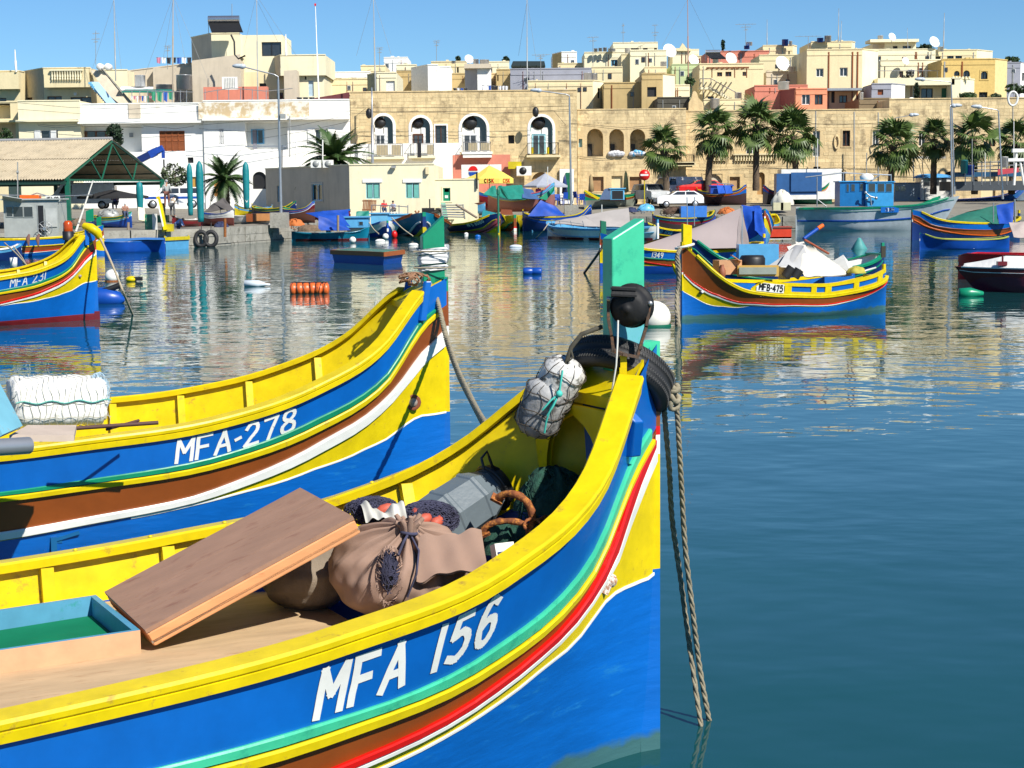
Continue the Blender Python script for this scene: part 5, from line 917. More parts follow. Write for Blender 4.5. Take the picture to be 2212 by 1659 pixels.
cabin('', 1990, 2055, 384, 432, wd-.6, 2.4, WHT, paint('roof_blue', (.08, .28, .60)), par=r, wins=((1996, 384+2, 2008, 401), (2015, 386, 2028, 400), (2034, 385, 2044, 400)), ov=.15)
cabin('', 1932, 1988, 396, 435, wd, 2.4, paint('cabin_greyblue', (.22, .27, .33)), paint('roof_navy', (.02, .08, .22)), par=r, wins=((1934, 402, 1941, 412), (1945, 402, 1955, 412)), ov=.15)
q = MB(); q.box(Q(1995, 340, wd), (3.9, .5, .22)); q.tube([Q(1972, 341, wd), Q(1974, 392, wd)], .06, 5); q.tube([Q(2018, 341, wd), Q(2018, 385, wd)], .06, 5); q.build('gantry', WHT, r)
q = MB(); q.grid(heap(Q(2013, 384, wd), (1.8, .9, .35), 8), 18, 8); q.build('folded_net', paint('net_sky_blue', (.06, .27, .55), rough=.9), r)
q = MB(); q.tube([Q(1998, 432, wd-.9), Q(1992, 345, wd-.9), Q(2012, 320, wd-.9)], .045, 5); q.tube([Q(1992, 380, wd-.9), Q(1985, 355, wd-.9), Q(1998, 350, wd-.9), Q(2010, 372, wd-.9)], .03, 5); q.build('aerial_mast', GRY, r)
h = mk(2040, 462, 2290, 458, 425, ymid=436); r = luz('moored_boat', 'blue boat with white-roofed round cabin at far right', h, pal(BLU2, BLU2, BLU2, WHT, BLU2, s1=YEL2, inside=WHT), lod=1); wd = h.c.y-1
cabin('', 2112, 2190, 398, 432, wd, 2.4, WHB, WHT, par=r, wins=((2116, 404, 2133, 421), (2138, 406, 2153, 426), (2160, 404, 2180, 421)), ov=.2)
q = MB(); q.grid(heap(Q(2151, 398, wd+1), (2.0, 1.3, .42), 3), 20, 8); q.build('domed_roof', WHT, r)
# striped boat and small blue boat on the right
h = mk(1969, 519, 2200, 512, 456, ymid=480); r = luz('moored_boat', 'blue, yellow and orange striped boat under green and blue tarpaulins', h, pal(NAVY, NAVY, BRN, BLU, YEL, s1=BRN, s2=ORG, inside=YEL2), lod=1)
cy = h.c.y; cover('boat_cover', 'green tarpaulin with a blue end over the striped boat at right', [((2020, 482, cy-1.4), (2158, 484, cy-1.4), (2152, 444, cy), (2090, 458, cy)), ((2158, 484, cy-1.4), (2188, 482, cy-1.3), (2190, 436, cy), (2152, 444, cy), TBL), ((2090, 458, cy), (2190, 436, cy), (2188, 470, cy+1.5), (2050, 474, cy+1.5))], mat('tarp_dark_green', (.015, .13, .09), .6, var=.2), .08)
q = MB(); q.tube([Q(2146, 480, cy-1.5), Q(2146, 438, cy-1.5)], .04, 5); q.tube([Q(2192, 484, cy), Q(2192, 430, cy)], .06, 5); q.build('cover_pole', MET, r)
h = mk(1986, 539, 2180, 536, 505, ymid=516); r = luz('moored_boat', 'small plain royal blue boat with yellow-green rim in front of the striped boat', h, pal(BLU2, BLU2, BLU2, BLU2, mat('rim_lime', (.38, .42, .06)), inside=BLU2), lod=1, stern_post=False)
cover('boat_cover', 'pinkish grey cloth bundle over a bow cut by the right edge', [((2180, 480, 104), (2240, 478, 104), (2240, 515, 103), (2190, 512, 103))], mat('cloth_pinkgrey', (.40, .33, .30), .9), .1)
h = mk(2070, 602, 2330, 608, 549, ymid=545); h.z[:] = [Q(2150, 548, h.c.y).z*(1.0 if i > 1 else .93) for i in range(len(h.z))]; r = luz('moored_boat', 'glossy red open boat at the right edge', h, pal(RED, RED, RED, RED, RED, inside=RED), lod=0, rib=False)
h = mk(2108, 628, 2330, 634, 574, ymid=574); h.rake = .95; h.z[:] = [Q(2150, 578, h.c.y).z for i in h.z]; r = luz('moored_boat', 'maroon speedboat with broad white deck at the right edge', h, pal(paint('plum', (.11, .012, .03)), MAR, MAR, MAR, WHT, s1=WHT, inside=WHT), lod=1, rib=False, deck=.55); q = MB(); V = []
for i in range(21):
    t = .15+(h.L-.3)*i/20; w_ = h.zs(t); V += [tuple(h.P(t, w_-.02, -1)), tuple(Vector((h.P(t, w_, 1).x, 0, w_+.04+.3*min(1, t))))  , tuple(h.P(t, w_-.02, 1))]
q.add(V, [f for i in range(20) for j in (0, 1) for f in ((3*i+j, 3*i+3+j, 3*i+4+j, 3*i+1+j), (3*i+1+j, 3*i+4+j, 3*i+3+j, 3*i+j))]); q.build('foredeck', WHT, r, local=True)
q = MB(); q.box(Q(2164, 569, h.c.y), (.28, .2, .12)); q.tube([Q(2166, 567, h.c.y), Q(2166, 552, h.c.y)], .03, 5); q.build('cleat', MAR, r)
# --- hauled-out boats on the quay
def land(bx, by, sx, sy, dp, ytop, ymid=None):
    pb, ps = Q(bx, by, dp), Q(sx, sy, dp+2); H = mk(bx, by, sx, sy, ytop, z=pb.z, ymid=ymid, ends=(pb, ps)); H.c.z = max(pb.z, zg(pb.y)+.40*H.k); return H
for (bx, by, sx, sy, z_, yt, ym, pl_, lb) in (
    (285, 493, 200, 489, 114, 465, 476, pal(BLU2, BLU2, BLUM, GRN, YEL, s1=YEL, inside=GRN), 'open boat with green lining and yellow rim under the shed eaves'),
    (372, 485, 436, 487, 113, 466, 474, pal(MAR, MAR, MAR, mat('hull_brown_old', (.10, .05, .03)), WGR, inside=MAR), 'worn maroon rowing boat on the quay left of the teal covers'),
    (505, 482, 437, 484, 116, 455, 462, pal(mat('antifoul', (.16, .04, .03)), WHT, WHT, WHT, BLU2, s1=WHT, inside=BLU2), 'white boat with dark red bottom and blue rim on trestles'),
    (587, 487, 487, 489, 121, 470, 474, pal(WGR, WGR, WGR, WGR, WHT, inside=BRN), 'old white boat with brown boxes inside on the quay edge'),
    (640, 463, 545, 468, 128, 435, 450, pal(NAVY, NAVY, NAVY, GRND, YEL, s1=YEL2, inside=GRN), 'dark boat with yellow rims lying behind the lamp base'),
    (507, 462, 588, 463, 130, 442, 449, pal(YEL2, YEL2, LBL, YEL2, LBL, inside=BRN), 'yellow and light blue boat behind the old white boat'),
    (680, 475, 610, 474, 125, 436, 452, pal(mat('antifoul_brown', (.14, .05, .03)), MAR, BLU, BLU, YEL, s1=ORG, s3=WHT, inside=GRN), 'blue boat with orange stripe half hidden by the lamp pole'),
    (757, 470, 655, 470, 129, 452, 460, pal(MAR, MAR, MAR, BLU, BLU, inside=BLU), 'blue and maroon boat lying beyond the teal boat'),
    (1198, 452, 1055, 454, 143, 402, 425, pal(mat('antifoul_pink', (.30, .12, .11)), LBL, LBL, LBL, PNK, s1=BRN, s3=YEL2, inside=GRN), 'pale blue boat with brown stripe and pink bow on the hard'),
    (1030, 458, 1100, 452, 147, 425, 430, pal(MAR, MAR, BLU2, BLU2, YEL2, s1=GRN, inside=GRN), 'dark blue boat with maroon bottom behind the pale blue one'),
    (1262, 452, 1372, 450, 147, 424, 431, pal(mat('antifoul_grey', (.20, .22, .18)), GRN, BRN, GRN, GRN, s1=YEL2, inside=YEL), 'green boat with brown stripe and yellow bow board on the hard'),
    (1612, 445, 1505, 443, 149, 408, 422, pal(mat('antifoul_dark', (.05, .02, .02)), BLU, BRN, BLU2, YEL2, s1=YEL, s2=ORG, inside=NAVY), 'blue and brown striped boat on the hard beside the red car'),
    (1797, 444, 1690, 446, 149, 402, 420, pal(GRND, GRN, ORG, GRN, GRND, s1=YEL2, s2=WHT, inside=GRND), 'green boat with orange stripe on the hard behind the pale trawler'),
    (1648, 448, 1712, 446, 150, 412, 425, pal(mat('hull_near_black', (.025, .02, .02)), NAVY, MAR, NAVY, GRND), 'very dark boat hull left of the white sacks')):
    h = land(bx, by, sx, sy, z_, yt, ymid=ym); rr_ = luz('hauled_boat', lb, h, pl_, lod=1, group=GH, deck=.3)
cover('boat_cover', 'dark grey canvas slung over a boat beside the teal covers', [((440, 457, 119), (500, 452, 119), (484, 427, 120), (462, 438, 120)), ((484, 427, 120), (508, 455, 119), (500, 458, 118), (462, 440, 119.5))], mat('canvas_dark', (.10, .09, .085), .9), .1)
cover('boat_cover', 'green tarpaulin peaked over the pale blue boat', [((1098, 430, 142), (1135, 431, 142), (1128, 400, 143.5), (1080, 402, 143.5)), ((1043, 420, 143), (1078, 425, 143), (1070, 400, 144), (1062, 402, 144)), ((1074, 425, 143), (1100, 430, 142), (1084, 400, 143.5), (1076, 402, 143.5)), ((1100, 404, 144.5), (1128, 399, 144.5), (1132, 428, 143.5), (1095, 420, 143.8))], TGR, .07)
cover('boat_cover', 'navy cloth over the stern of the pale blue boat', [((1128, 427, 142), (1168, 432, 142), (1150, 410, 143.5), (1130, 405, 143.5))], paint('cover_navy', (.04, .10, .24), rough=.8), .07)
q = MB(); q.slab(Q(1165, 429, 142), Q(1198, 402, 142.3), Q(1197, 412, 142), Q(1180, 433, 142), .1); solo(q, 'bow_lining', GRN, 'green inside of the raised pink bow', 'board', Q(1180, 433, 142))
p = thing('boat_box', 'grey-blue box cabin on the green boat on the hard', 'cabin', Q(1320, 432, 146)); cabin('', 1319, 1349, 408, 432, 146, 1.5, BLUM, BLUM, par=p, wins=((1322, 412, 1346, 430, DK),)); q = MB(); q.slab(Q(1294, 431, 146), Q(1318, 431, 146), Q(1318, 406, 146), Q(1306, 408, 146), .1); q.build('side_board', paint('box_greyblue', (.10, .15, .26)), p)
q = MB(); q.slab(Q(1261, 413, 143), Q(1264, 410, 143), Q(1296, 428, 143), Q(1290, 431, 143), .2); solo(q, 'bow_board', YEL, 'yellow raised bow board of the green boat on the hard', 'board', Q(1290, 431, 143))
p = thing('boat_box', 'blue box covers on the striped boat beside the red car', 'cover', Q(1560, 425, 147)); cabin('', 1535, 1582, 402, 418, 147, 1.5, TBL, TBL, par=p)
for x0 in (1548, 1564): q = MB(); q.slab(Q(x0, 401, 146.8), Q(x0+14, 402, 146.8), Q(x0+19, 418, 146.2), Q(x0+4, 419, 146.2), .05); q.build('hanging_board', paint('board_royal', (.02, .09, .45)), p)
q = MB()
for a, b_ in (((1548, 396), (1582, 398)), ((1550, 396), (1550, 402)), ((1565, 397), (1565, 402)), ((1582, 398), (1582, 404))): q.tube([Q(*a, 147.5), Q(*b_, 147.5)], .04, 4)
q.build('rail', MET, p)
q = MB(); q.box(Q(1748, 398, 150), (5.2, 2.2, 2.6)); q.box(Q(1708, 400, 150), (1., 2.1, 2.2), 0, 1); solo(q, 'box_truck', [WHT, LBL], 'white box van body behind the green striped boat', 'van', Q(1748, 428, 150))
q = MB(); q.box(Q(1718, 398, 146), (3.4, 1.4, 1.8)); q.box(Q(1742, 393, 145.2), (2.6, .1, 1.6)); solo(q, 'blue_locker', paint('locker_blue', (.03, .10, .26)), 'blue cloth covered locker in front of the white van body', 'locker', Q(1728, 412, 146))
q = MB(); q.grid(heap(Q(1690, 443, 140), (.85, .6, 1.1), 5), 24, 12); solo(q, 'white_sack', mat('sack_white', (.60, .58, .50), .9, var=.15), 'creased white bulk bag standing on the right quay', 'sack', Q(1690, 443, 140))
for x0, w_ in ((1672, .9), (1688, .9), (1753 - 1 - 1, .01)):
    if w_ < .1: continue
    q = MB(); q.box(Q(x0+8, 446, 138.5), (.8, .7, .62)); solo(q, 'fish_crate', mat('crate_cream', (.60, .56, .36), .8), ('left' if x0 == 1672 else 'right')+' of two cream crates below the white bulk bag', 'crate', Q(x0+8, 453, 138.5))
# ---------------------------------------------------------------- floats and buoys
def buoy(x, y, r, name, label, mt, mt2=None, sc=(1, 1, 1), cat='buoy', z=.3):
    g = G(x, y); q = MB(); q.ball(g+Vector((0, 0, r*z*sc[2])), r, 18, 0, sc); 
    if mt2: q.lathe([(r*1.01, -.03), (r*1.02, 0), (r*1.01, .03)], 18, 1, Matrix.Translation(g+Vector((0, 0, .02))))
    return solo(q, name, [mt]+([mt2] if mt2 else []), label, cat, g)
buoy(1413, 704, .40, 'mooring_buoy', 'big white round buoy with dark weed line right of the green post', mat('buoy_white', (.76, .73, .64), .5, var=.06), GRND, z=.5)
buoy(242, 608, .26, 'mooring_buoy', 'white round buoy behind the bow of boat 231', WHT, RST, z=.75)
b = buoy(284, 608, .22, 'mooring_buoy', 'yellow and black buoy left of the floating bottle', YEL, None, (1, 1, .6), z=.6); q = MB(); q.box(G(293, 608)+Vector((0, 0, .1)), (.5, .2, .14)); q.build('black_band', BLK, b)
buoy(762, 525, .22, 'mooring_buoy', 'white buoy in front of the teal boat', WHT, z=.9); buoy(833, 517, .22, 'mooring_buoy', 'white buoy in front of the navy boat', WHT, z=.9)
b = buoy(852, 514, .24, 'mooring_buoy', 'red buoy below the dark blue bow', RED, None, (.9, .9, 1.25), z=.8)
for x, y, s_, mt_, lb in ((821, 522, (2, .7, .8), WHT, 'little white float left of the navy boat reflection'), (1032, 512, (1.3, 1, .8), BLU, 'little blue float left of the pink striped boat'), (1114, 534, (2.2, .9, .7), mat('float_pale', (.55, .62, .68)), 'pale float below the yellow bow'), (1153, 500, (1.2, .8, 1.6), BLUM, 'pale blue drum hanging at the grey skiff'), (1027 - 20, 507, (1, .8, .8), WHT, 'tiny white float near the pink striped boat'), (893, 547 - 17, (1.8, .8, .7), WHT, 'white bottle float above the rowing boat')):
    buoy(x, y, .17, 'float', lb, mt_, None, s_, 'float')
g = G(1150, 592); q = MB(); q.lathe([(.001, -.45), (.17, -.44), (.19, -.36), (.19, -.06), (.17, -.03), (.17, .03), (.19, .06), (.19, .36), (.17, .44), (.001, .45)], 14, 0, Matrix.Translation(g+Vector((0, 0, .1))) @ Matrix.Rotation(pi/2, 4, 'Y') @ Matrix.Scale(.82, 4)); solo(q, 'float_drum', BLU2, 'blue plastic drum floating left of the green stem post', 'drum', g)
g = G(553, 619); q = MB(); q.lathe([(.001, -.42), (.12, -.40), (.13, .1), (.04, .38), (.04, .5), (.001, .5)], 12, 0, Matrix.Translation(g+Vector((0, 0, .09))) @ Matrix.Rotation(pi/2+.06, 4, 'Y') @ Matrix.Rotation(0, 4, 'Z')); solo(q, 'bottle', mat('bottle_pale', (.62, .68, .72), .3), 'pale plastic bottle floating beside the orange drum', 'bottle', g)
g = G(669, 634); fd = thing('float_drum', 'ribbed orange drum float tied with dark cord in mid harbour', 'drum', g); q = MB(); pr = [(.001, -.66)]+[(r_, z_) for i in range(6) for r_, z_ in ((.17, -.64+i*.213), (.215, -.60+i*.213), (.215, -.47+i*.213), (.17, -.43+i*.213))]+[(.001, .66)]; Mo = Matrix.Translation(g+Vector((0, 0, .14))) @ Matrix.Rotation(pi/2, 4, 'Y') @ Matrix.Scale(.98, 4)
q.lathe(pr, 18, 0, Mo); q.build('drum', mat('plastic_orange', (.68, .13, .025), .4, var=.25, sc=8, col2=(.35, .05, .02), c2f=.4), fd)
q = MB()
for i in range(7): q.tube([Mo @ Vector((.222*cos(a), .222*sin(a), -.54+i*.18+.05*sin(a+i))) for a in [2*pi*j/18 for j in range(19)]], .012, 4)
q.tube([Mo @ Vector((-.225, .02*sin(i), -.6+i*.1)) for i in range(13)], .012, 4); q.build('cord', BLK, fd)
g = G(1856, 538); q = MB(); q.lathe([(.001, 0), (.78, 0), (.8, .06), (.25, .95), (.15, 1.12), (.001, 1.18)], 20, 0, Matrix.Translation(g+Vector((0, 0, -.05))) @ Matrix.Scale(.56, 4)); solo(q, 'cone_buoy', mat('buoy_verdigris', (.06, .28, .27), .6, var=.2), 'teal cone shaped buoy in the right channel', 'buoy', g)
g = G(2096, 640); q = MB(); q.lathe([(.001, -.35), (.16, -.33), (.18, 0), (.1, .25), (.06, .38), (.001, .4)], 12, 0, Matrix.Translation(g+Vector((0, 0, .08))) @ Matrix.Rotation(pi/2, 4, 'Y')); solo(q, 'green_float', GRN, 'green plastic float beside the maroon speedboat', 'float', g)
q = MB(); g = G(228, 655); q.tube([g+Vector((-.7, 0, .15)), g+Vector((.1, -.1, .16)), g+Vector((.45, -.1, .12)), g+Vector((.6, -.1, .1))], [.34, .32, .22, .05], 12); q.tube([g+Vector((-.2, -.2, .3)), g+Vector((.5, -.1, .55))], .1, 6, 1); q.tube([g+Vector((-.35, 0, .3)), g+Vector((-.2, 0, .75))], .03, 5, 1); solo(q, 'inflatable_dinghy', [BLU2, BLK], 'small royal blue inflatable dinghy nose beside boat 231', 'dinghy', g)
q = MB(); g = G(30, 578); q.lathe([(.001, -.2), (.16, -.18), (.17, .25), (.001, .27)], 12, 0, Matrix.Translation(g+Vector((0, 0, .2)))); solo(q, 'float', WHT, 'white can float left of boat 231', 'float', g)
rope([Q(1325, 510, 65.5), Q(1310, 520, 65), Q(1292, 548, 64), G(1262, 590)], .05, 'mooring_rope', 'black rope falling from the bow of boat 1349 into the water', BLK, twist=False, n=24)
rope([Q(1185, 482, 116), Q(1172, 500, 115), G(1158, 514)], .03, 'mooring_rope', 'pale rope from the bow of the white boat to the drum', ROPL, twist=False, n=14)
for i, (a, b_, d0, lb) in enumerate((((846, 470), (892, 510), 122, 'line'), ((797, 480), (818, 505), 120, 'line2'))): rope([Q(*a, d0), Q((a[0]+b_[0])/2, (a[1]+b_[1])/2+3, d0-1), Q(*b_, d0-2)], .04, 'mooring_rope', ('rope from the navy boat across the dark blue hull', 'rope from the bow of the teal boat')[i], ROPL, twist=False, n=12)
for x, lb in ((435, 'left'), (456, 'right')):
    q = MB(); c = Q(x, 516, 107); q.tube([c+Vector((.36*cos(a), -.1+.06*sin(a), .44*sin(a))) for a in [2*pi*j/24 for j in range(25)]], .13, 8); q.tube([c+Vector((0, 0, .5)), c+Vector((0, .2, 1.0))], .03, 5); solo(q, 'old_tyre', RUB, lb+' of two old tyres hanging on the quay wall', 'tyre', c)
q = MB(); c = Q(707+515-518+560-575+538, 498, 130)
for (x, y, d0, lb) in ((1267-0, 0, 0, ''),): pass
for (x, y, r_, d0, lb) in ((946, 462, .36, 140, 'upright black tyre on the trailer'), (905+11, 498, .36, 132, 'black tyre hanging below the trailer')): q = MB(); c = Q(x, y, d0); q.tube([c+Vector((r_*cos(a), 0, r_*sin(a))) for a in [2*pi*j/20 for j in range(21)]], .14, 8); q.lathe([(.001, -.04), (.16, -.03), (.18, .04), (.001, .05)], 12, 1, Matrix.Translation(c) @ Matrix.Rotation(pi/2, 4, 'X')); solo(q, 'tyre', [RUB, WGR], lb, 'tyre', c)
# ---------------------------------------------------------------- the town
def wall_pt(A, B, x, y):                      # pixel -> (u, z) on the vertical plane through A and B
    d = ray(x, y); n = Vector((B[1]-A[1], -(B[0]-A[0]), 0)); t = (n.x*A[0]+n.y*A[1])/(n.x*d.x+n.y*d.y); L = hypot(B[0]-A[0], B[1]-A[1])
    P = d*t; return ((P.x-A[0])*(B[0]-A[0])+(P.y-A[1])*(B[1]-A[1]))/L, CAMH+d.z*t
FRW = mat('frame_white', (.70, .70, .68), .5); FRB = mat('frame_brown', (.10, .035, .012), .5); FRL = mat('frame_pale_blue', (.30, .55, .60), .5); SHU = mat('shutter_brown', (.30, .085, .025), .55); SHG = mat('shutter_sea_green', (.14, .42, .36), .5)
def wall(root, A, B, z0, zt, mt, wins=(), rv=.22, name='wall', blocks=None, arch_n=10):
    """one storey wall with real openings; zt = (z at A, z at B)"""
    L = hypot(B[0]-A[0], B[1]-A[1]); e = Vector((B[0]-A[0], B[1]-A[1], 0))/L; n = Vector((e.y, -e.x, 0)); o = Vector((A[0], A[1], 0))
    def W(u, z, w=0.): return o+e*u+n*w+Vector((0, 0, z))
    H = []
    for wn in wins:
        u0, z1 = wall_pt(A, B, wn[0], wn[1]); u1, z0_ = wall_pt(A, B, wn[2], wn[3]); H.append([max(min(u0, u1), .02), min(max(u0, u1), L-.02), z0_, min(z1, min(zt)-.02), wn])
    us = sorted({0., L}|{h[0] for h in H}|{h[1] for h in H}); zs_ = sorted({z0}|{h[2] for h in H}|{h[3] for h in H}); q = MB()
    for i in range(len(us)-1):
        ua, ub = us[i], us[i+1]; cu = (ua+ub)/2
        for j in range(len(zs_)):
            za = zs_[j]; top = j == len(zs_)-1
            if top: zb_a, zb_b = zt[0]+(zt[1]-zt[0])*ua/L, zt[0]+(zt[1]-zt[0])*ub/L; cz = za+.01
            else: zb_a = zb_b = zs_[j+1]; cz = (za+zb_a)/2
            if any(h[0]-1e-4 < cu < h[1]+1e-4 and h[2] < cz < h[3] for h in H): continue
            q.add([W(ua, za), W(ub, za), W(ub, zb_b), W(ua, zb_a)], [(0, 1, 2, 3)])
    for h in H:
        u0, u1, a, b, wn = h; k = wn[4]; r = wn[6] if len(wn) > 6 else rv
        q.add([W(u0, a), W(u0, b), W(u0, b, -r), W(u0, a, -r)], [(0, 1, 2, 3)]); q.add([W(u1, a), W(u1, b), W(u1, b, -r), W(u1, a, -r)], [(3, 2, 1, 0)]); q.add([W(u0, a), W(u1, a), W(u1, a, -r), W(u0, a, -r)], [(3, 2, 1, 0)])
        if 'a' in k:
            rr, cu = (u1-u0)/2, (u0+u1)/2; sp = max(b-rr, a+.1); hh = b-sp; N = arch_n; C = [(cu-rr*cos(pi*i/N), sp+hh*sin(pi*i/N)) for i in range(N+1)]
            for i in range(N):
                (p, s_), (p2, s2_) = C[i], C[i+1]; q.add([W(p, s_), W(p2, s2_), W(p2, b), W(p, b)], [(0, 1, 2, 3)]); q.add([W(p, s_), W(p2, s2_), W(p2, s2_, -r), W(p, s_, -r)], [(3, 2, 1, 0)])
        else: q.add([W(u0, b), W(u1, b), W(u1, b, -r), W(u0, b, -r)], [(0, 1, 2, 3)])
    wo = q.build(name, mt, root)
    for h in H:
        u0, u1, a, b, wn = h; k = wn[4]; r = wn[6] if len(wn) > 6 else rv; fm = wn[5] if len(wn) > 5 else FRW
        def qd(mb, ua, ub, za, zb, w, th=.05, m=0): mb.add([W(x, z, w+t) for t in (0, th) for x, z in ((ua, za), (ub, za), (ub, zb), (ua, zb))], [(3, 2, 1, 0), (4, 5, 6, 7), (0, 1, 5, 4), (1, 2, 6, 5), (2, 3, 7, 6), (3, 0, 4, 7)], m)
        if 'w' in k or 'g' in k:
            f = MB(); t = .07; wf = -r+.04
            for ua, ub, za, zb in ((u0, u0+t, a, b), (u1-t, u1, a, b), (u0+t, u1-t, a, a+t), (u0+t, u1-t, b-t, b), ((u0+u1)/2-t*.5, (u0+u1)/2+t*.5, a+t, b-t)): qd(f, ua, ub, za, zb, wf)
            fo = f.build('window', fm, root); f = MB(); qd(f, u0, u1, a, b, -r-.02, .02); f.build('pane', GLS, fo)
        elif 's' in k:      # louvred shutters
            nl = 4 if (u1-u0) > 1.4 else 2; fo = None
            for i in range(nl):
                f = MB(); ua, ub = u0+(u1-u0)*i/nl+.01, u0+(u1-u0)*(i+1)/nl-.01
                for x0, x1, y0, y1 in ((ua, ua+.05, a, b), (ub-.05, ub, a, b), (ua, ub, a, a+.06), (ua, ub, b-.06, b), (ua, ub, (a+b)/2-.03, (a+b)/2+.03)): qd(f, x0, x1, y0, y1, -.05)
                sh = f.build('shutter', fm, root); f = MB(); ns = int((b-a)/.11)
                for j in range(ns): z = a+.05+(b-a-.1)*(j+.5)/ns; f.add([W(ua+.05, z-.045, -.02), W(ub-.05, z-.045, -.02), W(ub-.05, z+.04, -.07), W(ua+.05, z+.04, -.07)], [(0, 1, 2, 3), (3, 2, 1, 0)])
                f.build('louvre', fm, sh)['kind'] = 'stuff'
        elif 'd' in k: f = MB(); qd(f, u0, u1, a, b, -r+.02); f.build('door', fm, root)
        elif 'r' in k: f = MB(); qd(f, u0, u1, a, b, -r-.02, .02); f.build('recess_wall', fm, root)
        else: f = MB(); qd(f, u0, u1, a, b, -r-.02, .02); f.build('opening', DK if fm is FRW else fm, root)
        if 't' in k:   # raised surround
            f = MB()
            for ua, ub, za, zb in ((u0-.12, u0, a, b), (u1, u1+.12, a, b), (u0-.12, u1+.12, b, b+.14), (u0-.16, u1+.16, a-.12, a)): qd(f, ua, ub, za, zb, 0, .05)
            f.build('window_surround', wn[7] if len(wn) > 7 else mt, root)
        if 'A' in k:   # arched band surround
            rr, cu = (u1-u0)/2, (u0+u1)/2; sp = max(b-rr, a+.1); hh = b-sp; f = MB(); w_ = .24; N = 14; pts = [(u0, a, u0-w_, a)]+[(cu-rr*cos(pi*i/N), sp+hh*sin(pi*i/N), cu-(rr+w_)*cos(pi*i/N), sp+(hh+w_)*sin(pi*i/N)) for i in range(N+1)]+[(u1, a, u1+w_, a)]
            for p, p2 in zip(pts[:-1], pts[1:]):
                f.add([W(p[0], p[1], .05), W(p2[0], p2[1], .05), W(p2[2], p2[3], .05), W(p[2], p[3], .05)], [(0, 1, 2, 3)]); f.add([W(p[2], p[3], .05), W(p2[2], p2[3], .05), W(p2[2], p2[3], 0), W(p[2], p[3], 0)], [(0, 1, 2, 3)])
            f.build('arch_surround', WPL, root)
    if blocks:             # courses of squared stone standing a little proud of the wall face
        bw, bh, mtb, zlo = blocks; cand = []; z = zlo; row = 0
        while z+bh < min(zt)-.02:
            u = -R.uniform(0, bw)
            while u < L:
                w_ = bw*R.uniform(.7, 1.25); ua, ub = max(u, .01), min(u+w_-.02, L-.01)
                if ub-ua > .15 and not any(h[0]-.27 < ub and h[1]+.27 > ua and h[2]-.2 < z+bh and h[3]+.27 > z for h in H): cand.append((ua, ub, z, z+bh-.02))
                u += w_
            z += bh; row += 1
        R.shuffle(cand); st = MB()
        def bm(q, c, loc):
            ua, ub, za, zb = c; w1 = .006+.014*R.random(); V = [W(x, zz, w)-loc for w in (-.01, w1) for x, zz in ((ua, za), (ub, za), (ub, zb), (ua, zb))]; q.add(V, [(4, 5, 6, 7), (0, 1, 5, 4), (1, 2, 6, 5), (2, 3, 7, 6), (3, 0, 4, 7)])
        for i, c in enumerate(cand):
            if i < 290: q = MB(); bm(q, c, Vector()); q.build('stone_block', mtb, wo)
            else: bm(st, c, Vector())
        if st.v: st.build('stone_courses', mtb, wo)['kind'] = 'stuff'
    return wo
def house(label, xl, x1, x2, xr, yt, yb, d, mF, mL=None, mR=None, wins=(), wl=(), wr=(), dep=7., name='house', group=None, yt2=None, coping=True, blocks=None, dl=None, cat='house', ytl=None, rv=.22, base=2.5):
    A, B = Q(x1, yt, d), Q(x2, yt2 or yt, d if dl is None else dl); zt, zt2 = A.z, (B.z if yt2 else A.z); z0 = Q(x1, yb, d).z-base
    r = thing(name, label, cat, ((A.x+B.x)/2, (A.y+B.y)/2, z0), 0, group)
    wall(r, A, B, z0, (zt, zt2), mF, wins, blocks=blocks, rv=rv); P = []
    if xl is not None and xl < x1-.5:
        dd = d+1.6*(x1-xl)/3700*d+1.5; C = Q(xl, yt, dd); zl = Q(xl, ytl, dd).z if ytl else zt; wall(r, (C.x, C.y), A, z0, (zl, zt), mL or mF, wl); P.append((C.x, C.y, zl))
    P += [(A.x, A.y, zt), (B.x, B.y, zt2)]
    if xr is not None and xr > x2+.5:
        dd = B.y+.9*(xr-x2)/3700*d+1; D = Q(xr, yt, dd); wall(r, B, (D.x, D.y), z0, (zt2, zt2), mR or mF, wr); P.append((D.x, D.y, zt2))
    e0, e1 = P[0], P[-1]; bk = max(p[1] for p in P)+dep
    q = MB(); pl = [(p[0], p[1], p[2]-.25) for p in P]+[(e1[0]+(0 if xr is None else .5), bk, e1[2]-.25), (e0[0], bk, e0[2]-.25)]; q.add(pl, [tuple(range(len(pl)))]); q.build('roof', SHD, r)
    q = MB()
    for a, b in (((e1[0], e1[1]), (pl[-2][0], bk)), ((pl[-2][0], bk), (e0[0], bk)), ((e0[0], bk), (e0[0], e0[1]))): q.add([(a[0], a[1], z0), (b[0], b[1], z0), (b[0], b[1], min(zt, zt2)), (a[0], a[1], min(zt, zt2))], [(0, 1, 2, 3)])
    q.build('back_wall', mF, r)
    if coping:
        q = MB()
        for a, b in zip(P[:-1], P[1:]):
            v = Vector((b[0]-a[0], b[1]-a[1], 0)); L = v.length; v /= L; n = Vector((v.y, -v.x, 0)); q.add([Vector(p)+n*w+Vector((0, 0, h_)) for w in (.06, -.22) for p, h_ in ((a, .0), (b, .0), (b, .10), (a, .10))], [(0, 1, 2, 3), (7, 6, 5, 4), (4, 5, 1, 0), (3, 2, 6, 7), (0, 3, 7, 4), (1, 5, 6, 2)])
        q.build('coping', mF, r)
    return r
def ledge(par, x0, x1, y, d, mt, w=.5, th=.18): a, b = Q(x0, y, d), Q(x1, y, d); q = MB(); q.box(((a.x+b.x)/2, d-w/2+.02, a.z), (b.x-a.x, w, th)); return q.build('ledge', mt, par)
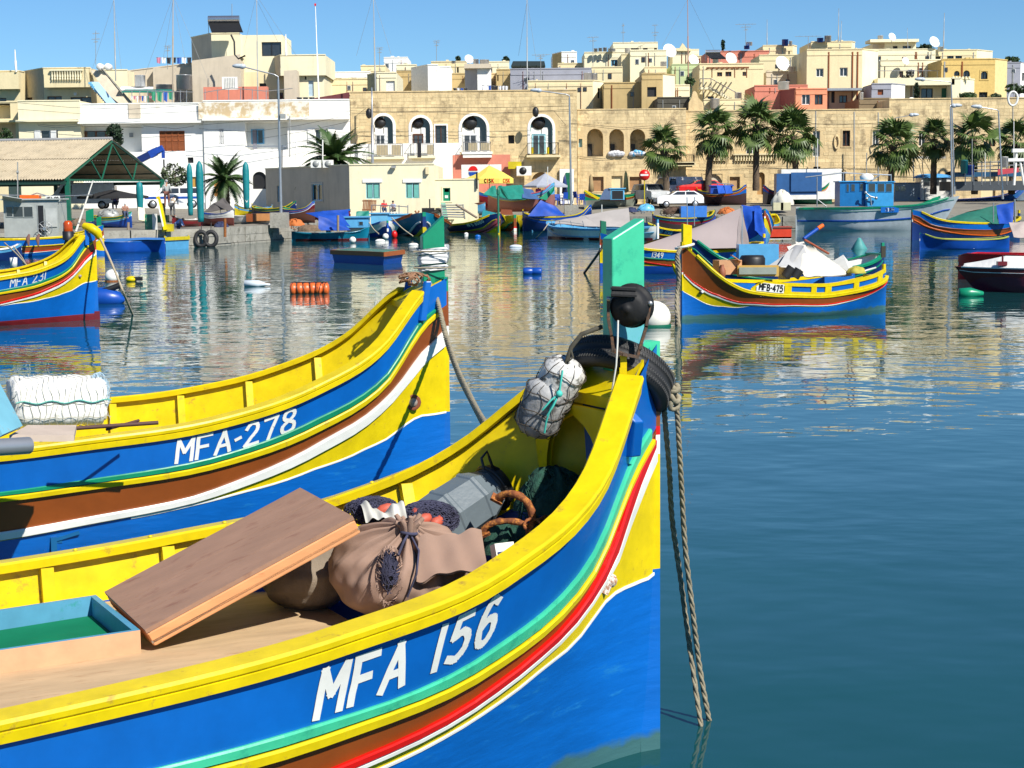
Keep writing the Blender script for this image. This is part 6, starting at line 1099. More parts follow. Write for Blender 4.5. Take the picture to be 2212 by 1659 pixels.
def ironwork(par, x0, x1, y0, y1, d, out, mt, slab=None, n=12, panels=()):
    a, b = Q(x0, y0, d-out), Q(x1, y1, d-out); q = MB(); z0, z1 = b.z, a.z
    P = [Vector((a.x, d, 0)), Vector((a.x, d-out, 0)), Vector((b.x, d-out, 0)), Vector((b.x, d, 0))]; s_ = slab or mt
    for p, r_ in zip(P[:-1], P[1:]):
        for z in (z0+.06, z1): q.tube([p+Vector((0, 0, z)), r_+Vector((0, 0, z))], .03, 4)
        k = max(2, int((r_-p).length/.14))
        for i in range(k+1): v = p.lerp(r_, i/k); q.tube([v+Vector((0, 0, z0)), v+Vector((0, 0, z1))], .014, 4, cap=False)
    rl = q.build('balcony_railing', mt, par)
    q = MB(); q.box(((a.x+b.x)/2, d-out/2, z0-.12), (b.x-a.x+.3, out+.2, .2)); q.box(((a.x+b.x)/2, d-out/3, z0-.32), (b.x-a.x-.3, out*.6, .22)); q.build('balcony_slab', s_, par)
    for p0, p1, m_ in panels: u, v = Q(p0, y0+2, d-out), Q(p1, y1-1, d-out); q = MB(); q.box(((u.x+v.x)/2, d-out+.03, (z0+z1)/2), (v.x-u.x, .03, (z1-z0)*.8)); q.build('screen', m_, rl)
def boxpart(par, name, mt, x0, y0, x1, y1, d, dp=.1): a, b = Q(x0, y0, d), Q(x1, y1, d); q = MB(); q.box(((a.x+b.x)/2, d+dp/2, (a.z+b.z)/2), (abs(b.x-a.x), dp, abs(a.z-b.z))); return q.build(name, mt, par)
def win(par, x0, y0, x1, y1, d, fm=FRW, pm=GLS): f = boxpart(par, 'window', fm, x0, y0, x1, y1, d, .08); boxpart(f, 'pane', pm, x0+(x1-x0)*.12, y0+(y1-y0)*.08, x0+(x1-x0)*.46, y1-(y1-y0)*.08, d-.03, .06); boxpart(f, 'pane', pm, x0+(x1-x0)*.54, y0+(y1-y0)*.08, x0+(x1-x0)*.88, y1-(y1-y0)*.08, d-.03, .06)
def balus(par, x0, x1, y0, y1, d, mt, n):
    for i in range(n):
        a, b = Q(x0+(x1-x0)*(i+.5)/n, y1, d), Q(x0+(x1-x0)*(i+.5)/n, y0, d); h_ = b.z-a.z; q = MB(); q.lathe([(.09, 0), (.09, .1*h_), (.05, .18*h_), (.11, .42*h_), (.05, .78*h_), (.09, .86*h_), (.09, h_)], 8, 0, Matrix.Translation((a.x, d, a.z))); q.build('baluster', mt, par)
    a, b = Q(x0, y0, d), Q(x1, y1, d); q = MB(); q.box(((a.x+b.x)/2, d, a.z+.06), (b.x-a.x+.2, .28, .14)); q.build('top_rail', mt, par)
def zb(x, y, d): return Q(x, y, d).z
YG = 470
# front row, left to right
r = house('cream balcony house cut by the left edge with a plant in its loggia', None, -60, 38, None, 222, YG, 160, CRE, wins=((-40, 266, 36, 330, 'r', SHD, 1.6), (-40, 224, 23, 256, 'r', CRE, 1.2)))
ledge(r, -60, 39, 263, 160, CRE, .6)
r = house('cream two-storey house with half open white shutters at left', None, 38, 172, None, 219, YG, 158, CRL, wins=((87, 281, 126, 312, 'w'), (50, 340, 100, 380, 'o'), (125, 380, 160, 420, 'w')))
ledge(r, 38, 173, 262, 158, CRL, .7); boxpart(r, 'shutter', FRW, 74, 282, 88, 308, 157.9); boxpart(r, 'shutter', FRW, 109, 282, 122, 308, 157.9)
r = house('long white house with brown louvred shutters and deep ledges', None, 172, 438, None, 226, YG, 158.2, WPL, wins=((174, 271, 307, 328, 'r', WPL, 1.3), (344, 283, 400, 326, 's', SHU), (240, 360, 262, 372, 'o'), (404, 382, 425, 430, 'd', mat('door_ochre', (.50, .27, .05))), (445-40, 340, 418, 352, 'o')))
ledge(r, 172, 438, 266, 158.2, WPL, .8); boxpart(r, 'stair_box', SHD, 277, 224, 304, 255, 158.1, .5); win(r, 182, 283, 233, 301, 159.3, FRB); boxpart(r, 'lamp', GRY, 279, 287, 287, 296, 159.2, .2)
r = house('white house with a deep balcony recess and net curtained doors', None, 438, 755, None, 219, YG, 158, WPL, wins=((529, 264, 622, 323, 'r', WPL, 1.3), (680, 279, 706, 311, 'w'), (473, 278, 484, 311, 's', FRW), (545, 371, 576, 408, 'oa'), (462, 392, 484, 424, 'd', mat('door_orange', (.55, .24, .05)))))
ledge(r, 440, 755, 259, 158, WPL, .8); win(r, 542, 279, 571, 311, 159.2, BLUM); boxpart(r, 'railing', MET, 530, 315, 620, 317, 158, .06)
for x in (664, 708): boxpart(r, 'shutter', FRW, x, 279, x+16, 309, 157.9)
boxpart(r, 'peeling_parapet', mat('plaster_peeling', (.74, .70, .60), .95, sc=.5, col2=(.50, .38, .22), c2f=.5), 428, 222, 668, 255, 157.93, .06)
cn = boxpart(r, 'curtain', mat('curtain', (.20, .20, .24), .9), 545, 280, 555, 322, 158.9, .05)
for x0, x1, y0, y1 in ((566, 573, 0, 0),): pass
# weathered stone house with four tall arches
bl = (.62, .31, STB, 1.6)
r = house('weathered golden stone house with four white arched balcony doors', None, 756, 1246, None, 200, YG, 158, STN, blocks=bl, wins=((807, 250, 850, 336, 'gaA', FRW), (888, 254, 930, 336, 'gaA', FRB), (940, 271, 965, 311, 'wt', FRB, .2, WPL), (996, 250, 1052, 328, 'gaA', FRW), (1098, 292, 1111, 310, 'o'), (1145, 252, 1194, 333, 'gaA', FRL), (948, 360, 962, 381, 'wt', FRB, .2), (1005, 362, 1022, 420, 'd', TAN), (1148, 372, 1190, 440, 'oa', mat('door_tan', (.40, .25, .10)))), rv=.45)
for x0, x1, xx, mtt in ((807, 850, 836, FRW), (888, 930, 918, FRB), (996, 1052, 1035, FRW), (1145, 1194, 1182, FRL)):
    boxpart(r, 'white_infill', WPL, x0, 285, x0+3, 336, 158.2, .2); c_ = (x0+xx)/2; q = MB(); w_ = (xx-x0)*.5/3700*158; P0 = Q(c_, 265, 158.30); q.lathe([(.001, .02), (w_*.78, .02), (w_*.78, 0)], 20, 0, Matrix.Translation(P0) @ Matrix.Rotation(pi/2, 4, 'X')); q.build('round_light', DK, r)
    boxpart(r, 'white_panel', WPL, x0+1, 276, xx+2, 336, 158.36, .05); win(r, x0+4, 289, xx-3, 335, 158.28, mtt, mat('pane_door', (.06, .065, .07), .15)); 
boxpart(r, 'painted_wall', WPL, 757, 311, 995, 440, 157.9, .08); boxpart(r, 'painted_wall', PKW, 978, 335, 1103, 440, 157.86, .08); boxpart(r, 'downpipe_post', WPL, 1209, 365, 1240, 440, 157.7, .2); boxpart(r, 'green_door', GRND, 1222, 373, 1233, 430, 157.6, .1)
ironwork(r, 796, 869, 311, 338, 158, .9, MET, CRL, panels=((813, 838, mat('screen_tan', (.45, .37, .22))), (846, 866, mat('screen_tan', (0, 0, 0)))))
ironwork(r, 886, 937, 311, 336, 158, .8, MET, CRL, panels=((922, 936, MC['screen_tan']),)); ironwork(r, 1001, 1060, 307, 327, 158, 1., MET, WPL, panels=((1012, 1031, MC['screen_tan']), (1038, 1057, MC['screen_tan']))); ironwork(r, 1141, 1207, 309, 334, 158, 1., BLK, CRE)
boxpart(r, 'balcony_fascia', WPL, 1000, 328, 1062, 340, 157.0, .9)
for x in (1150, 1184): boxpart(r, 'gas_bottle', YEL, x-3, 318, x+3, 332, 157.3, .2)
q = MB(); p = Q(902, 323, 157.1); q.box(p+Vector((-.2, 0, .1)), (.18, .05, .9)); q.box(p+Vector((.15, 0, -.05)), (.35, .05, 1.3), 0, 1); solo(q, 'laundry', [WHT, BLK], 'black and white clothes drying on the second arched balcony', 'laundry', p)
r = house('stone terrace house with three open round arches full of bags', None, 1247, 1482, None, 238, YG, 159, STN, blocks=bl, wins=((1268, 278, 1303, 338, 'ra', STB, 1.4), (1316, 279, 1348, 338, 'ra', STB, 1.4), (1361, 279, 1394, 338, 'ra', STB, 1.4), (1276, 382, 1304, 413, 'dt', mat('door_planks', (.36, .20, .09))), (1321, 380, 1345, 410, 'd', CRE), (1360, 382, 1386, 410, 'dt', MC['door_planks']), (1234+16, 300, 1258, 318, 'o', FRL), (1449, 382, 1485, 418, 'dat', mat('door_green_old', (.20, .33, .16)))), rv=.3)
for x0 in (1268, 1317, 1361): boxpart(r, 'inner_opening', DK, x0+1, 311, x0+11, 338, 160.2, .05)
boxpart(r, 'balcony_deck', CRE, 1443, 350, 1500, 358, 158, .9); ironwork(r, 1445, 1500, 335, 351, 159, .9, BLK, CRE)
for i, (x, lb) in enumerate(((1331, 'heap of white plastic bags in the middle stone arch'), (1377, 'blue and white bags in the right stone arch'))):
    q = MB()
    for j in range(9): q.ball(Q(x-12+3*j, 334-R.random()*9*(1-abs(j-4)/5), 158.9), .32, 8, j % 2 if i else 0, (1, .7, .8))
    solo(q, 'plastic_bags', [mat('bag_white', (.62, .62, .64), .4), BLUM], lb, 'bags', Q(x, 338, 158.9))
W5 = [(1519, 376, 1560, 418, 'dat', SHD), (1576, 382, 1598, 430, 'dt', mat('door_sand', (.45, .28, .14))), (1756, 283, 1771, 338, 'w', FRW, .25), (1820, 282, 1836, 316, 'wt', FRB, .2), (1885, 282, 1898, 314, 'wt', FRW, .2), (1800, 368, 1826, 420, 'dat', mat('door_dusk', (.10, .08, .06))), (1757, 360, 1772, 372, 'o'), (1690, 374, 1710, 420, 'oa', CRE), (1636, 372, 1652, 420, 'oa', mat('door_ochre2', (.38, .22, .08))), (1530, 296, 1562, 335, 'oa', mat('shade_wall', (.45, .42, .36))), (1612, 300, 1640, 335, 'w', FRW)]
r = house('long low golden stone terrace behind the palm trees', None, 1482, 1921, None, 241, YG, 160, STN, blocks=(.66, .32, STB, 1.8), wins=W5, rv=.3)
balus(r, 1534, 1572, 335, 347, 159.8, CRE, 7); balus(r, 1586, 1680, 335, 347, 159.8, CRE, 16); q = MB(); c_ = Q(1807, 307, 159.9); q.lathe([(.30, -.02), (.30, .05), (.20, .06), (.20, -.02)], 20, 0, Matrix.Translation(c_) @ Matrix.Diagonal((.85, 1, 2.4, 1)) @ Matrix.Rotation(pi/2, 4, 'X')); q.build('niche', STN, r)
r = house('high golden stone garden wall and terrace at the right', None, 1921, 2330, None, 215, YG, 160.5, STN, blocks=(.66, .32, STB, 1.8), wins=((1985, 282, 1999, 316, 'w', FRW), (2068, 284, 2082, 312, 'wt', FRB, .2), (2136, 288, 2150, 316, 'w', FRB), (2040, 370, 2064, 420, 'oa'), (2120, 380, 2150, 430, 'd', CRE)), rv=.3)
# single-storey house on the quay
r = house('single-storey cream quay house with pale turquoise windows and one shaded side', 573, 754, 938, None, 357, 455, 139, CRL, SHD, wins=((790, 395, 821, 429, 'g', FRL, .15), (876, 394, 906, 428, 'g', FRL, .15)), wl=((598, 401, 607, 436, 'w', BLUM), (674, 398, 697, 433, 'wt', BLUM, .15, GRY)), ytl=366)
for x0 in (790, 876): boxpart(r, 'curtain', SHG, x0+4, 399, x0+14, 427, 139.02, .04); boxpart(r, 'curtain', SHG, x0+18, 399, x0+28, 427, 139.02, .04)
for x0, x1 in ((786, 824), (873, 909)): boxpart(r, 'lintel', WPL, x0-3, 387, x1+1, 394, 138.93, .08)
boxpart(r, 'floodlight', GRY, 845, 358, 855, 363, 138.6, .3); boxpart(r, 'fuse_box', CRE, 919, 360, 926, 376, 138.7, .3)
r = house('lower cream annex with a small green hatch', None, 938, 1031, None, 389, 455, 140, CRL, wins=((957, 406, 973, 434, 'dt', GRN, .12),)); boxpart(r, 'window_pane', GLS, 960, 408, 970, 415, 140.05, .03); boxpart(r, 'notice', WHT, 961, 422, 968, 428, 140.02, .04)
boxpart(r, 'corner_post', BLK, 1028, 372, 1032, 408, 139.8, .1)
for x0 in (676, 698):  q = MB(); c = Q(x0+8, 354, 144); q.box(c, (.75, .45, .75)); 
for x, lb in ((683, 'left'), (709, 'right')):
    c = Q(x, 354, 142); q = MB(); q.box(c, (.85, .45, .62)); o = solo(q, 'air_conditioner', WHT, lb+' of two white air conditioners on the single-storey roof', 'air conditioner', c-Vector((0, 0, .3))); q = MB(); q.lathe([(.001, .26), (.26, .26), (.27, .20)], 14, 0, Matrix.Translation(c) @ Matrix.Rotation(pi/2, 4, 'X')); q.build('fan_grille', GRY, o)
# second row on the left
D2 = 176
r = house('cream rooftop storey with balustrade at the left edge', None, -60, 41, 52, 155, 222, D2, CRE, wins=((-40, 212, 14, 222, 'w', FRB),)); balus(r, 0, 29, 163, 181, D2-.1, CRE, 8); boxpart(r, 'balcony_parapet', CRE, -60, 157, 41, 192, D2-.9, .85)
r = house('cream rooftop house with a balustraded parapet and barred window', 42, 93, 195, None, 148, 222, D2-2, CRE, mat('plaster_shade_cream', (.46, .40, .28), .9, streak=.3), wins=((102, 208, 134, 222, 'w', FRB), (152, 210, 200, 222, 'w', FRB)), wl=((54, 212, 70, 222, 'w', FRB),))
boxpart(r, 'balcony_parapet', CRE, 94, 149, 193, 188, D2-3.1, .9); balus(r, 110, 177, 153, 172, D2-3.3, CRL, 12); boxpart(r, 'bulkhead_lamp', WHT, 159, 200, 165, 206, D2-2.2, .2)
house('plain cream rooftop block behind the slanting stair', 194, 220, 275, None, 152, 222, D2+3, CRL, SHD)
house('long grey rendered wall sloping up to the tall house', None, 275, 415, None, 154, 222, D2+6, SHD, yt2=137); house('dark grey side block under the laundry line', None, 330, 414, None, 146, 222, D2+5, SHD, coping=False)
st = thing('roof_stair', 'grey slanting stair block with pale blue underside on the roofs', 'stair', Q(250, 220, D2-4)); q = MB(); a, b, c, d_ = Q(195, 152, D2-3), Q(219, 152, D2-3), Q(281, 224, D2-5), Q(248, 224, D2-5)
for y in (0, 1.2):
    pass
q.prism([(0, 0), (1, 0), (1, 1), (0, 1)], 0, .01); q = MB(); V = [a, b, c, d_]; q.add([*V, *[p+Vector((0, 1.6, 0)) for p in V]], [(0, 3, 2, 1), (4, 5, 6, 7), (0, 1, 5, 4), (1, 2, 6, 5), (3, 0, 4, 7)]); q.build('stair_flank', SHD, st)
q = MB(); q.slab(Q(194, 178, D2-6), Q(213, 178, D2-6), Q(252, 225, D2-7), Q(231, 225, D2-7), .12); q.build('blue_flight', mat('stair_blue', (.36, .54, .66), .8), st)
q = MB()
for i in range(12): t = i/11; q.box(Q(195+37*t, 180+44*t, D2-6.2), (.3, .3, .2))
q.build('step', BLUM, st)['kind'] = 'stuff'
q = MB(); q.slab(Q(219, 150, D2-5), Q(223, 152, D2-5), Q(285, 224, D2-6), Q(279, 224, D2-6), .3); q.build('coping', CON, st)
# tall house
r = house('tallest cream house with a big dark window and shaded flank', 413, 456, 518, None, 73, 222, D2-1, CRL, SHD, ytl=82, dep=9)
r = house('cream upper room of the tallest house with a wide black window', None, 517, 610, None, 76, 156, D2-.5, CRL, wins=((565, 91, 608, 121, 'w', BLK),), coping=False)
house('stepped shaded flank wall below the tallest house', None, 414, 519, None, 131, 222, D2-3, SHD, yt2=117, coping=False)  # the shade on this flank is put into its plaster colour
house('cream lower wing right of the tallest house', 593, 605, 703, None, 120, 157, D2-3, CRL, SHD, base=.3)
r = house('cream rooms under the wing with a blue door and grey screen wall', 642-4, 642, 700, None, 155, 222, D2-2.5, CRL, wins=((666, 174, 678, 208, 'd', paint('door_pale_blue', (.40, .52, .62))), (658, 165, 662, 172, 'o')))
house('cream recess wall behind the pink rooftop wall', None, 519, 643, None, 156, 222, D2-1, CRE, wins=((560, 180, 575, 190, 'o'), (598, 200, 612, 222, 'w', FRB)), coping=False)
house('dark grey slab wall with a sloping top beside the blue door', None, 613, 642, None, 153, 222, D2-5, SHD, yt2=151, coping=False, dep=1.5)
house('salmon pink rooftop wall behind washing lines', None, 439, 577, None, 188, 222, D2-8, PKW, coping=False, dep=1)
q = MB(); 
house('maroon painted sloping rooftop wall beside the stone house', None, 643, 755, None, 218, 222, 164, MRW, yt2=199, coping=False, dep=2)
# rows behind, centre and right
T = [  # right side walls paler: sunlight is put into their plaster colour
 ('lilac grey roof room left of the long mast', None, 700, 800, None, 157, 200, 186, WPL, None, None, ((722, 165, 738, 171, 'o'), (752, 166, 770, 171, 'o'))),
 ('cream block with an arched opening behind the maroon wall', None, 693, 800, None, 172, 205, 181, CRE, None, None, ((702, 192, 716, 203, 'oa', CRL),)),
 ('small tan block behind the long mast', None, 779, 833, None, 143, 170, 192, CRE, None, None, ()),
 ('white stepped house on the skyline left of centre', None, 829, 881, None, 125, 160, 214, WPL, None, None, ((875, 137, 879, 142, 'o'),)),
 ('white low wall in front of the stepped skyline house', None, 856, 900, None, 141, 160, 205, CRL, None, None, ()),
 ('cream roof room with grey-green side and white door', 793, 813, 857, None, 158, 205, 171, CRL, mat('plaster_greygreen', (.28, .31, .22), .9), None, ((834, 175, 853, 198, 'd', FRW),)),
 ('long tan back wall on the roofs at centre left', None, 856, 905, None, 155, 180, 196, TAN, None, None, ()),
 ('white weathered roof room with stair', 888, 924, 946, None, 141, 185, 184, WPL, WGR, None, ()),
 ('white roof room with railing right of the weathered one', None, 946, 974, None, 145, 180, 187, WPL, None, None, ()),
 ('cream house below the satellite dishes', None, 931, 1008, None, 134, 170, 205, CRE, None, None, ((987, 145, 991, 157, 'o'), (948, 142, 955, 146, 'o'))),
 ('tan wall right of the dishes house', None, 973, 1006, None, 160, 180, 190, TAN, None, None, ()),
 ('bright white roof room with a dark capping', 1004, 1031, 1060, None, 145, 182, 180, WPL, LIL, None, ()),
 ('pale cream skyline house left of the dark pergola', None, 1049, 1100, None, 134, 165, 215, CRL, None, None, ()),
 ('low stone wall right of the dark capping room', None, 1031, 1075, None, 160, 185, 186, STN, None, None, ()),
 ('weathered tan roof room beside the washing', None, 1072, 1103, None, 151, 205, 183, TAN, None, None, ((1074, 158, 1077, 175, 'o'),)),
 ('long blue-grey patched wall above the stone house', None, 1102, 1278, None, 150, 205, 178, LIL, None, None, ()),
 ('small white box room on the skyline with shaded left side', 1193, 1213, 1246, None, 113, 150, 216, WPL, TAN, None, ()),
 ('low cream parapet house under the white box room', None, 1205, 1305, None, 138, 160, 206, CRE, None, None, ()),
 ('grey roof house with a blue framed window', None, 1262, 1350, None, 114, 160, 202, CRL, None, None, ((1320, 129, 1334, 143, 'w', BLUM), (1288, 129, 1302, 133, 'w'))),
 ('cream villa on the highest roofs at centre', None, 1324, 1421, None, 93, 125, 222, CRL, None, None, ((1363, 103, 1380, 107, 'o'), (1389, 102, 1399, 107, 'o'), (1413, 102, 1419, 107, 'o'))),
 ('big pale cream rendered block right of centre', None, 1361, 1440, None, 110, 180, 194, CRL, None, LIM, ()),
 ('tan wall left of the big pale cream block', None, 1342, 1362, None, 118, 180, 195, CRE, None, None, ()),
 ('stone front roof terrace with small white tanks', None, 1278, 1345, None, 146, 185, 186, CRE, None, None, ()),
 ('cream flat-roofed house with narrow shutters above the stone house', None, 1140, 1281, 1305, 176, 240, 172, CRE, None, CRL, (), ((1291, 190, 1297, 213, 'w', BLK),)),
 ('tan rendered roof house with ledge line', None, 1304, 1388, None, 180, 245, 170, TAN, None, None, ()),
 ('narrow tan tower house with a square black window', None, 1386, 1432, 1458, 161, 250, 168.5, TAN, None, CRL, ((1398, 188, 1418, 209, 'o'),)),
 ('cream annex right of the narrow tan tower house', None, 1392, 1440, None, 146, 190, 177, CRE, None, None, ()),
 ('cream garden wall right of the narrow tan tower', None, 1446, 1490, None, 185, 230, 173, CRL, None, None, ()),
 ('dark sloping yard wall', None, 1420, 1490, None, 212, 250, 163.5, mat('wall_dark', (.07, .065, .05), .9, streak=.4), None, None, ()),
 ('pale green rendered house behind the wires', None, 1451, 1540, None, 140, 200, 192, LIM, None, None, ()),
 ('cream church-like parapet house on the skyline', None, 1453, 1510, None, 108, 145, 224, CRL, None, None, ()),
 ('low cream skyline wall right of the church-like parapet', None, 1496, 1545, None, 122, 145, 220, CRE, None, None, ()),
 ('pink rendered roof house', None, 1528, 1662, None, 112, 140, 210, PKW, None, None, ()),
 ('cream house with an outside stair and timber pergola', None, 1511, 1650, None, 139, 235, 178, CRE, None, None, ((1549, 156, 1560, 165, 'w', FRB), (1567, 155, 1580, 165, 'w', FRB), (1604, 155, 1614, 164, 'w', FRB), (1528, 208, 1542, 216, 'w', FRB), (1608, 206, 1615, 224, 'o'))),
 ('cream stepped terrace wall below the outside stair', None, 1520, 1600, None, 216, 245, 168, CRE, None, None, ()),
 ('pale cream roof block with blue tank', None, 1648, 1713, 1721, 99, 140, 212, CRE, None, CRL, ((1703, 106, 1706, 121, 'o'),)),
 ('broad cream house left of the big block', None, 1640, 1750, None, 120, 200, 196, CRE, None, None, ()),
 ('grey shed roof in front of the big cream block', None, 1655, 1743, None, 156, 200, 182, SHD, None, None, ((1727, 158, 1742, 190, 'o'),)),
 ('small cream roof room above the big block', None, 1752, 1840, 1847, 91, 115, 210, CRE, None, CRL, ((1788, 99, 1797, 108, 'w'),)),
 ('big square cream house with two small windows and bright side', None, 1743, 1863, 1897, 108, 245, 176, CRE, None, CRL, ((1763, 148, 1779, 166, 'w', FRW), (1814, 146, 1831, 165, 'w', FRW), (1813, 206, 1830, 222, 'w', FRB), (1796, 197, 1803, 222, 'o'))),
 ('deep pink side house with a shaded flank', 1636, 1719, 1720, None, 192, 245, 166, PKW, mat('plaster_pink_shaded', (.36, .11, .09), .9, streak=.3), None, ()),  # left flank: the pink plaster darkened to stand for its shade
 ('salmon house front with two curtained windows', None, 1719, 1787, None, 193, 245, 165.5, mat('plaster_salmon', (.70, .27, .15), .9), None, None, ((1732, 203, 1750, 226, 'g', FRW), (1760, 204, 1777, 226, 'g', FRB))),
 ('pink rooftop strip behind the white tank', None, 1630, 1745, None, 186, 200, 169, PKW, None, None, ()),
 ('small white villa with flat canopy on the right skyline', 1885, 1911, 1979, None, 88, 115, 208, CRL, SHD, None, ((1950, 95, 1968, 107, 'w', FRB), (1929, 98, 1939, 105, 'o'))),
 ('long cream parapet house under the flat canopy villa', None, 1869, 2021, None, 108, 140, 200, CRL, None, None, ()),
 ('cream house with four fan units on its wall', None, 1902, 2037, None, 131, 172, 190, CRL, None, None, ((1943, 154, 1951, 167, 'w', FRB), (2008, 153, 2020, 167, 'w', FRW), (1910, 139, 1912, 167, 'o'))),
 ('wide terrace house with big sliding glass doors', None, 1896, 2062, None, 180, 230, 178, CRE, None, None, ((1990, 191, 2015, 213, 'w', BLK), (2034, 190, 2054, 213, 'd', GRND))),
 ('cream block with crenellated parapet corner', None, 2056, 2075, 2105, 170, 225, 176, CRL, None, CRL, ()),
 ('cream roof house with paired windows at right', None, 2019, 2110, 2144, 109, 135, 206, CRE, None, CRL, ((2046, 119, 2060, 131, 'w', BLK), (2064, 118, 2078, 131, 'w', BLK), (2020, 122, 2032, 131, 'o'))),
 ('ochre villa with arched windows at the right', None, 2034, 2150, 2176, 129, 230, 184, mat('plaster_ochre', (.62, .44, .15), .9, streak=.2), None, mat('plaster_ochre_sunlit', (.72, .56, .26), .9), ((2061, 153, 2073, 164, 'ga', BLK), (2081, 152, 2095, 167, 'ga', BLK), (2119, 154, 2133, 171, 'gat', BLK, .2), (2115, 199, 2133, 212, 'w', BLK))),  # right wall: the ochre lightened to stand for sun on it
 ('white house cut by the right edge', None, 2175, 2205, 2240, 136, 200, 205, LIL, None, WPL, (), ((2208, 157, 2214, 175, 'o'),)),
 ('pale blue-grey shed left of the garden wall', None, 1883, 1926, 1955, 182, 222, 172, LIL, None, WPL, ((1896, 189, 1908, 205, 'd', BRN),)),
 ('dark low yard wall left of the garden wall', None, 1856, 1921, None, 214, 235, 166, mat('wall_tan_dark', (.22, .16, .09), .9), None, None, ()),
]
HS = {}
for row in T:
    lb, xl, x1, x2, xr, yt, yb, d, mF, mL, mR, wn = row[:12]; wrr = row[12] if len(row) > 12 else ()
    HS[lb] = house(lb, xl, x1, x2, xr, yt, yb, d, mF, mL, mR, wn, wr=wrr, base=7)
boxpart(HS['bright white roof room with a dark capping'], 'dark_cap', SHD, 1003, 138, 1061, 147, 179.5, 3); boxpart(HS['big square cream house with two small windows and bright side'], 'lean_to_canopy', MET, 1752, 191, 1862, 195, 174, 2.)
boxpart(HS['wide terrace house with big sliding glass doors'], 'balcony_band', CRL, 1896, 169, 2062, 183, 176, 2.); boxpart(HS['small white villa with flat canopy on the right skyline'], 'canopy', CRL, 1880, 85, 1985, 90, 207, 3)
r = HS['cream house with four fan units on its wall']
for x in (1961, 1970):
    for y in (156, 163): c = Q(x, y, 189.6); q = MB(); q.lathe([(.001, .1), (.2, .1), (.22, 0)], 10, 0, Matrix.Translation(c) @ Matrix.Rotation(pi/2, 4, 'X')); q.build('fan_unit', BLK, r)
r = HS['cream block with crenellated parapet corner']
for i in range(6): boxpart(r, 'merlon', CRL, 2058+i*7, 165, 2061+i*7, 171, 176.3, .4)
r = HS['cream church-like parapet house on the skyline']; q = MB(); pts = [(1456, 110), (1458, 104), (1468, 104), (1472, 97), (1474, 93), (1478, 97), (1483, 104), (1492, 105), (1493, 110)]; P = [Q(x, y, 223.6) for x, y in pts]; q.add(P+[p+Vector((0, .5, 0)) for p in P], [tuple(range(9))[::-1], tuple(range(9, 18))]+[(i, i+1, i+10, i+9) for i in range(8)]); q.build('curved_gable', CRE, r)
r = HS['dark sloping yard wall']; q = MB(); pts = [(1487, 250), (1488, 222), (1494, 210), (1497, 198), (1501, 196), (1505, 200), (1509, 212), (1519, 222), (1521, 250)]; P = [Q(x, y, 162.6) for x, y in pts]; q.add(P+[p+Vector((0, .8, 0)) for p in P], [tuple(range(9))[::-1], tuple(range(9, 18))]+[(i, i+1, i+10, i+9) for i in range(8)]); tag(q.build('stone_gable', STN, r), None, None)
r = HS['cream house with an outside stair and timber pergola']
for i in range(8): q = MB(); a = Q(1530+i*11, 147, 175); q.box(a+Vector((0, .7, 0)), (.10, 2.6, .12)); q.build('pergola_beam', TIM, r)
boxpart(r, 'pergola_rail', TIM, 1526, 145, 1618, 148, 174.6, .12)
for x in (1537, 1586, 1612): boxpart(r, 'pergola_post', TIM, x, 148, x+2, 168, 174.7, .12)
boxpart(r, 'landing', CRL, 1510, 188, 1536, 193, 176, 1.5)
for i in range(10): boxpart(r, 'stair_step', CRL, 1534+i*5, 190+i*2.6, 1541+i*5, 196+i*2.6, 176.3, 1.)
for x0, y0, x1, y1 in ((1512, 170, 1536, 170), (1536, 170, 1590, 200), (1512, 170, 1512, 190), (1536, 170, 1536, 190), (1560, 184, 1560, 204)): q = MB(); q.tube([Q(x0, y0, 175.9), Q(x1, y1, 175.9)], .04, 4); q.build('handrail', MET, r)

for row in T:          # drain pipes, string courses and vents on the bigger walls
    lb, xl, x1, x2, xr, yt, yb, d = row[:8]; r = HS[lb]
    if x2-x1 < 30: continue
    boxpart(r, 'string_course', row[8], x1+1, yt+R.uniform(5, 9), x2-1, yt+R.uniform(10, 11), d-.05, .1)
    for j in range(int((x2-x1)/38)+1):
        x = R.uniform(x1+4, x2-6)
        if not any(w_[0]-3 < x < w_[2]+3 for w_ in row[11]): boxpart(r, 'drain_pipe', GRY if R.random() < .5 else BRN, x, yt+4, x+1.1, yb, d-.08, .08)
        x = R.uniform(x1+3, x2-8)
        if R.random() < .6: boxpart(r, 'vent_block', row[8], x, yt-R.uniform(2, 5), x+R.uniform(3, 8), yt, d+1.5, 1.2)
        x = R.uniform(x1+3, x2-12)
        if R.random() < .55 and yb-yt > 30 and not any(w_[0]-12 < x < w_[2]+4 for w_ in row[11]): y_ = yt+R.uniform(12, 20); win(r, x, y_, x+8, y_+R.uniform(7, 12), d-.05, FRB if R.random() < .5 else FRW)
TST = mat('tank_steel', (.60, .61, .62), .35, .35, var=.12)
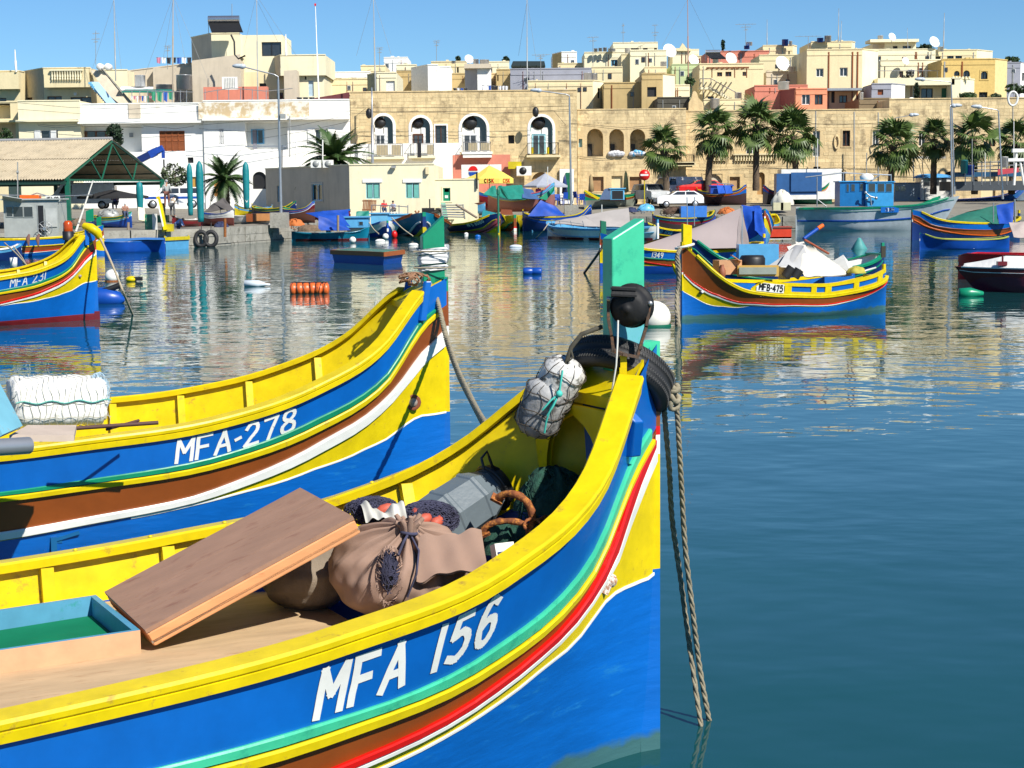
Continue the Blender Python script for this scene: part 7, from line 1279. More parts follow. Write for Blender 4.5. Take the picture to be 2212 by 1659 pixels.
# ---------------------------------------------------------------- things on the roofs
def tank(x0, x1, y0, y1, d, mt, label, name='water_tank'):
    a, b = Q(x0, y1, d), Q(x1, y0, d); r = (b.x-a.x)/2; h_ = b.z-a.z; q = MB(); q.lathe([(.001, 0), (r, .01), (r, h_*.94), (r*1.05, h_*.945), (r*1.05, h_*.97), (r*.3, h_), (.001, h_*1.0)], 18, 0, Matrix.Translation(((a.x+b.x)/2, d+r, a.z))); return solo(q, name, TST if mt is MET else mt, label, 'water tank', ((a.x+b.x)/2, d+r, a.z))
for a in ((289, 311, 161, 187, 172, MET, 'steel water tank left on the grey roof'), (333, 371, 181, 196, 171, MET, 'wide low steel water tank in the middle of the grey roof'), (378, 411, 160, 193, 170, MET, 'largest steel water tank beside the shaded flank'), (1261, 1278, 156, 175, 176, MET, 'steel tank above the cream shuttered house'), (1264+14, 1291, 158, 174, 178, MET, 'second steel tank right of the tallest one at centre'), (1427, 1440, 132, 146, 180, WHT, 'small white tank on the narrow tan tower'), (1540, 1553, 121, 140, 200, MET, 'slim steel tank beside the pink house'), (1535, 1556, 212, 234, 167, MET, 'steel drum tank on the stepped terrace wall'), (1588, 1603, 199, 216, 170, MET, 'steel tank at the foot of the outside stair'), (1682, 1707, 175, 193, 164, WHT, 'white round tank on the pink roof'), (1704, 1720, 143, 156, 180, MET, 'grey tank on the shed roof'), (1690, 1704, 84, 99, 211, BLU2, 'blue barrel tank left on the roof block'), (1705, 1712, 88, 99, 211, WHT, 'small white tank beside the blue barrel'), (1766, 1780, 81, 91, 209, BLU2, 'short blue tank on the roof room above the big block'), (1782, 1797, 76, 91, 209, MET, 'steel tank right of the short blue tank'), (1897, 1909, 76, 86, 207, MET, 'steel tank on the flat canopy villa'), (1858-0, 1866, 199, 215, 165, WGR, 'grey white tank below the canopy'), (2027, 2040, 100, 111, 205, MET, 'steel tank behind the right skyline houses'), (975+0, 984, 131, 137, 204, MET, 'small steel tank below the dishes'), (1022, 1034, 127, 138, 182, MET, 'left steel tank on the dark capping'), (1036, 1056, 128, 138, 181, MET, 'right steel tank on the dark capping'), (1283, 1291, 104, 112, 201, MET, 'first of four pale tanks in a row'), (1293, 1301, 103, 111, 201, MET, 'second of four pale tanks in a row'), (1303, 1311, 102, 111, 201, MET, 'third of four pale tanks in a row'), (1314, 1330, 104, 111, 201, WHT, 'fourth and widest of four pale tanks in a row'), (1350, 1361, 103, 115, 200, WGR, 'cream tank right of the four pale tanks'), (1608, 1620, 98, 106, 209, BLU2, 'blue tank under the white tanks on the pink house'), (1612, 1626, 90, 98, 209.3, WHT, 'white tank on the pink house')):
    tank(*a)
def heater(cx, cy, w_, h_, d, label):
    c = Q(cx, cy, d); o = thing('solar_heater', label, 'solar water heater', c); q = MB(); q.tube([c+Vector((-w_/2, 0, h_*.55)), c+Vector((w_/2, 0, h_*.55))], h_*.24, 12); q.build('cylinder_tank', STL, o)
    q = MB(); q.slab(c+Vector((-w_/2, -.1, h_*.35)), c+Vector((w_/2, -.1, h_*.35)), c+Vector((w_/2+.5, -1.2, -h_*.35)), c+Vector((-w_/2+.5, -1.2, -h_*.35)), -.08); q.build('collector', BLK, o)
    q = MB()
    for s_ in (-1, 1): q.tube([c+Vector((s_*w_/2, 0, h_*.5)), c+Vector((s_*w_/2, 0, -h_*.5))], .03, 4)
    q.build('stand', MET, o)
heater(484, 60, 3.1, 1.5, 173, 'solar water heater with dark panel on the tallest house'); heater(1540, 122, 1.6, .9, 190, 'small solar heater on the pale green house')
for x, y, r_, d, lb in ((215, 144, .34, 172, 'left of two white round tank ends above the stair'), (232, 144, .34, 172.3, 'right of two white round tank ends above the stair')):
    q = MB(); c = Q(x, y, d); q.lathe([(.001, -.02), (r_*.9, 0), (r_, .06), (r_, .9), (r_*.9, .96), (.001, .97)], 18, 0, Matrix.Translation(c) @ Matrix.Rotation(-pi/2, 4, 'X')); solo(q, 'water_tank', WHT, lb, 'water tank', c)
for x, y, r_, d, lb in ((1446, 110, .85, 200, 'largest white satellite dish left of the church-like parapet'), (1498, 130, .65, 196, 'white dish right of the church-like parapet'), (1579, 127, .7, 190, 'white dish in front of the pink house'), (893+0, 135, .01, 200, ''), (1373 - 0, 135, .01, 190, ''), (995-24, 136, .01, 1, ''), (1690, 138, .85, 182, 'grey dish left of the big cream block'), (2018, 91, .68, 200, 'round white dish on the right skyline'), (1965 - 48, 80, .01, 1, ''), (1211 - 192, 130, .01, 1, ''), (1013, 128, .55, 200, 'white dish beside the skyline tree'), (2110 - 55, 1, .01, 1, ''), (1929 - 2, 80, .5, 203, 'grey dish on the flat canopy villa roof'), (1956, 132, .45, 189, 'low white dish on the fan unit house'), (1971, 222, .55, 168, 'white dish standing behind the garden wall')):
    if r_ < .1: continue
    c = Q(x, y, d); o = thing('satellite_dish', lb, 'satellite dish', c); q = MB(); M = Matrix.Translation(c) @ Vector((.45, -1, .45)).to_track_quat('Z', 'Y').to_matrix().to_4x4(); q.lathe([(.001, -.12*r_), (r_*.4, -.09*r_), (r_*.8, .04*r_), (r_, .14*r_), (r_, .11*r_), (r_*.8, 0), (.001, -.15*r_)], 18, 0, M); q.build('reflector', WHT, o); q = MB(); q.tube([c, c+Vector((0, .3, -r_*1.3))], .04, 5); q.tube([M @ Vector((r_, 0, .14*r_)), M @ Vector((0, 0, r_*.8))], .025, 4); q.build('stand', MET, o)
# tall thin masts and aerials
def mast(x0, y0, x1, y1, d, r_, label, mt=MET, guys=(), tip=None, name='mast', cat='mast'):
    o = thing(name, label, cat, Q(x0, y0, d)); q = MB(); a, b = Q(x0, y0, d), Q(x1, y1, d); m_ = a.lerp(b, .5); q.tube([a, m_, m_, b], [r_*1.3, r_*1.2, r_*.8, r_*.6], 6); q.build('pole', mt, o)
    for i, (gx, gy, fx, fy) in enumerate(guys): q = MB(); q.tube([Q(gx, gy, d), Q(fx, fy, d+1)], .014, 3, cap=False); q.build('guy_wire', GRY, o)
    if tip: q = MB(); q.box(b, (.16, .16, .2)); q.build('tip', tip, o)
    return o
mast(250, 175, 245, -40, 168, .05, 'tall dark radio mast rising from the cream roofs at left', GRY, ((246, 0, 196, 160), (246, 0, 262, 150)))
mast(373, 195, 374, -40, 167, .06, 'tall rusty radio mast beside the middle steel tank', mat('mast_tan', (.32, .27, .2)), ((374, -10, 314, 160), (374, -10, 455, 186), (374, 0, 352, 130), (375, 0, 402, 140)))
mast(557, 218, 554, -40, 166, .05, 'tall dark radio mast in front of the tallest house', GRY, ((554, -10, 528, 100), (554, 0, 600, 90), (554, -10, 640, 120)))
mast(689, 220, 681, 10, 162, .06, 'white flag pole with a red tip', WHT, (), RED)
mast(811, 200, 806, -40, 160, .055, 'tall grey radio mast at the corner of the stone house', GRY, ((806, -10, 845, 118), (806, -10, 770, 120)))
mast(805, 352, 803, 189, 156, .11, 'grey metal pole against the front of the stone house', MET)
mast(1139, 200, 1138, -40, 170, .05, 'tall pale radio mast above the blue-grey wall', GRY, ((1139, 0, 1120, 120), (1139, 0, 1158, 130)))
mast(1487, 195, 1485, -40, 180, .055, 'tall rusty radio mast above the pale green house', mat('mast_rust', (.30, .16, .10)), ((1485, -10, 1545, 112), (1485, 0, 1430, 100)))
mast(35, 155, 32, 107, 175, .09, 'short white vent pipe at far left', WHT); mast(618, 120, 617, 74, 172, .10, 'white pipe on the roof right of the black window', WHT)
mast(1657, 99, 1657, 42, 213, .045, 'thin mast on the pale cream roof block', GRY); mast(1811, 92, 1812, 18, 208, .05, 'thin pale mast on the roof room', GRY); mast(1816, 92, 1818, 45, 208, .04, 'shorter thin mast beside the pale mast', GRY); mast(2038, 105, 2040, 28, 204, .055, 'thin mast on the right skyline', GRY); mast(1961, 105, 1960, 60, 203, .03, 'faint aerial pole right of the canopy villa', GRY)
def aerial(x, y0, y1, d, label, els=((0, 5), (4, 4), (10, 3))):
    o = thing('tv_aerial', label, 'television aerial', Q(x, y0, d)); q = MB(); q.tube([Q(x, y0, d), Q(x, y1, d)], .03, 4); q.build('pole', GRY, o)
    for dy, w_ in els: q = MB(); q.tube([Q(x-w_*1.6, y1+dy+1, d-.2), Q(x+w_*1.6, y1+dy, d+.2)], .022, 4); [q.tube([Q(x+k, y1+dy-2, d), Q(x+k, y1+dy+2, d)], .014, 3) for k in (-w_, -w_*.3, w_*.5, w_)]; q.build('boom', GRY, o)
for a in ((207, 140, 66, 172, 'tall tv aerial above the white round tanks', ((6, 5), (18, 6), (24, 3))), (362, 150, 99, 176, 'tv aerial beside the roof laundry'), (943, 135, 88, 205, 'tv aerial on the cream skyline house'), (501, 44, 8, 174, 'whip aerial on the solar heater', ((30, 1),)), (820, 155, 103, 190, 'faint aerial behind the mast'), (1168, 178, 118, 176, 'wide tv aerial above the blue-grey wall', ((0, 12), (3, 6), (8, 3))), (1281, 150, 80, 190, 'aerial with a flat white plate top left of the villa', ((0, 8), (8, 5))), (1346, 95, 50, 220, 'thin aerial on the cream villa', ((5, 2), (20, 3))), (1415, 90, 54, 220, 'aerial at the right end of the cream villa', ((0, 4), (16, 5), (22, 3))), (1611, 98, 52, 208, 'wide aerial above the pink house', ((0, 14), (6, 7), (12, 3))), (1746, 108, 78, 205, 'wide grid aerial left of the blue tank', ((0, 18),)), (2190, 215, 180, 165, 'aerial at the right edge', ((0, 3),))):
    aerial(*a)
o = thing('ring_aerial', 'round white ring lamp on a pole at the right edge', 'aerial', Q(2192, 300, 155)); c = Q(2188, 213, 155); q = MB(); q.tube([c+Vector((.42*cos(a), 0, .62*sin(a))) for a in [2*pi*i/24 for i in range(25)]], .1, 6); q.build('ring', WHT, o); q = MB(); q.tube([Q(2188, 300, 155), Q(2188, 229, 155)], .05, 5); q.build('pole', GRY, o)
# washing, tarps and small roof things
def washing(x0, x1, y, d, cols, label, h=(10, 16), y2=None):
    o = thing('washing_line', label, 'laundry', Q((x0+x1)/2, y, d)); yb_ = y2 or y; q = MB(); q.tube([Q(x0, y, d), Q((x0+x1)/2, (y+yb_)/2+1, d), Q(x1, yb_, d)], .015, 4); q.build('line', GRY, o); n = len(cols)
    for i, m_ in enumerate(cols):
        a = x0+(x1-x0)*(i+.08)/n; b = x0+(x1-x0)*(i+.92)/n; yy = y+(yb_-y)*i/n; hh = R.uniform(*h); A_, B_, C_, D_ = Q(a, yy, d), Q(b, yy, d), Q(b-1, yy+hh, d), Q(a+1, yy+hh*R.uniform(.7, 1), d); fn = quadfn(A_, B_, C_, D_, .06, 4, 1); q = MB(); q.grid(fn, 8, 6); q.grid(lambda u, v: Vector(fn(1-u, v))+Vector((0, .03, 0)), 8, 6); q.build('garment', m_, o)
K_R, CB, CK, CW, CG, CP = mat('cloth_red', (.5, .02, .03)), mat('cloth_blue', (.03, .1, .4)), mat('cloth_black', (.02, .02, .025)), mat('cloth_bright', (.72, .72, .74)), mat('cloth_green', (.03, .25, .14)), mat('cloth_pink', (.55, .2, .3))
washing(337, 414, 124, 171, (CP, CW, CK, CK, CB, CW, CK), 'dark and white washing above the grey wall', (12, 16)); washing(282, 328, 207, 166, (CW, CP, CW, K_R, CB, CW, CG, CP), 'colourful washing on the roof railing at left', (8, 16)); washing(326, 400, 198, 165.5, (CG, CG, CB, CG, CK, CK), 'green and black sheets drying before the grey wall', (16, 24)); washing(1040, 1098, 184, 167, (CW, CW, CB, CK, CK, CW, CW, CW), 'row of white, blue and black clothes above the stone parapet', (14, 20), 186); washing(535, 600, 215, 162, (CB, CK, CW, CB, CW), 'blue and white clothes on the white house roof', (4, 7)); washing(608, 632, 214, 161, (K_R, K_R), 'two bright red cloths on the white house roof', (5, 7)); washing(640, 680, 210, 163, (CK, CK, CK), 'black cloths before the maroon wall', (8, 12)); washing(978, 1010, 190, 168, (CK, CW, CB, CK), 'few dark clothes behind the stone parapet', (5, 8))
def rail(pts, posts, d, label, name='roof_railing', mt=MET, r_=.035):
    o = thing(name, label, 'railing', Q(*pts[0], d)); q = MB(); q.tube([Q(*p, d) for p in pts], r_, 4); q.build('rail', mt, o)
    for x, y0, y1 in posts: q = MB(); q.tube([Q(x, y0, d), Q(x, y1, d)], r_, 4); q.build('post', mt, o)
rail(((265, 196), (300, 195), (418, 199)), tuple((x, 195, 224) for x in (285, 302, 319, 336, 353, 372, 390, 403)), 164, 'thin railing round the roof with green sheets'); rail(((440, 200), (500, 190), (575, 197), (632, 191)), tuple((x, 193, 219) for x in (443, 470, 494, 520, 545, 575)), 161, 'crooked pipe frame before the pink rooftop wall'); rail(((1895, 153), (2030, 153)), tuple((x, 153, 169) for x in (1910, 1940, 1970, 2000, 2025)), 185, 'railing on the terrace below the fan units')
q = MB(); q.slab(Q(256, 194, 171), Q(331, 192, 171), Q(331, 187, 173), Q(262, 187, 173), .12); solo(q, 'lean_to_roof', WPL, 'low white lean-to roof left of the wide steel tank', 'roof', Q(290, 194, 171)); q = MB(); q.slab(Q(262, 198, 168), Q(372, 198, 168), Q(372, 193, 170), Q(270, 193, 170), .1); solo(q, 'shade_awning', TGR, 'long dark green awning above the drying clothes', 'awning', Q(310, 198, 168))
c = Q(497, 180, 166); q = MB(); q.box(c, (1.45, .5, 1.2)); o = solo(q, 'air_conditioner', WHT, 'white air conditioner at the foot of the dark flank wall', 'air conditioner', c-Vector((0, 0, .6)));
for i in range(7): q = MB(); q.box(c+Vector((-.5+.16*i, -.27, 0)), (.04, .04, 1.)); q.build('grille_bar', GRY, o)
q = MB(); q.tube([Q(*p, 170) for p in ((499, 75), (506, 90), (507, 118), (515, 127), (580*0+530, 120), (555*0+585-70, 121), (512+6, 130), (517, 150), (516, 170))][:5], .09, 6); solo(q, 'drain_pipe', BLK, 'black drain pipe running down the tallest house flank', 'pipe', Q(499, 75, 170))
q = MB(); q.slab(Q(1104, 142, 190), Q(1178, 142, 190), Q(1176, 132, 194), Q(1108, 132, 194), .2); [q.tube([Q(x, 132+8, 190), Q(x, 152, 190)], .05, 5) for x in (1106, 1125, 1140, 1160, 1176)]; q.box(Q(1140, 147, 193.5), (3.6, .1, .7), 0, 0); solo(q, 'pergola', mat('pergola_black', (.02, .03, .022)), 'dark shade pergola on the centre skyline', 'pergola', Q(1140, 152, 190))
c = Q(1132, 369, 157); q = MB(); q.box(c, (1.35, .5, .85)); o = solo(q, 'air_conditioner', WHT, 'white air conditioner beside the pink wall', 'air conditioner', c-Vector((0, 0, .4))); q = MB(); q.lathe([(.001, .28), (.33, .28), (.34, .2)], 16, 0, Matrix.Translation(c+Vector((-.1, 0, 0))) @ Matrix.Rotation(pi/2, 4, 'X')); q.build('fan_grille', BLK, o)
q = MB(); q.box(Q(1112, 357, 157.3), (1.2, .4, .65)); solo(q, 'wall_box', YEL2, 'yellow box fixed above the white air conditioner', 'box', Q(1112, 361, 157.3))
q = MB(); q.box(Q(1040, 370, 155.5), (3.6, .3, 1.2)); q.box(Q(1000, 372, 155.6), (.3, .3, 1.4), 0, 1); sg = solo(q, 'shop_sign', [WHT, MAR], 'white shop sign with a round red and blue emblem behind the yellow umbrella', 'sign', Q(1040, 376, 155.5))
c = Q(1022, 370, 155.3)
for m_, a0, a1 in ((RED, 0, pi), (BLU2, pi, 2*pi)): q = MB(); pts = [c+Vector((.42*cos(a), 0, .42*sin(a)+(.06 if a1 < 4 else -.06))) for a in [a0+(a1-a0)*i/10 for i in range(11)]]; q.add(pts, [tuple(range(11)), tuple(range(11))[::-1]]); q.build('emblem', m_, sg)
# overhead cables along the facades
def cables(lines, d, label):
    o = thing('overhead_cables', label, 'cables', Q(*lines[0][0], d))
    for L_ in lines: q = MB(); q.tube([Q(x, y, d) for x, y in L_], .018, 3, cap=False); q.build('cable', BLK, o)
cables([[(38, 222), (150, 232), (280, 236), (430, 226)], [(38, 236), (180, 246), (300, 246), (440, 240)], [(80, 268), (120, 272), (170, 268)], [(82, 271), (120, 276), (172, 272), (310, 276)], [(310, 272), (380, 278), (420, 272)]], 156.5, 'sagging cables across the cream and white houses at left')
cables([[(430, 270), (530, 262), (650, 258), (755, 240)], [(430, 278), (540, 285), (640, 272), (756, 248)], [(560, 300), (650, 285), (757, 262)], [(757, 233), (900, 232), (1050, 233), (1230, 229)], [(757, 239), (860, 243), (1000, 240), (1120, 244), (1230, 236)], [(760, 246), (880, 240), (1010, 247), (1230, 240)], [(790, 234), (770, 250), (765, 300)], [(1197, 240), (1215, 262), (1222, 270)]], 156.3, 'bundle of cables strung across the stone house front')
cables([[(1232, 266), (1350, 276), (1430, 270), (1500, 266)], [(1232, 268), (1340, 280), (1440, 275), (1500, 270)], [(1500, 268), (1600, 272), (1700, 268), (1880, 268), (2000, 272), (2212, 272)], [(1690, 262), (1800, 270), (1890, 266), (2212, 276)]], 156.8, 'long cables sagging along the low stone terrace')
for x, y, d, lb in ((1157, 242, 156.2, 'dark oval lantern box under the parapet'), (797, 245, 156.2, 'black lantern on the left end of the stone house')): q = MB(); q.ball(Q(x, y, d), .3, 10, 0, (1, .8, 1.6)); solo(q, 'wall_lantern', BLK, lb, 'lantern', Q(x, y, d))
# ---------------------------------------------------------------- palms and trees
FR = mat('palm_frond', (.045, .09, .02), .55, var=.35, sc=6); FR2 = mat('fan_leaf', (.075, .12, .025), .5, var=.4, sc=5); DEAD = mat('dead_leaf', (.17, .12, .05), .9, var=.3); BRK = mat('palm_bark', (.12, .085, .055), .95, var=.4, sc=6, bump=.03, bsc=12); LEAF = mat('leaf_green', (.035, .075, .02), .6, var=.5, sc=3, isl=.5); LEAFD = mat('leaf_dark', (.015, .04, .014), .7, var=.4, isl=.5)
def frond_mesh(L, droop, seed):
    rr = random.Random(seed); q = MB(); N = 26; pts = []
    for i in range(N+1):
        u = i/N; pts.append(Vector((L*(u-.10*u*u), 0, L*(.30*u-droop*u*u))))
    q.tube(pts[::2], [.035*(1-i/14) +.006 for i in range(14)], 4)
    for i in range(3, N+1):
        u = i/N; l_ = L*.17*(sin(pi*min(1, u*1.02+.10))**.6+.15); p = pts[i]; t = (pts[i]-pts[i-1]).normalized()
        for s_ in (-1, 1):
            for k_ in (0, .5):
                pp = p-t*k_*L/N; d = (t*.55+Vector((0, s_, 0))*.85+Vector((0, 0, -.22+rr.uniform(-.15, .12)))).normalized(); w_ = t*.05*L/3
                q.add([pp-w_, pp+w_, pp+d*l_+Vector((0, 0, -.06*l_))], [(0, 1, 2), (2, 1, 0)])
    return q
def fan_mesh(L, seed):
    rr = random.Random(seed); q = MB(); a = L*.5; q.tube([Vector((0, 0, 0)), Vector((a*.5, 0, .10*L)), Vector((a, 0, .12*L))], [.025, .02, .012], 4); c = Vector((a, 0, .12*L))
    for i in range(17):
        th = radians(-105+210*i/16); l_ = L*.62*(1-.25*abs(th)/1.9)*rr.uniform(.88, 1.05); d = Vector((cos(th), sin(th), -.10)); n_ = Vector((-sin(th), cos(th), 0)); w_ = l_*.07; m_ = c+d*l_*.6+Vector((0, 0, .015)); e = c+d*l_+Vector((0, 0, -l_*rr.uniform(.12, .42)))
        q.add([c, m_-n_*w_, m_+n_*w_, e-n_*w_*.15], [(0, 1, 2), (1, 3, 2), (2, 1, 0), (2, 3, 1)])
    return q
def mesh_of(q, name, mt): o = q.build(name, mt); m_ = o.data; bpy.data.objects.remove(o); return m_
FM = [mesh_of(frond_mesh(3.4, d_, i), 'frond', FR) for i, d_ in enumerate((.42, .62, .85))]; FN = [mesh_of(fan_mesh(1.75, 10+i), 'fan_leaf', FR2) for i in range(3)]; FD = mesh_of(fan_mesh(1.3, 30), 'dead_leaf', DEAD)
def inst(me, name, par, M): o = bpy.data.objects.new(name, me); S.collection.objects.link(o); o.parent = par; o.matrix_local = M; return o
def palm(x, ytop, ybase, d, label, kind, sc=1., n=34, lean=0., tr=.24, group='palm trees along the quay', zb_=None, seed=0):
    rr = random.Random(seed*7+3); z1 = Q(x, ytop, d).z; p = Q(x, ybase, d); z0 = p.z if zb_ is None else zb_; o = thing('palm_tree', label, 'palm tree', (p.x, p.y, z0), 0, group); q = MB(); H_ = z1-z0; pts, rs = [], []
    for i in range(15): u = i/14; pts.append(Vector((p.x+lean*u*u, p.y, z0+H_*u))); rs.append(tr*(1.25-.35*u)*(1+.10*(i % 2))*(1+.5*max(0, u-.85)/.15*(kind == 'fan')))
    q.tube(pts, rs, 12); q.build('trunk', BRK, o); top = Vector((lean, 0, H_))
    for i in range(n):
        az = i*2.39996+rr.uniform(-.2, .2); u = (i+.5)/n
        if kind == 'date': el = radians(78-92*u+rr.uniform(-8, 8)); me = FM[0 if u < .35 else 1 if u < .75 else 2]; s_ = sc*rr.uniform(.85, 1.08); M = Matrix.Translation(top+Vector((0, 0, .1))) @ Matrix.Rotation(az, 4, 'Z') @ Matrix.Rotation(-el+.25, 4, 'Y') @ Matrix.Rotation(rr.uniform(-.4, .4), 4, 'X') @ Matrix.Scale(s_, 4)
        else: el = radians(82-150*u+rr.uniform(-9, 9)); me = FN[i % 3]; s_ = sc*rr.uniform(.8, 1.12); M = Matrix.Translation(top+Vector((0, 0, -.35*u))) @ Matrix.Rotation(az, 4, 'Z') @ Matrix.Rotation(-el, 4, 'Y') @ Matrix.Rotation(rr.uniform(-.6, .6), 4, 'X') @ Matrix.Scale(s_, 4)
        inst(me, 'frond' if kind == 'date' else 'fan_leaf', o, M)
    if kind == 'fan':
        for i in range(7): M = Matrix.Translation(top+Vector((0, 0, -.6))) @ Matrix.Rotation(i*2.4, 4, 'Z') @ Matrix.Rotation(radians(75), 4, 'Y') @ Matrix.Scale(sc*rr.uniform(.6, .95), 4); inst(FD, 'dead_leaf', o, M)
    return o
palm(724, 350, 420, 147, 'broad date palm rising behind the single-storey house', 'date', 1.15, 50, seed=1); palm(486, 392, 450, 128, 'smaller date palm between the teal covers', 'date', .76, 42, seed=2, tr=.32)
for i, (x, yt, yb_, d, sc_, lb, ln) in enumerate(((1440, 322, 442, 148, 1.1, 'shortest fan palm at the left of the row, beside the no-entry sign', 0), (1529, 285, 425, 151, 1.12, 'second fan palm in the row, with a slightly curved trunk', .3), (1633, 270, 412, 152, 1.12, 'tallest fan palm in the middle of the row', 0), (1719, 292, 415, 152, 1.2, 'fan palm behind the green hauled boat', 0), (1923, 312, 440, 150, 1.15, 'low fan palm behind the blue trawler wheelhouse', 0), (2016, 300, 420, 154, .98, 'fan palm behind the white trawler gantry', 0), (2105, 298, 420, 151, 1.12, 'big fan palm right of the white trawler', 0), (2185, 308, 420, 153, 1.0, 'fan palm near the right edge', 0))):
    palm(x, yt, yb_, d, lb, 'fan', sc_*(1.18+.16*((i*37) % 5)/5), 30+(i*13) % 7, ln+.25*((i*29) % 3-1), seed=i+5)
def leafy(name, label, x, yc, rx, ry, d, ybase, mt=LEAF, n=500, s_=.16, cat='tree', trunk=.08):
    c = Q(x, yc, d); k = d/3700; r = Vector((rx*k, rx*k*.8, ry*k)); zb_ = Q(x, ybase, d).z; o = thing(name, label, cat, (c.x, c.y, zb_)); rr = random.Random(int(x)); q = MB()
    cl = [Vector((rr.gauss(0, .45), rr.gauss(0, .45), rr.gauss(0, .5))) for _ in range(14)]
    for i in range(n):
        b_ = cl[i % 14]; v = Vector((b_.x+rr.gauss(0, .22), b_.y+rr.gauss(0, .22), b_.z+rr.gauss(0, .22)))
        if v.length > 1.1: v *= 1.1/v.length
        p = c+Vector((v.x*r.x, v.y*r.y, v.z*r.z)); a, b2 = Vector((rr.gauss(0, 1), rr.gauss(0, 1), rr.gauss(0, 1))).normalized()*s_, Vector((rr.gauss(0, 1), rr.gauss(0, 1), rr.gauss(0, 1))).normalized()*s_*.6
        q.add([p-a, p-b2, p+a, p+b2], [(0, 1, 2, 3)])
    q.build('crown', mt, o); q = MB(); q.tube([Vector((c.x, c.y, zb_)), c], [trunk*1.3, trunk*.7], 6); q.build('trunk', BRK, o); return o
leafy('shrub', 'loose grey-green tree behind the shed roof end', 378, 378, 26, 26, 132, 440, mat('leaf_olive', (.10, .13, .06), .6, var=.4, isl=.5), 900, .14); leafy('shrub', 'dark tree standing against the recessed white balcony', 249, 292, 17, 24, 152, 330, LEAFD, 900, .16); leafy('potted_plant', 'green plant in the loggia at the left edge', 8, 294, 20, 14, 157, 306, LEAF, 400, .15, 'plant'); leafy('tree', 'small dark tree on the skyline left of the pergola', 1092, 131, 7, 8, 218, 145, LEAFD, 240, .25); leafy('cypress_tree', 'little pointed cypress on the skyline', 1562, 98, 3.5, 10, 222, 120, LEAFD, 260, .22); leafy('tree', 'dark treetop beside the dish left of the dark capping', 1013-24, 128, 5, 5, 210, 140, LEAFD, 140, .22); leafy('tree', 'dark treetop behind the right canopy villa', 1997, 103, 14, 5, 214, 112, LEAFD, 260, .28); leafy('tree', 'green treetop left of the white house at the right edge', 2185, 133, 17, 8, 210, 150, LEAF, 380, .28); leafy('cypress_tree', 'upright cypress in front of the sliding glass doors', 1980, 198, 5, 16, 170, 216, LEAFD, 460, .16); leafy('potted_plant', 'spreading plant on the garden wall terrace', 2092, 209, 22, 8, 166, 220, LEAF, 600, .18, 'plant'); leafy('shrub', 'olive shrub at the corner of the ochre villa', 2149, 212, 13, 9, 166, 222, MC['leaf_olive'], 420, .15); leafy('shrub', 'green shrub between the green house and the stair', 1492, 176, 12, 8, 176, 190, LEAF, 300, .17); leafy('shrub', 'green bank right of the ochre villa', 2195, 192, 22, 9, 178, 212, LEAF, 500, .2)
# ---------------------------------------------------------------- market shed
sh = thing('market_shed', 'open quayside shed with a corrugated tan roof on green posts', 'shed', Q(240, 480, 118)); GST = paint('post_green', (.008, .11, .065)); RFM = mat('roof_sheet', (.42, .35, .24), .85, var=.12, sc=.8, streak=.5, col2=(.30, .23, .14), c2f=.38)
EL, AP, ER = Q(141, 385, 112), Q(242, 302, 119.5), Q(354, 386, 127); EL.z = ER.z = 4.4; dr = Vector((-.97, .22, 0)).normalized()
def roof(a, b, n_w=130, th=0.):
    def fn(u, v): p = a.lerp(b, v); w_ = u*n_w*.2; return p+dr*w_+Vector((0, 0, .045*sin(2*pi*u*n_w)+th))
    return fn
for a, b in ((AP, EL), (AP, ER)):
    for j, (v0, v1) in enumerate(((0, .52), (.49, 1.03))):
        for k_ in range(13):
            q = MB(); A_, B_ = a.lerp(b, v0)+dr*2*k_+Vector((0, 0, .05*(1-j))), a.lerp(b, v1)+dr*2*k_+Vector((0, 0, .05*(1-j))); q.grid(lambda u, v: A_.lerp(B_, v)+dr*u*2.06+Vector((0, 0, .04*sin(2*pi*u*10.3)+.008*(k_ % 2))), 62, 1); q.build('roof_sheet', RFM, sh)
q = MB(); q.tube([AP+Vector((0, 0, .08)), AP+dr*26+Vector((0, 0, .08))], .14, 6); q.build('ridge_cap', mat('ridge_grey', (.30, .30, .30)), sh)
def beam(a, b, w_, nm='truss_member', mt=GST): q = MB(); d = b-a; q.box((a+b)/2, (d.length, w_, w_), d.to_track_quat('X', 'Z').to_matrix().to_4x4()); return q.build(nm, mt, sh)
for k_ in (0, 8.5, 17):
    o_ = dr*k_+Vector((0, 0, -.12)); beam(EL+o_, ER+o_, .12); beam(EL+o_, AP+o_, .10); beam(AP+o_, ER+o_, .10, mt=mat('beam_dark', (.012, .05, .035)))  # right rafter: shade under the roof edge put into its colour
    if k_ < 9:
        for u, v in ((.34, .5), (.66, .5), (.34, .27), (.66, .73)): b0 = EL.lerp(ER, u)+o_; top = (EL.lerp(AP, v*2) if v <= .5 else AP.lerp(ER, v*2-1))+o_; beam(b0, top+Vector((0, 0, -.2)), .08)
    for P_ in (EL, ER):
        q = MB(); p = P_.lerp(AP, .04)+o_; q.box((p.x, p.y, (p.z+1.3)/2), (.3, .3, p.z-1.3)); q.build('post', GST, sh); q = MB(); q.box((p.x, p.y, 1.4), (.75, .75, .75)); q.build('post_base', GST, sh)
beam(EL+Vector((0, 0, -.3)), EL+dr*26+Vector((0, 0, -.3)), .22, 'eaves_beam', mat('beam_dark', (.012, .05, .035))); beam(ER+Vector((0, 0, -.3)), ER+dr*26+Vector((0, 0, -.3)), .22, 'eaves_beam', MC['beam_dark'])
for i in range(3): a = AP.lerp(ER, .3+.25*i)+Vector((0, 0, -.15)); beam(a, a+dr*26, .10, 'purlin', MC['beam_dark'])
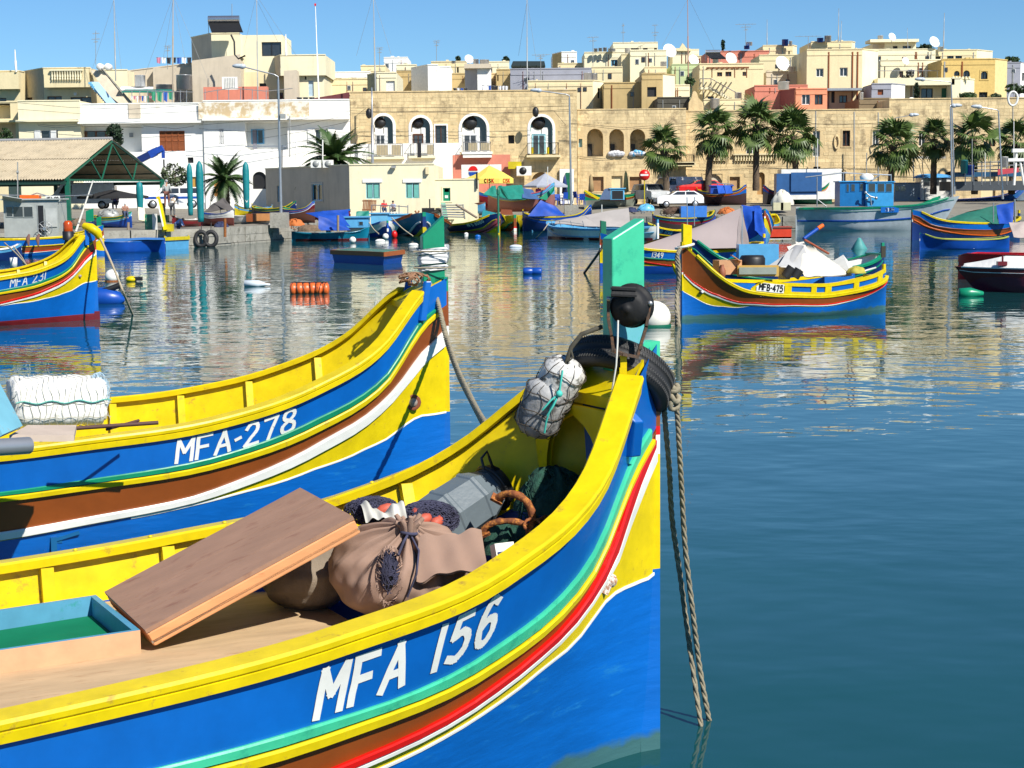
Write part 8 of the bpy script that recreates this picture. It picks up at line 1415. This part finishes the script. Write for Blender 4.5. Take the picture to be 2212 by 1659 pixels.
# teal covered closed parasols
TC = mat('cover_teal', (.004, .19, .21), .5, var=.15, sc=1.5, bump=.02, bsc=5)
for x, y0, y1, d, w_, lb in ((412, 352, 466, 112, .19, 'tall teal parasol cover, left of the pair before the white house'), (434, 347, 480, 107, .235, 'tallest teal parasol cover, right of the pair'), (533, 349, 452, 124, .24, 'teal parasol cover standing alone with a white arrow mark'), (303, 392, 456, 118, .24, 'teal parasol cover under the shed roof end')):
    a, b = Q(x, y1, d), Q(x, y0, d); q = MB(); q.lathe([(.001, 0), (w_*.8, .02), (w_*.85, .3), (w_, (b.z-a.z)*.5), (w_*1.02, (b.z-a.z)*.8), (w_*.8, (b.z-a.z)*.93), (w_*.3, (b.z-a.z)*.985), (.001, b.z-a.z)], 12, 0, Matrix.Translation(a)); o = solo(q, 'covered_parasol', TC, lb, 'parasol', a, 'covered parasols on the quay')
    if x == 533: q = MB(); q.add([Q(529, 431, d-.45), Q(533, 435, d-.45), Q(537, 431, d-.45), Q(533, 438, d-.45)], [(0, 3, 1), (1, 3, 2), (1, 3, 0), (2, 3, 1)]); q.build('arrow_mark', WHT, o)
def umbrella(x, yap, x0, x1, ye, d, yb_, mt, label, n=8, drop=0.16, text=None):
    ap, e = Q(x, yap, d), Q(x, ye, d); r = (x1-x0)/2/3700*d; xc = Q((x0+x1)/2, ye, d).x; o = thing('parasol', label, 'parasol', Q(x, yb_, d)); P = [Vector((xc+r*cos(2*pi*(i+.5)/n), d+r*sin(2*pi*(i+.5)/n), e.z)) for i in range(n)]
    for i in range(n): a, b = P[i], P[(i+1) % n]; q = MB(); m0 = a.lerp(ap, .5)-Vector((0, 0, .04)); m1 = b.lerp(ap, .5)-Vector((0, 0, .04)); q.add([a, b, m1, m0, Vector((xc, d, ap.z)), a-Vector((0, 0, drop)), b-Vector((0, 0, drop))], [(0, 1, 2, 3), (3, 2, 4), (5, 6, 1, 0), (3, 2, 1, 0), (4, 2, 3), (0, 1, 6, 5)]); q.build('canopy_panel', mt, o)
    q = MB(); q.tube([Vector((xc, d, Q(x, yb_, d).z)), Vector((xc, d, ap.z+.1))], .04, 6); q.build('pole', MET, o)
    if text:
        for i in (5, 6): m_ = (P[i]+P[(i+1) % n])/2; ux = (P[(i+1) % n]-P[i]); nn = ux.cross(Vector((0, 0, 1))).normalized(); plane_text(text, m_+nn*.02+Vector((0, 0, -drop*.45)), ux, (0, 0, 1), drop*.75, RED, o, 'lettering', .22)
    return o
CY = mat('canopy_yellow', (.70, .56, .10), .7, var=.08); umbrella(1065, 357, 1001, 1113, 386, 150, 440, CY, 'big yellow cafe parasol lettered CISK', text='CISK', drop=.42); umbrella(1178, 374, 1127, 1229, 401, 149, 440, mat('canopy_grey', (.34, .36, .42), .8), 'large blue-grey cafe parasol right of the yellow one'); umbrella(244, 409, 168, 320, 424, 121, 455, mat('canopy_black', (.02, .02, .022), .8), 'dark parasol open in the shade under the shed')
for x, y0, y1, mt_, lb in ((1352, 369, 428, mat('canvas_folded', (.58, .44, .16), .8), 'folded mustard parasol between the stone doors'), (1220, 378, 430, NAVY, 'folded navy parasol beside the lamp post'), (1259+18, 376, 425, mat('canvas_folded2', (.35, .25, .12), .8), 'folded brown parasol left of the plank door')):
    a, b = Q(x, y1, 150), Q(x, y0, 150); h_ = b.z-a.z; q = MB(); q.lathe([(.03, 0), (.03, h_*.2), (.26, h_*.24), (.20, h_*.6), (.12, h_*.9), (.02, h_)], 8, 0, Matrix.Translation(a)); solo(q, 'folded_parasol', mt_, lb, 'parasol', a)
# lamp posts
def lamp(xb, yb_, xt, yt, xh, yh, d, label, base=None, r_=.09, zg_=None):
    o = thing('street_lamp', label, 'street lamp', Q(xb, yb_, d), 0, 'street lamps on the quay'); a, b, h_ = Q(xb, yb_, d), Q(xt, yt, d), Q(xh, yh, d); q = MB(); q.tube([a, a.lerp(b, .35), b], [r_*1.25, r_, r_*.75], 10); m_ = b.lerp(h_, .12)+Vector((0, 0, .12)); q.tube([b-Vector((0, 0, .05)), b+Vector((.0, 0, .2)), m_+Vector((0, 0, .12)), h_], r_*.6, 6); q.build('pole', MET, o)
    q = MB(); dx = -1 if xh < xt else 1; q.ball(h_+Vector((dx*.3, 0, .05)), .45, 12, 0, (1, .45, .34)); q.ball(h_+Vector((dx*.05, 0, .02)), .26, 10, 0, (1, .8, .7)); q.build('lamp_head', mat('lamp_head', (.45, .50, .55), .35), o)
    if base: q = MB(); p0, p1 = Q(base[0], base[3], d), Q(base[2], base[1], d); q.box(((p0.x+p1.x)/2, d, (p0.z+p1.z)/2), (p1.x-p0.x, 1.2, p1.z-p0.z)); q.build('concrete_base', CON, o)
    return o
o = lamp(607, 460, 601, 172, 525, 144, 118, 'tall street lamp on a concrete base before the white houses', (586, 459, 622, 492)); boxpart(o, 'floodlight', GRY, 605, 246, 616, 256, 117.8, .3)
lamp(1234, 445, 1230, 212, 1165, 196, 140, 'tall street lamp on a square base beside the grey parasol', (1219, 443, 1249, 466)); lamp(2062, 420, 2055, 184, 1994, 172, 150, 'street lamp rising above the garden wall at right', r_=.07); lamp(2057, 425, 2053, 232, 2059, 229, 142, 'shorter dark-headed lamp on a slim pole at right', r_=.08); lamp(2166, 430, 2157, 245, 2116, 231, 146, 'yellowish street lamp nearest the right edge', r_=.08); lamp(1932, 272, 1930, 262, 1968, 249, 158, 'lamp on a bracket fixed to the stone terrace wall', r_=.06)
for x, y0, y1, d, lb in ((640, 353, 306, 144, 'left of two slim white poles on the quay house roof'), (697, 353, 302, 144, 'right of two slim white poles on the quay house roof'), (626, 250, 340, 157, 'service pipe on the white house front'), (1762, 240, 360, 157.5, 'left wooden pole against the stone terrace'), (1845, 410, 241, 156, 'grey pole before the stone terrace'), (1897, 410, 243, 157, 'dark pole before the stone terrace')):
    q = MB(); q.tube([Q(x, y0, d), Q(x, y1, d)], .06, 6); solo(q, 'pole', GRY if d > 150 else WHT, lb, 'pole', Q(x, max(y0, y1), d))
# no-entry sign
d = 146; o = thing('no_entry_sign', 'round red no-entry sign on a yellow pole', 'road sign', Q(1392, 443, d)); c = Q(1392, 378, d); q = MB(); q.tube([Q(1392, 443, d), c], .05, 6); q.build('pole', YEL2, o)
q = MB(); q.lathe([(.001, .03), (.46, .03), (.46, -.02), (.001, -.02)], 20, 0, Matrix.Translation(c+Vector((0, -.06, 0))) @ Matrix.Rotation(pi/2, 4, 'X')); q.build('disc', RED, o); q = MB(); q.box(c+Vector((0, -.10, 0)), (.66, .01, .15)); q.build('bar', WHT, o)
# blue plastic chairs
def chair(loc, rz, label):
    o = thing('plastic_chair', label, 'chair', loc, rz, 'blue cafe chairs'); T = WM[o.name]
    q = MB(); q.box((0, 0, .44), (.5, .5, .05), 0, 0, T); q.build('seat', TBL, o); q = MB(); q.box((0, .24, .70), (.48, .04, .5), Matrix.Rotation(-.15, 4, 'X'), 0, T); q.build('backrest', TBL, o)
    for sx in (-1, 1):
        q = MB(); q.box((sx*.26, .02, .66), (.05, .48, .04), 0, 0, T); q.build('armrest', TBL, o)
        for sy in (-1, 1): q = MB(); q.tube([T @ Vector((sx*.23, sy*.22, .66 if sy < 0 else .44)), T @ Vector((sx*.27, sy*.27, 0))], .03, 5); q.build('leg', TBL, o)
for x, y, a, lb in ((1207, 444, .4, 'blue plastic chair left of the lamp base'), (1218, 440, -2.5, 'blue plastic chair behind the left one'), (1256, 443, -.3, 'blue plastic chair right of the lamp base'), (1247, 438, 2.2, 'blue plastic chair turned away behind the right one')): p = Q(x, y, 145); chair(p, a, lb)
# ---------------------------------------------------------------- vehicles
def car(p, rz, L, W_, H_, mt, label, prof='hatch', stripe=None, cat='car'):
    o = thing('parked_car' if cat == 'car' else 'van', label, cat, p, rz); T = WM[o.name]
    P = {'hatch': [(0, .28), (0, .62), (.06, .70), (.27, .76), (.42, 1), (.80, 1), (.97, .74), (1, .60), (1, .28)], 'suv': [(0, .25), (0, .58), (.05, .64), (.24, .68), (.34, .98), (.55, 1), (.93, .98), (1, .62), (1, .25)], 'van': [(0, .22), (0, .5), (.08, .58), (.2, .98), (.3, 1), (.98, 1), (1, .9), (1, .22)]}[prof]
    def X(u): return (u-.5)*L
    def Y(v): return (1-.16*max(0, (v-.62)/.38))*W_/2
    V = [(X(u), s_*Y(v), v*H_) for s_ in (-1, 1) for u, v in P]; n_ = len(P); q = MB(); q.add(V, [tuple(range(n_)), tuple(range(n_, 2*n_))[::-1]]+[(i, n_+i, n_+(i+1) % n_, (i+1) % n_) for i in range(n_)], 0, False, T); q.build('body', mt, o)
    gl = {'hatch': ((.32, .78), (.43, .96), (.60, .96), (.60, .78)), 'suv': ((.30, .70), (.37, .94), (.60, .94), (.60, .70)), 'van': ((.17, .62), (.24, .92), (.36, .92), (.36, .62))}[prof]
    for s_ in (-1, 1):
        wins = [gl]+([((.62, .78), (.62, .96), (.79, .96), (.88, .78))] if prof == 'hatch' else [((.62, .70), (.62, .94), (.90, .94), (.93, .70))] if prof == 'suv' else [])
        for w_ in wins: q = MB(); q.add([(X(u), s_*(Y(v)+.012), v*H_) for u, v in w_], [(0, 1, 2, 3), (3, 2, 1, 0)], 0, False, T); q.build('side_window', GLS, o)
        for u in (.19, .81): q = MB(); Mw = T @ Matrix.Translation((X(u), s_*(W_/2-.06), .31)) @ Matrix.Rotation(pi/2, 4, 'X'); q.lathe([(.001, -.1), (.30, -.1), (.31, 0), (.30, .1), (.001, .1)], 18, 0, Mw); wo_ = q.build('wheel', RUB, o); q = MB(); q.lathe([(.001, -.11), (.19, -.11), (.20, -.1), (.2, .1), (.19, .11), (.001, .11)], 14, 0, Mw); q.build('rim', MET, wo_)
        for u, m_, nm in ((0, WHT, 'headlight'), (1, RED, 'tail_light')): q = MB(); q.box((X(u), s_*W_*.38, H_*.52), (.05, .25, .14), 0, 0, T); q.build(nm, m_, o)
    f0, f1, r0, r1 = {'hatch': ((.28, .775), (.41, .975), (.95, .78), (.82, .97)), 'suv': ((.25, .70), (.33, .96), (.99, .66), (.94, .95)), 'van': ((.09, .60), (.19, .95), (1, .6), (1, .88))}[prof]
    for (a, b, dx, nm) in ((f0, f1, -.02, 'windscreen'), (r0, r1, .02, 'rear_window')): q = MB(); q.add([(X(a[0])+dx, -Y(a[1])*.86, a[1]*H_), (X(a[0])+dx, Y(a[1])*.86, a[1]*H_), (X(b[0])+dx, Y(b[1])*.86, b[1]*H_+.01), (X(b[0])+dx, -Y(b[1])*.86, b[1]*H_+.01)], [(0, 1, 2, 3), (3, 2, 1, 0)], 0, False, T); q.build(nm, GLS, o)
    for u in (-.01, 1.01): q = MB(); q.box((X(u), 0, H_*.30), (.12, W_*.96, .2), 0, 0, T); q.build('bumper', BLK if prof != 'suv' else GRY, o)
    if stripe: q = MB(); [q.box((0, s_*(W_/2+.006), H_*.5), (L*.86, .012, .16), 0, 0, T) for s_ in (-1, 1)]; q.build('side_stripe', stripe, o)
    return o
SIL = paint('silver', (.50, .51, .50)); WCR = paint('car_white', (.78, .78, .78))
car(Q(1405, 441, 149), 1.9, 4.5, 1.75, 1.75, SIL, 'silver off-roader seen from behind, left of the shortest palm', 'suv'); car(Q(1462, 428, 155), .5, 4.6, 1.8, 1.9, WCR, 'white van behind the shortest palm', 'van', cat='van'); car(Q(1466, 449, 146), .12, 4.0, 1.6, 1.42, WCR, 'white hatchback facing left beside the striped boat', 'hatch'); car(Q(1512, 424, 152), .1, 4.0, 1.6, 1.4, RED, 'red car mostly hidden by the striped boat', 'hatch'); car(Q(372, 450, 126), .25, 4.6, 1.75, 1.55, WCR, 'white estate car with a blue stripe behind the men on the quay', 'suv', BLU2); car(Q(180, 452, 128), .1, 4.8, 1.9, 1.9, WCR, 'white van parked in the shade beyond the shed', 'van', cat='van')
c = [Q(300, 346, 128), Q(330, 331, 128), Q(343, 324, 128)]; o = thing('crane_boom', 'blue hydraulic crane boom reaching over the shed roof', 'crane', c[0]); q = MB(); dv = c[2]-c[0]; q.box((c[0]+c[2])/2, (dv.length, .4, .5), dv.to_track_quat('X', 'Z').to_matrix().to_4x4()); q.build('boom', NAVY, o); q = MB(); RM = dv.to_track_quat('X', 'Z').to_matrix().to_4x4(); q.box(c[1], (.5, .44, .56), RM); q.box(c[2], (.7, .46, .42), RM); q.box(c[2]+Vector((.32, 0, -.3)), (.2, .3, .6)); q.build('boom_head', TBL, o); q = MB(); q.tube([c[2]+Vector((.35, 0, -.7)), c[2]+Vector((.35, 0, -1.3))], .06, 5); q.build('hook', BLK, o)
# ---------------------------------------------------------------- people
SHIRT = {}
def skin(name, V, E, R_, mt, par, root=0, sub=1):
    me = bpy.data.meshes.new(name); I = WM[par.name].inverted(); me.from_pydata([tuple(I @ Vector(v)) for v in V], E, []); o = bpy.data.objects.new(name, me); S.collection.objects.link(o); o.parent = par; WM[o.name] = WM[par.name].copy()
    m_ = o.modifiers.new('s', 'SKIN'); sv = me.skin_vertices[0].data
    for i, r_ in enumerate(R_): sv[i].radius = (r_, r_) if not isinstance(r_, tuple) else r_
    sv[root].use_root = True; m_.use_smooth_shade = True; s_ = o.modifiers.new('u', 'SUBSURF'); s_.levels = s_.render_levels = sub; me.materials.append(mt); return o
def person(p, rz, label, shirt, trousers, hair, pose='stand', H_=1.72, vest=None):
    o = thing('person', label, 'person', p, rz); T = WM[o.name]; s_ = H_/1.72
    if pose == 'stand': J = dict(pel=(0, 0, .93), ch=(0, -.02, 1.25), nk=(0, 0, 1.46), hd=(0, -.02, 1.62), sh=(.19, 0, 1.40), el=(.26, .02, 1.12), wr=(.24, -.14, .92), hp=(.10, 0, .90), kn=(.12, -.03, .50), an=(.13, .02, .08), to=(.14, -.16, .04))
    elif pose == 'sit': J = dict(pel=(0, .05, .50), ch=(0, 0, .82), nk=(0, -.04, 1.03), hd=(0, -.07, 1.19), sh=(.20, -.02, .97), el=(.27, -.12, .74), wr=(.14, -.34, .72), hp=(.10, .03, .48), kn=(.13, -.38, .50), an=(.13, -.36, .08), to=(.14, -.5, .04))
    elif pose == 'bend': J = dict(pel=(0, .12, .85), ch=(0, -.10, 1.12), nk=(0, -.26, 1.26), hd=(0, -.38, 1.34), sh=(.19, -.20, 1.22), el=(.23, -.30, .96), wr=(.16, -.44, .80), hp=(.10, .10, .82), kn=(.12, .02, .46), an=(.13, .06, .08), to=(.14, -.12, .04))
    else: J = dict(pel=(0, .18, .42), ch=(0, -.08, .72), nk=(0, -.28, .82), hd=(0, -.42, .80), sh=(.19, -.22, .80), el=(.24, -.34, .52), wr=(.16, -.46, .30), hp=(.11, .16, .40), kn=(.18, -.22, .48), an=(.15, .0, .08), to=(.16, -.18, .04))
    def g(k, m_=1): v = J[k]; return T @ Vector((v[0]*m_*s_, v[1]*s_, v[2]*s_))
    V = [g('pel'), g('ch'), g('nk'), g('hd')]; E = [(0, 1), (1, 2), (2, 3)]; r_ = [.13, .135, .055, .10]
    for m_ in (-1, 1):
        b = len(V); V += [g('sh', m_), g('el', m_), g('wr', m_), g('hp', m_), g('kn', m_), g('an', m_), g('to', m_)]; E += [(1, b), (b, b+1), (b+1, b+2), (0, b+3), (b+3, b+4), (b+4, b+5), (b+5, b+6)]; r_ += [.06, .045, .035, .085, .06, .042, .04]
    skin('body', V, E, r_, SKIN, o)
    V = [g('pel'), g('ch'), g('nk').lerp(g('ch'), .25)]; E = [(0, 1), (1, 2)]; r_ = [.145, .155, .09]
    for m_ in (-1, 1): b = len(V); V += [g('sh', m_), g('el', m_), g('el', m_).lerp(g('wr', m_), .8)]; E += [(1, b), (b, b+1), (b+1, b+2)]; r_ += [.075, .058, .045]
    skin('shirt', V, E, r_, shirt, o)
    V = [g('pel')]; E = []; r_ = [.145]
    for m_ in (-1, 1): b = len(V); V += [g('hp', m_), g('kn', m_), g('an', m_)]; E += [(0, b), (b, b+1), (b+1, b+2)]; r_ += [.098, .075, .058]
    skin('trousers', V, E, r_, trousers, o)
    if vest: V = [g('pel').lerp(g('ch'), .1), g('ch'), g('nk').lerp(g('ch'), .3)]; skin('vest', V, [(0, 1), (1, 2)], [(.175, .17), (.20, .18), (.13, .11)], vest, o)
    q = MB(); hc = g('hd'); q.ball(hc+Vector((0, 0, .035)), .108*s_, 12, 0, (1, 1.05, 1)); q.build('hair', hair, o)
    return o
HD, HG, HK = mat('hair_dark', (.02, .015, .01)), mat('cap_grey', (.3, .3, .3)), mat('cap_white', (.7, .7, .68)); JN = mat('jeans', (.05, .07, .13), .9); TRG = mat('trousers_grey', (.12, .12, .12), .9); SKH = mat('shirt_sky', (.22, .36, .66), .9)
person(Q(361, 448, 117), pi, 'man in a white and grey striped vest standing with his back turned', mat('shirt_striped', (.40, .42, .40), .9), mat('trousers_rust', (.18, .07, .05), .9), HG, 'stand', 1.85); person(Q(374, 468, 113), pi*.9, 'man in a tan waistcoat leaning over a boat', WHT, TRG, HG, 'bend', 1.65, mat('vest_tan', (.42, .32, .22), .9)); person(Q(384, 499, 109), 2.0, 'man in a pale blue shirt crouching at the quay edge', SKH, JN, HD, 'crouch', 1.5)
person(Q(830, 463, 136), .2, 'bald man in a red shirt seated at a table', RED, JN, mat('bald', (.45, .24, .16)), 'sit', 1.5); person(Q(850, 464, 136.5), -.4, 'man in a checked shirt sitting opposite the red shirt', mat('shirt_check', (.35, .38, .5), .9), TRG, HD, 'sit', 1.45); person(Q(250, 452, 121), 0, 'man in a blue shirt sitting in the shade of the shed', mat('shirt_indigo', (.12, .14, .45), .9), JN, HD, 'sit', 1.6); person(Q(271, 472, 114), .4, 'man in a white cap sitting low beside the green boat', mat('shirt_brown', (.3, .15, .1)), JN, HK, 'sit', 1.35); person(Q(1163, 430, 149), .2, 'person in a pink top under the grey parasol', mat('shirt_magenta', (.6, .08, .3)), JN, HD, 'sit', 1.5)
# ---------------------------------------------------------------- gear on the quay
q = MB(); q.box(Q(839, 459, 135.5), (2.2, 1.0, .06)); [q.tube([Q(x, 459, 135.5), Q(x, 474, 135.5)], .05, 5) for x in (822, 856)]; solo(q, 'cafe_table', WGR, 'pale table between the red shirt and the checked shirt', 'table', Q(839, 472, 135.5))
rail(((803, 443), (845, 444), (882, 447)), tuple((x, 443, 462) for x in (803, 822, 842, 862, 881)), 134, 'thin railing round the table at the quay house')
for i, (x, lb) in enumerate(((793, 'left of two wooden pallets leaning on the quay house'), (803, 'right of two wooden pallets leaning on the quay house'))):
    o = thing('pallet', lb, 'pallet', Q(x, 456, 137)); 
    for j in range(6): a = Q(x-8+3.2*j, 432+i, 137.6-.1*i); b = Q(x-10+3.2*j, 456, 136.8); q = MB(); q.slab(a, a+Vector((.085, 0, 0)), b+Vector((.085, 0, 0)), b, .03); q.build('slat', TIM, o)
    for yy in (434, 453): q = MB(); q.box(Q(x-1, yy, 137.5 if yy < 440 else 137), (.72, .06, .09)); q.build('crossbar', TIM, o)
cover('boat_cover', 'dark green cloth hung over the rail left of the pallets', [((770, 457, 134), (797, 455, 134), (799, 474, 133.5), (768, 472, 133.5))], TGR, .08)
o = thing('slipway_frame', 'grey steel boat cradle with ladder-like rungs', 'cradle', Q(980, 470, 138))
for i in range(6): q = MB(); y = 443+i*5; q.tube([Q(953, y, 139-.3*i), Q(1002, y+(i > 2)*1, 139-.3*i)], .05, 5); q.build('rung', MET, o)
for x0, x1 in ((953, 956), (1000, 1004)): q = MB(); q.tube([Q(x0, 442, 139), Q(x1, 472, 137)], .06, 5); q.build('side_rail', MET, o)
q = MB(); q.tube([Q(985, 442, 138), Q(1030, 470, 137)], .09, 6); solo(q, 'timber', WDG, 'grey timber leaning across the boat cradle', 'timber', Q(1030, 470, 137))
q = MB(); q.slab(Q(952, 440, 139.5), Q(962, 440, 139.5), Q(968, 474, 138), Q(954, 474, 138), .1); solo(q, 'board', paint('board_seafoam', (.20, .42, .30)), 'pale green board beside the boat cradle', 'board', Q(960, 474, 138))
h = land(1048, 464, 975, 463, 140, 446, ymid=448); luz('hauled_boat', 'upturned brown boat with pale blue sides beyond the cradle', h, pal(LBL, LBL, LBL, mat('hull_tan_brown', (.22, .08, .05)), MC['hull_tan_brown'], inside=BRN), lod=0, group=GH)
q = MB(); q.tube([Q(897, 456, 138), Q(901, 462, 137.8), Q(905, 456, 138)], .08, 6); q.tube([Q(901, 462, 137.8), Q(906, 478, 137)], .05, 6); solo(q, 'anchor', RST, 'small dark anchor standing on the quay by the tyre', 'anchor', Q(903, 470, 137.5)); q = MB(); q.tube([Q(920, 452, 138), Q(946, 458, 138), Q(930, 462, 137)], .14, 6); q.tube([Q(928, 430, 138), Q(929, 475, 138)], .05, 5); q.box(Q(925, 456, 138), (1.0, .5, .5)); solo(q, 'winch', BLK, 'black winch engine left of the upright tyre', 'winch', Q(930, 470, 138))
# upright boards, stems and tools by the shed
q = MB(); P = [Q(337, 425, 106), Q(343, 424, 106), Q(350, 445, 106), Q(360, 496, 105), Q(353, 497, 105), Q(346, 455, 106)]; q.add([*P, *[p+Vector((0, .25, 0)) for p in P]], [(5, 4, 3, 2, 1, 0), (6, 7, 8, 9, 10, 11)]+[(i, (i+1) % 6, 6+(i+1) % 6, 6+i) for i in range(6)]); q.add([Q(338, 430, 105.8), Q(341, 430, 105.8), Q(354, 488, 104.8), Q(351, 490, 104.8)], [(0, 3, 2, 1), (0, 1, 2, 3)], 1); solo(q, 'bow_plank', [YEL, WHT], 'tall curved yellow and white bow plank at the quay edge', 'plank', P[4])
q = MB(); q.box(Q(324, 481, 107), (.62, .12, 1.05), .1); q.box(Q(334, 481, 107), (.3, .14, 1.1), -.2, 1); solo(q, 'upright_board', [paint('board_green_peel', (.02, .18, .10), col2=(.4, .33, .22), c2f=.4), WGR], 'peeling green and bare wood boards standing on the quay', 'board', Q(326, 498, 107))
q = MB(); P = [Q(186, 456, 104), Q(202, 450, 104), Q(203, 478, 104), Q(186, 480, 104)]; q.slab(*P, .1); q.slab(Q(186, 481, 103.9), Q(204, 479, 103.9), Q(203, 494, 103.9), Q(187, 494, 103.9), .12, 1); solo(q, 'stem_post', [GRN, NAVY], 'green stem post with navy wrapping near the shed post', 'post', P[3]); q = MB(); q.slab(Q(209, 470, 105), Q(219, 467, 105), Q(219, 492, 105), Q(210, 492, 105), .1); solo(q, 'post', GRN, 'shorter green post left of the green-lined boat', 'post', Q(214, 492, 105))
q = MB(); q.box(Q(363, 492, 105.5), (.65, .5, .45)); solo(q, 'canister', YEL2, 'yellow canister beside the crouching man', 'canister', Q(363, 498, 105.5))
q = MB(); q.slab(Q(298, 450, 110), Q(312, 452, 110), Q(316, 480, 109), Q(300, 478, 109), .1); solo(q, 'cream_board', CRL, 'cream curved board beside the shed post', 'board', Q(308, 480, 109))
for x, y, w_, h_, mt_, lb in ((553, 470, 1.4, .55, BRN, 'left brown box in the old white boat'), (545 + 22, 469, 1.1, .5, mat('box_ochre', (.40, .17, .05)), 'right ochre box in the old white boat')): q = MB(); q.box(Q(x, y, 121), (w_, .8, h_), .2); solo(q, 'box', mt_, lb, 'box', Q(x, y+6, 121))
for x, y0, y1, d, mt_, lb in ((730-0, 0, 0, 0, None, ''), (851-365, 472, 512, 104, RST, 'rusty chain post on the quay wall'), (277, 480, 505, 107, WDG, 'short weathered mooring post under the eaves'), (415+315, 465, 500, 117, WDG, 'mooring stake near the teal boat')):
    if mt_ is None: continue
    q = MB(); q.tube([Q(x, y0, d), Q(x, y1, d)], .09, 7); solo(q, 'mooring_post', mt_, lb, 'post', Q(x, y1, d))
# litter of small gear and ropes along the left quay
GEAR = [mat('gear_rope', (.30, .26, .18), .9), mat('gear_navy', (.03, .04, .10), .9), mat('gear_orange', (.5, .14, .03), .8), MC['net_tan'], GRY, BLUM]
for i, (x, y, d, s_, lb) in enumerate(((395, 486, 114, .35, 'small rope heap behind the crouching man'), (478, 492, 113, .3, 'small navy net heap before the trestle boat'), (638, 488, 119, .4, 'tan net heap right of the lamp base'), (170, 488, 110, .4, 'grey bundle beside the shed post base'), (235, 468, 116, .45, 'pale blue bundle in the shed'), (1395, 455, 138, .45, 'rope heap on the centre quay'), (1440, 462, 137, .35, 'navy gear heap left of the hatchback'), (1365, 458, 138, .3, 'orange gear at the green boat'), (1570, 462, 137, .45, 'tan net heap below the striped boat'))):
    q = MB(); q.grid(heap(Q(x, y, d), (s_*1.6, s_, s_*1.1), i+20), 18, 8); fuzz(q, Q(x, y, d)+Vector((0, 0, .1)), (s_*1.5, s_, s_), 14, .02); solo(q, 'gear_heap', GEAR[i % 6], lb, 'gear', Q(x, y, d))
# far right clutter of the trawler berths
o = thing('fish_farm_barge', 'dark railed barge with teal and blue drums behind the right boats', 'barge', Q(2130, 410, 150)); boxpart(o, 'deck', mat('barge_dark', (.05, .06, .07)), 2060, 392, 2300, 410, 150, 5); boxpart(o, 'bulwark', paint('barge_blue', (.02, .08, .16)), 2062, 372, 2300, 380, 150, .2)
for y in (352, 360, 368): q = MB(); q.tube([Q(2080, y, 150), Q(2300, y-6, 150)], .05, 4); q.build('rail', MET, o)
for x in range(2085, 2215, 18): q = MB(); q.tube([Q(x, 347, 150), Q(x, 400, 150)], .05, 4); q.build('stanchion', MET, o)
for x, y0, y1, mt_, lb in ((2085, 345, 375, TEAL, 'teal drum on the barge'), (2098, 356, 378, TBL, 'blue drum right of the teal one'), (2172, 338, 362, WHT, 'white drum on the barge')): tank(x-8, x+8, y0, y1, 149, mt_, lb, 'drum')
q = MB(); q.slab(Q(2155, 366, 148), Q(2200, 362, 148), Q(2200, 372, 148), Q(2155, 378, 148), .1); solo(q, 'banner', paint('banner_red', (.5, .06, .08)), 'red banner hanging on the barge rail', 'banner', Q(2178, 378, 148))
o = thing('gantry', 'white trawler gantry cut by the right edge', 'gantry', Q(2200, 400, 144)); q = MB(); q.box(Q(2212, 325, 144), (2.0, .4, .3)); q.box(Q(2210, 345, 144), (2.6, .4, .25)); q.tube([Q(2196, 325, 144), Q(2190, 400, 144)], .12, 6); q.tube([Q(2203, 345, 144), Q(2212, 400, 144)], .1, 6); q.build('frame', WHT, o)
for i, (x, y0, y1, d, lb) in enumerate(((1766, 300, 392, 148, 'thin white mast beside the pale trawler'), (2105-5, 392, 300, 146, 'thin mast behind the barge'), (2190, 262, 400, 147, 'grey mast behind the white gantry'), (1155-42, 0, 0, 0, ''), (2128, 395, 330, 146, 'short mast on the barge'), (1872, 388, 330, 139, 'whip aerial on the blue wheelhouse'), (1300, 442, 470, 130, 'thin rod with a red tip beside the white boat'), (16, 425, 490, 94, 'thin aerial at the left edge boat'), (1183, 400, 290+70, 143, 'thin fishing rod over the pale blue boat'))):
    if d == 0: continue
    q = MB(); q.tube([Q(x, y0, d), Q(x, y1, d)], .035, 5); solo(q, 'mast', WHT if i % 2 == 0 else GRY, lb, 'mast', Q(x, max(y0, y1), d))

for o in S.objects:          # worn, rounded arrises on the near timber
    if o.name.split('.')[0] in ('stem_post', 'bow_fender_board', 'edge_board', 'post_collar', 'stern_post', 'bow_plank') and o.type == 'MESH':
        m = o.modifiers.new('bevel', 'BEVEL'); m.width = .009; m.segments = 2; m.limit_method = 'ANGLE'
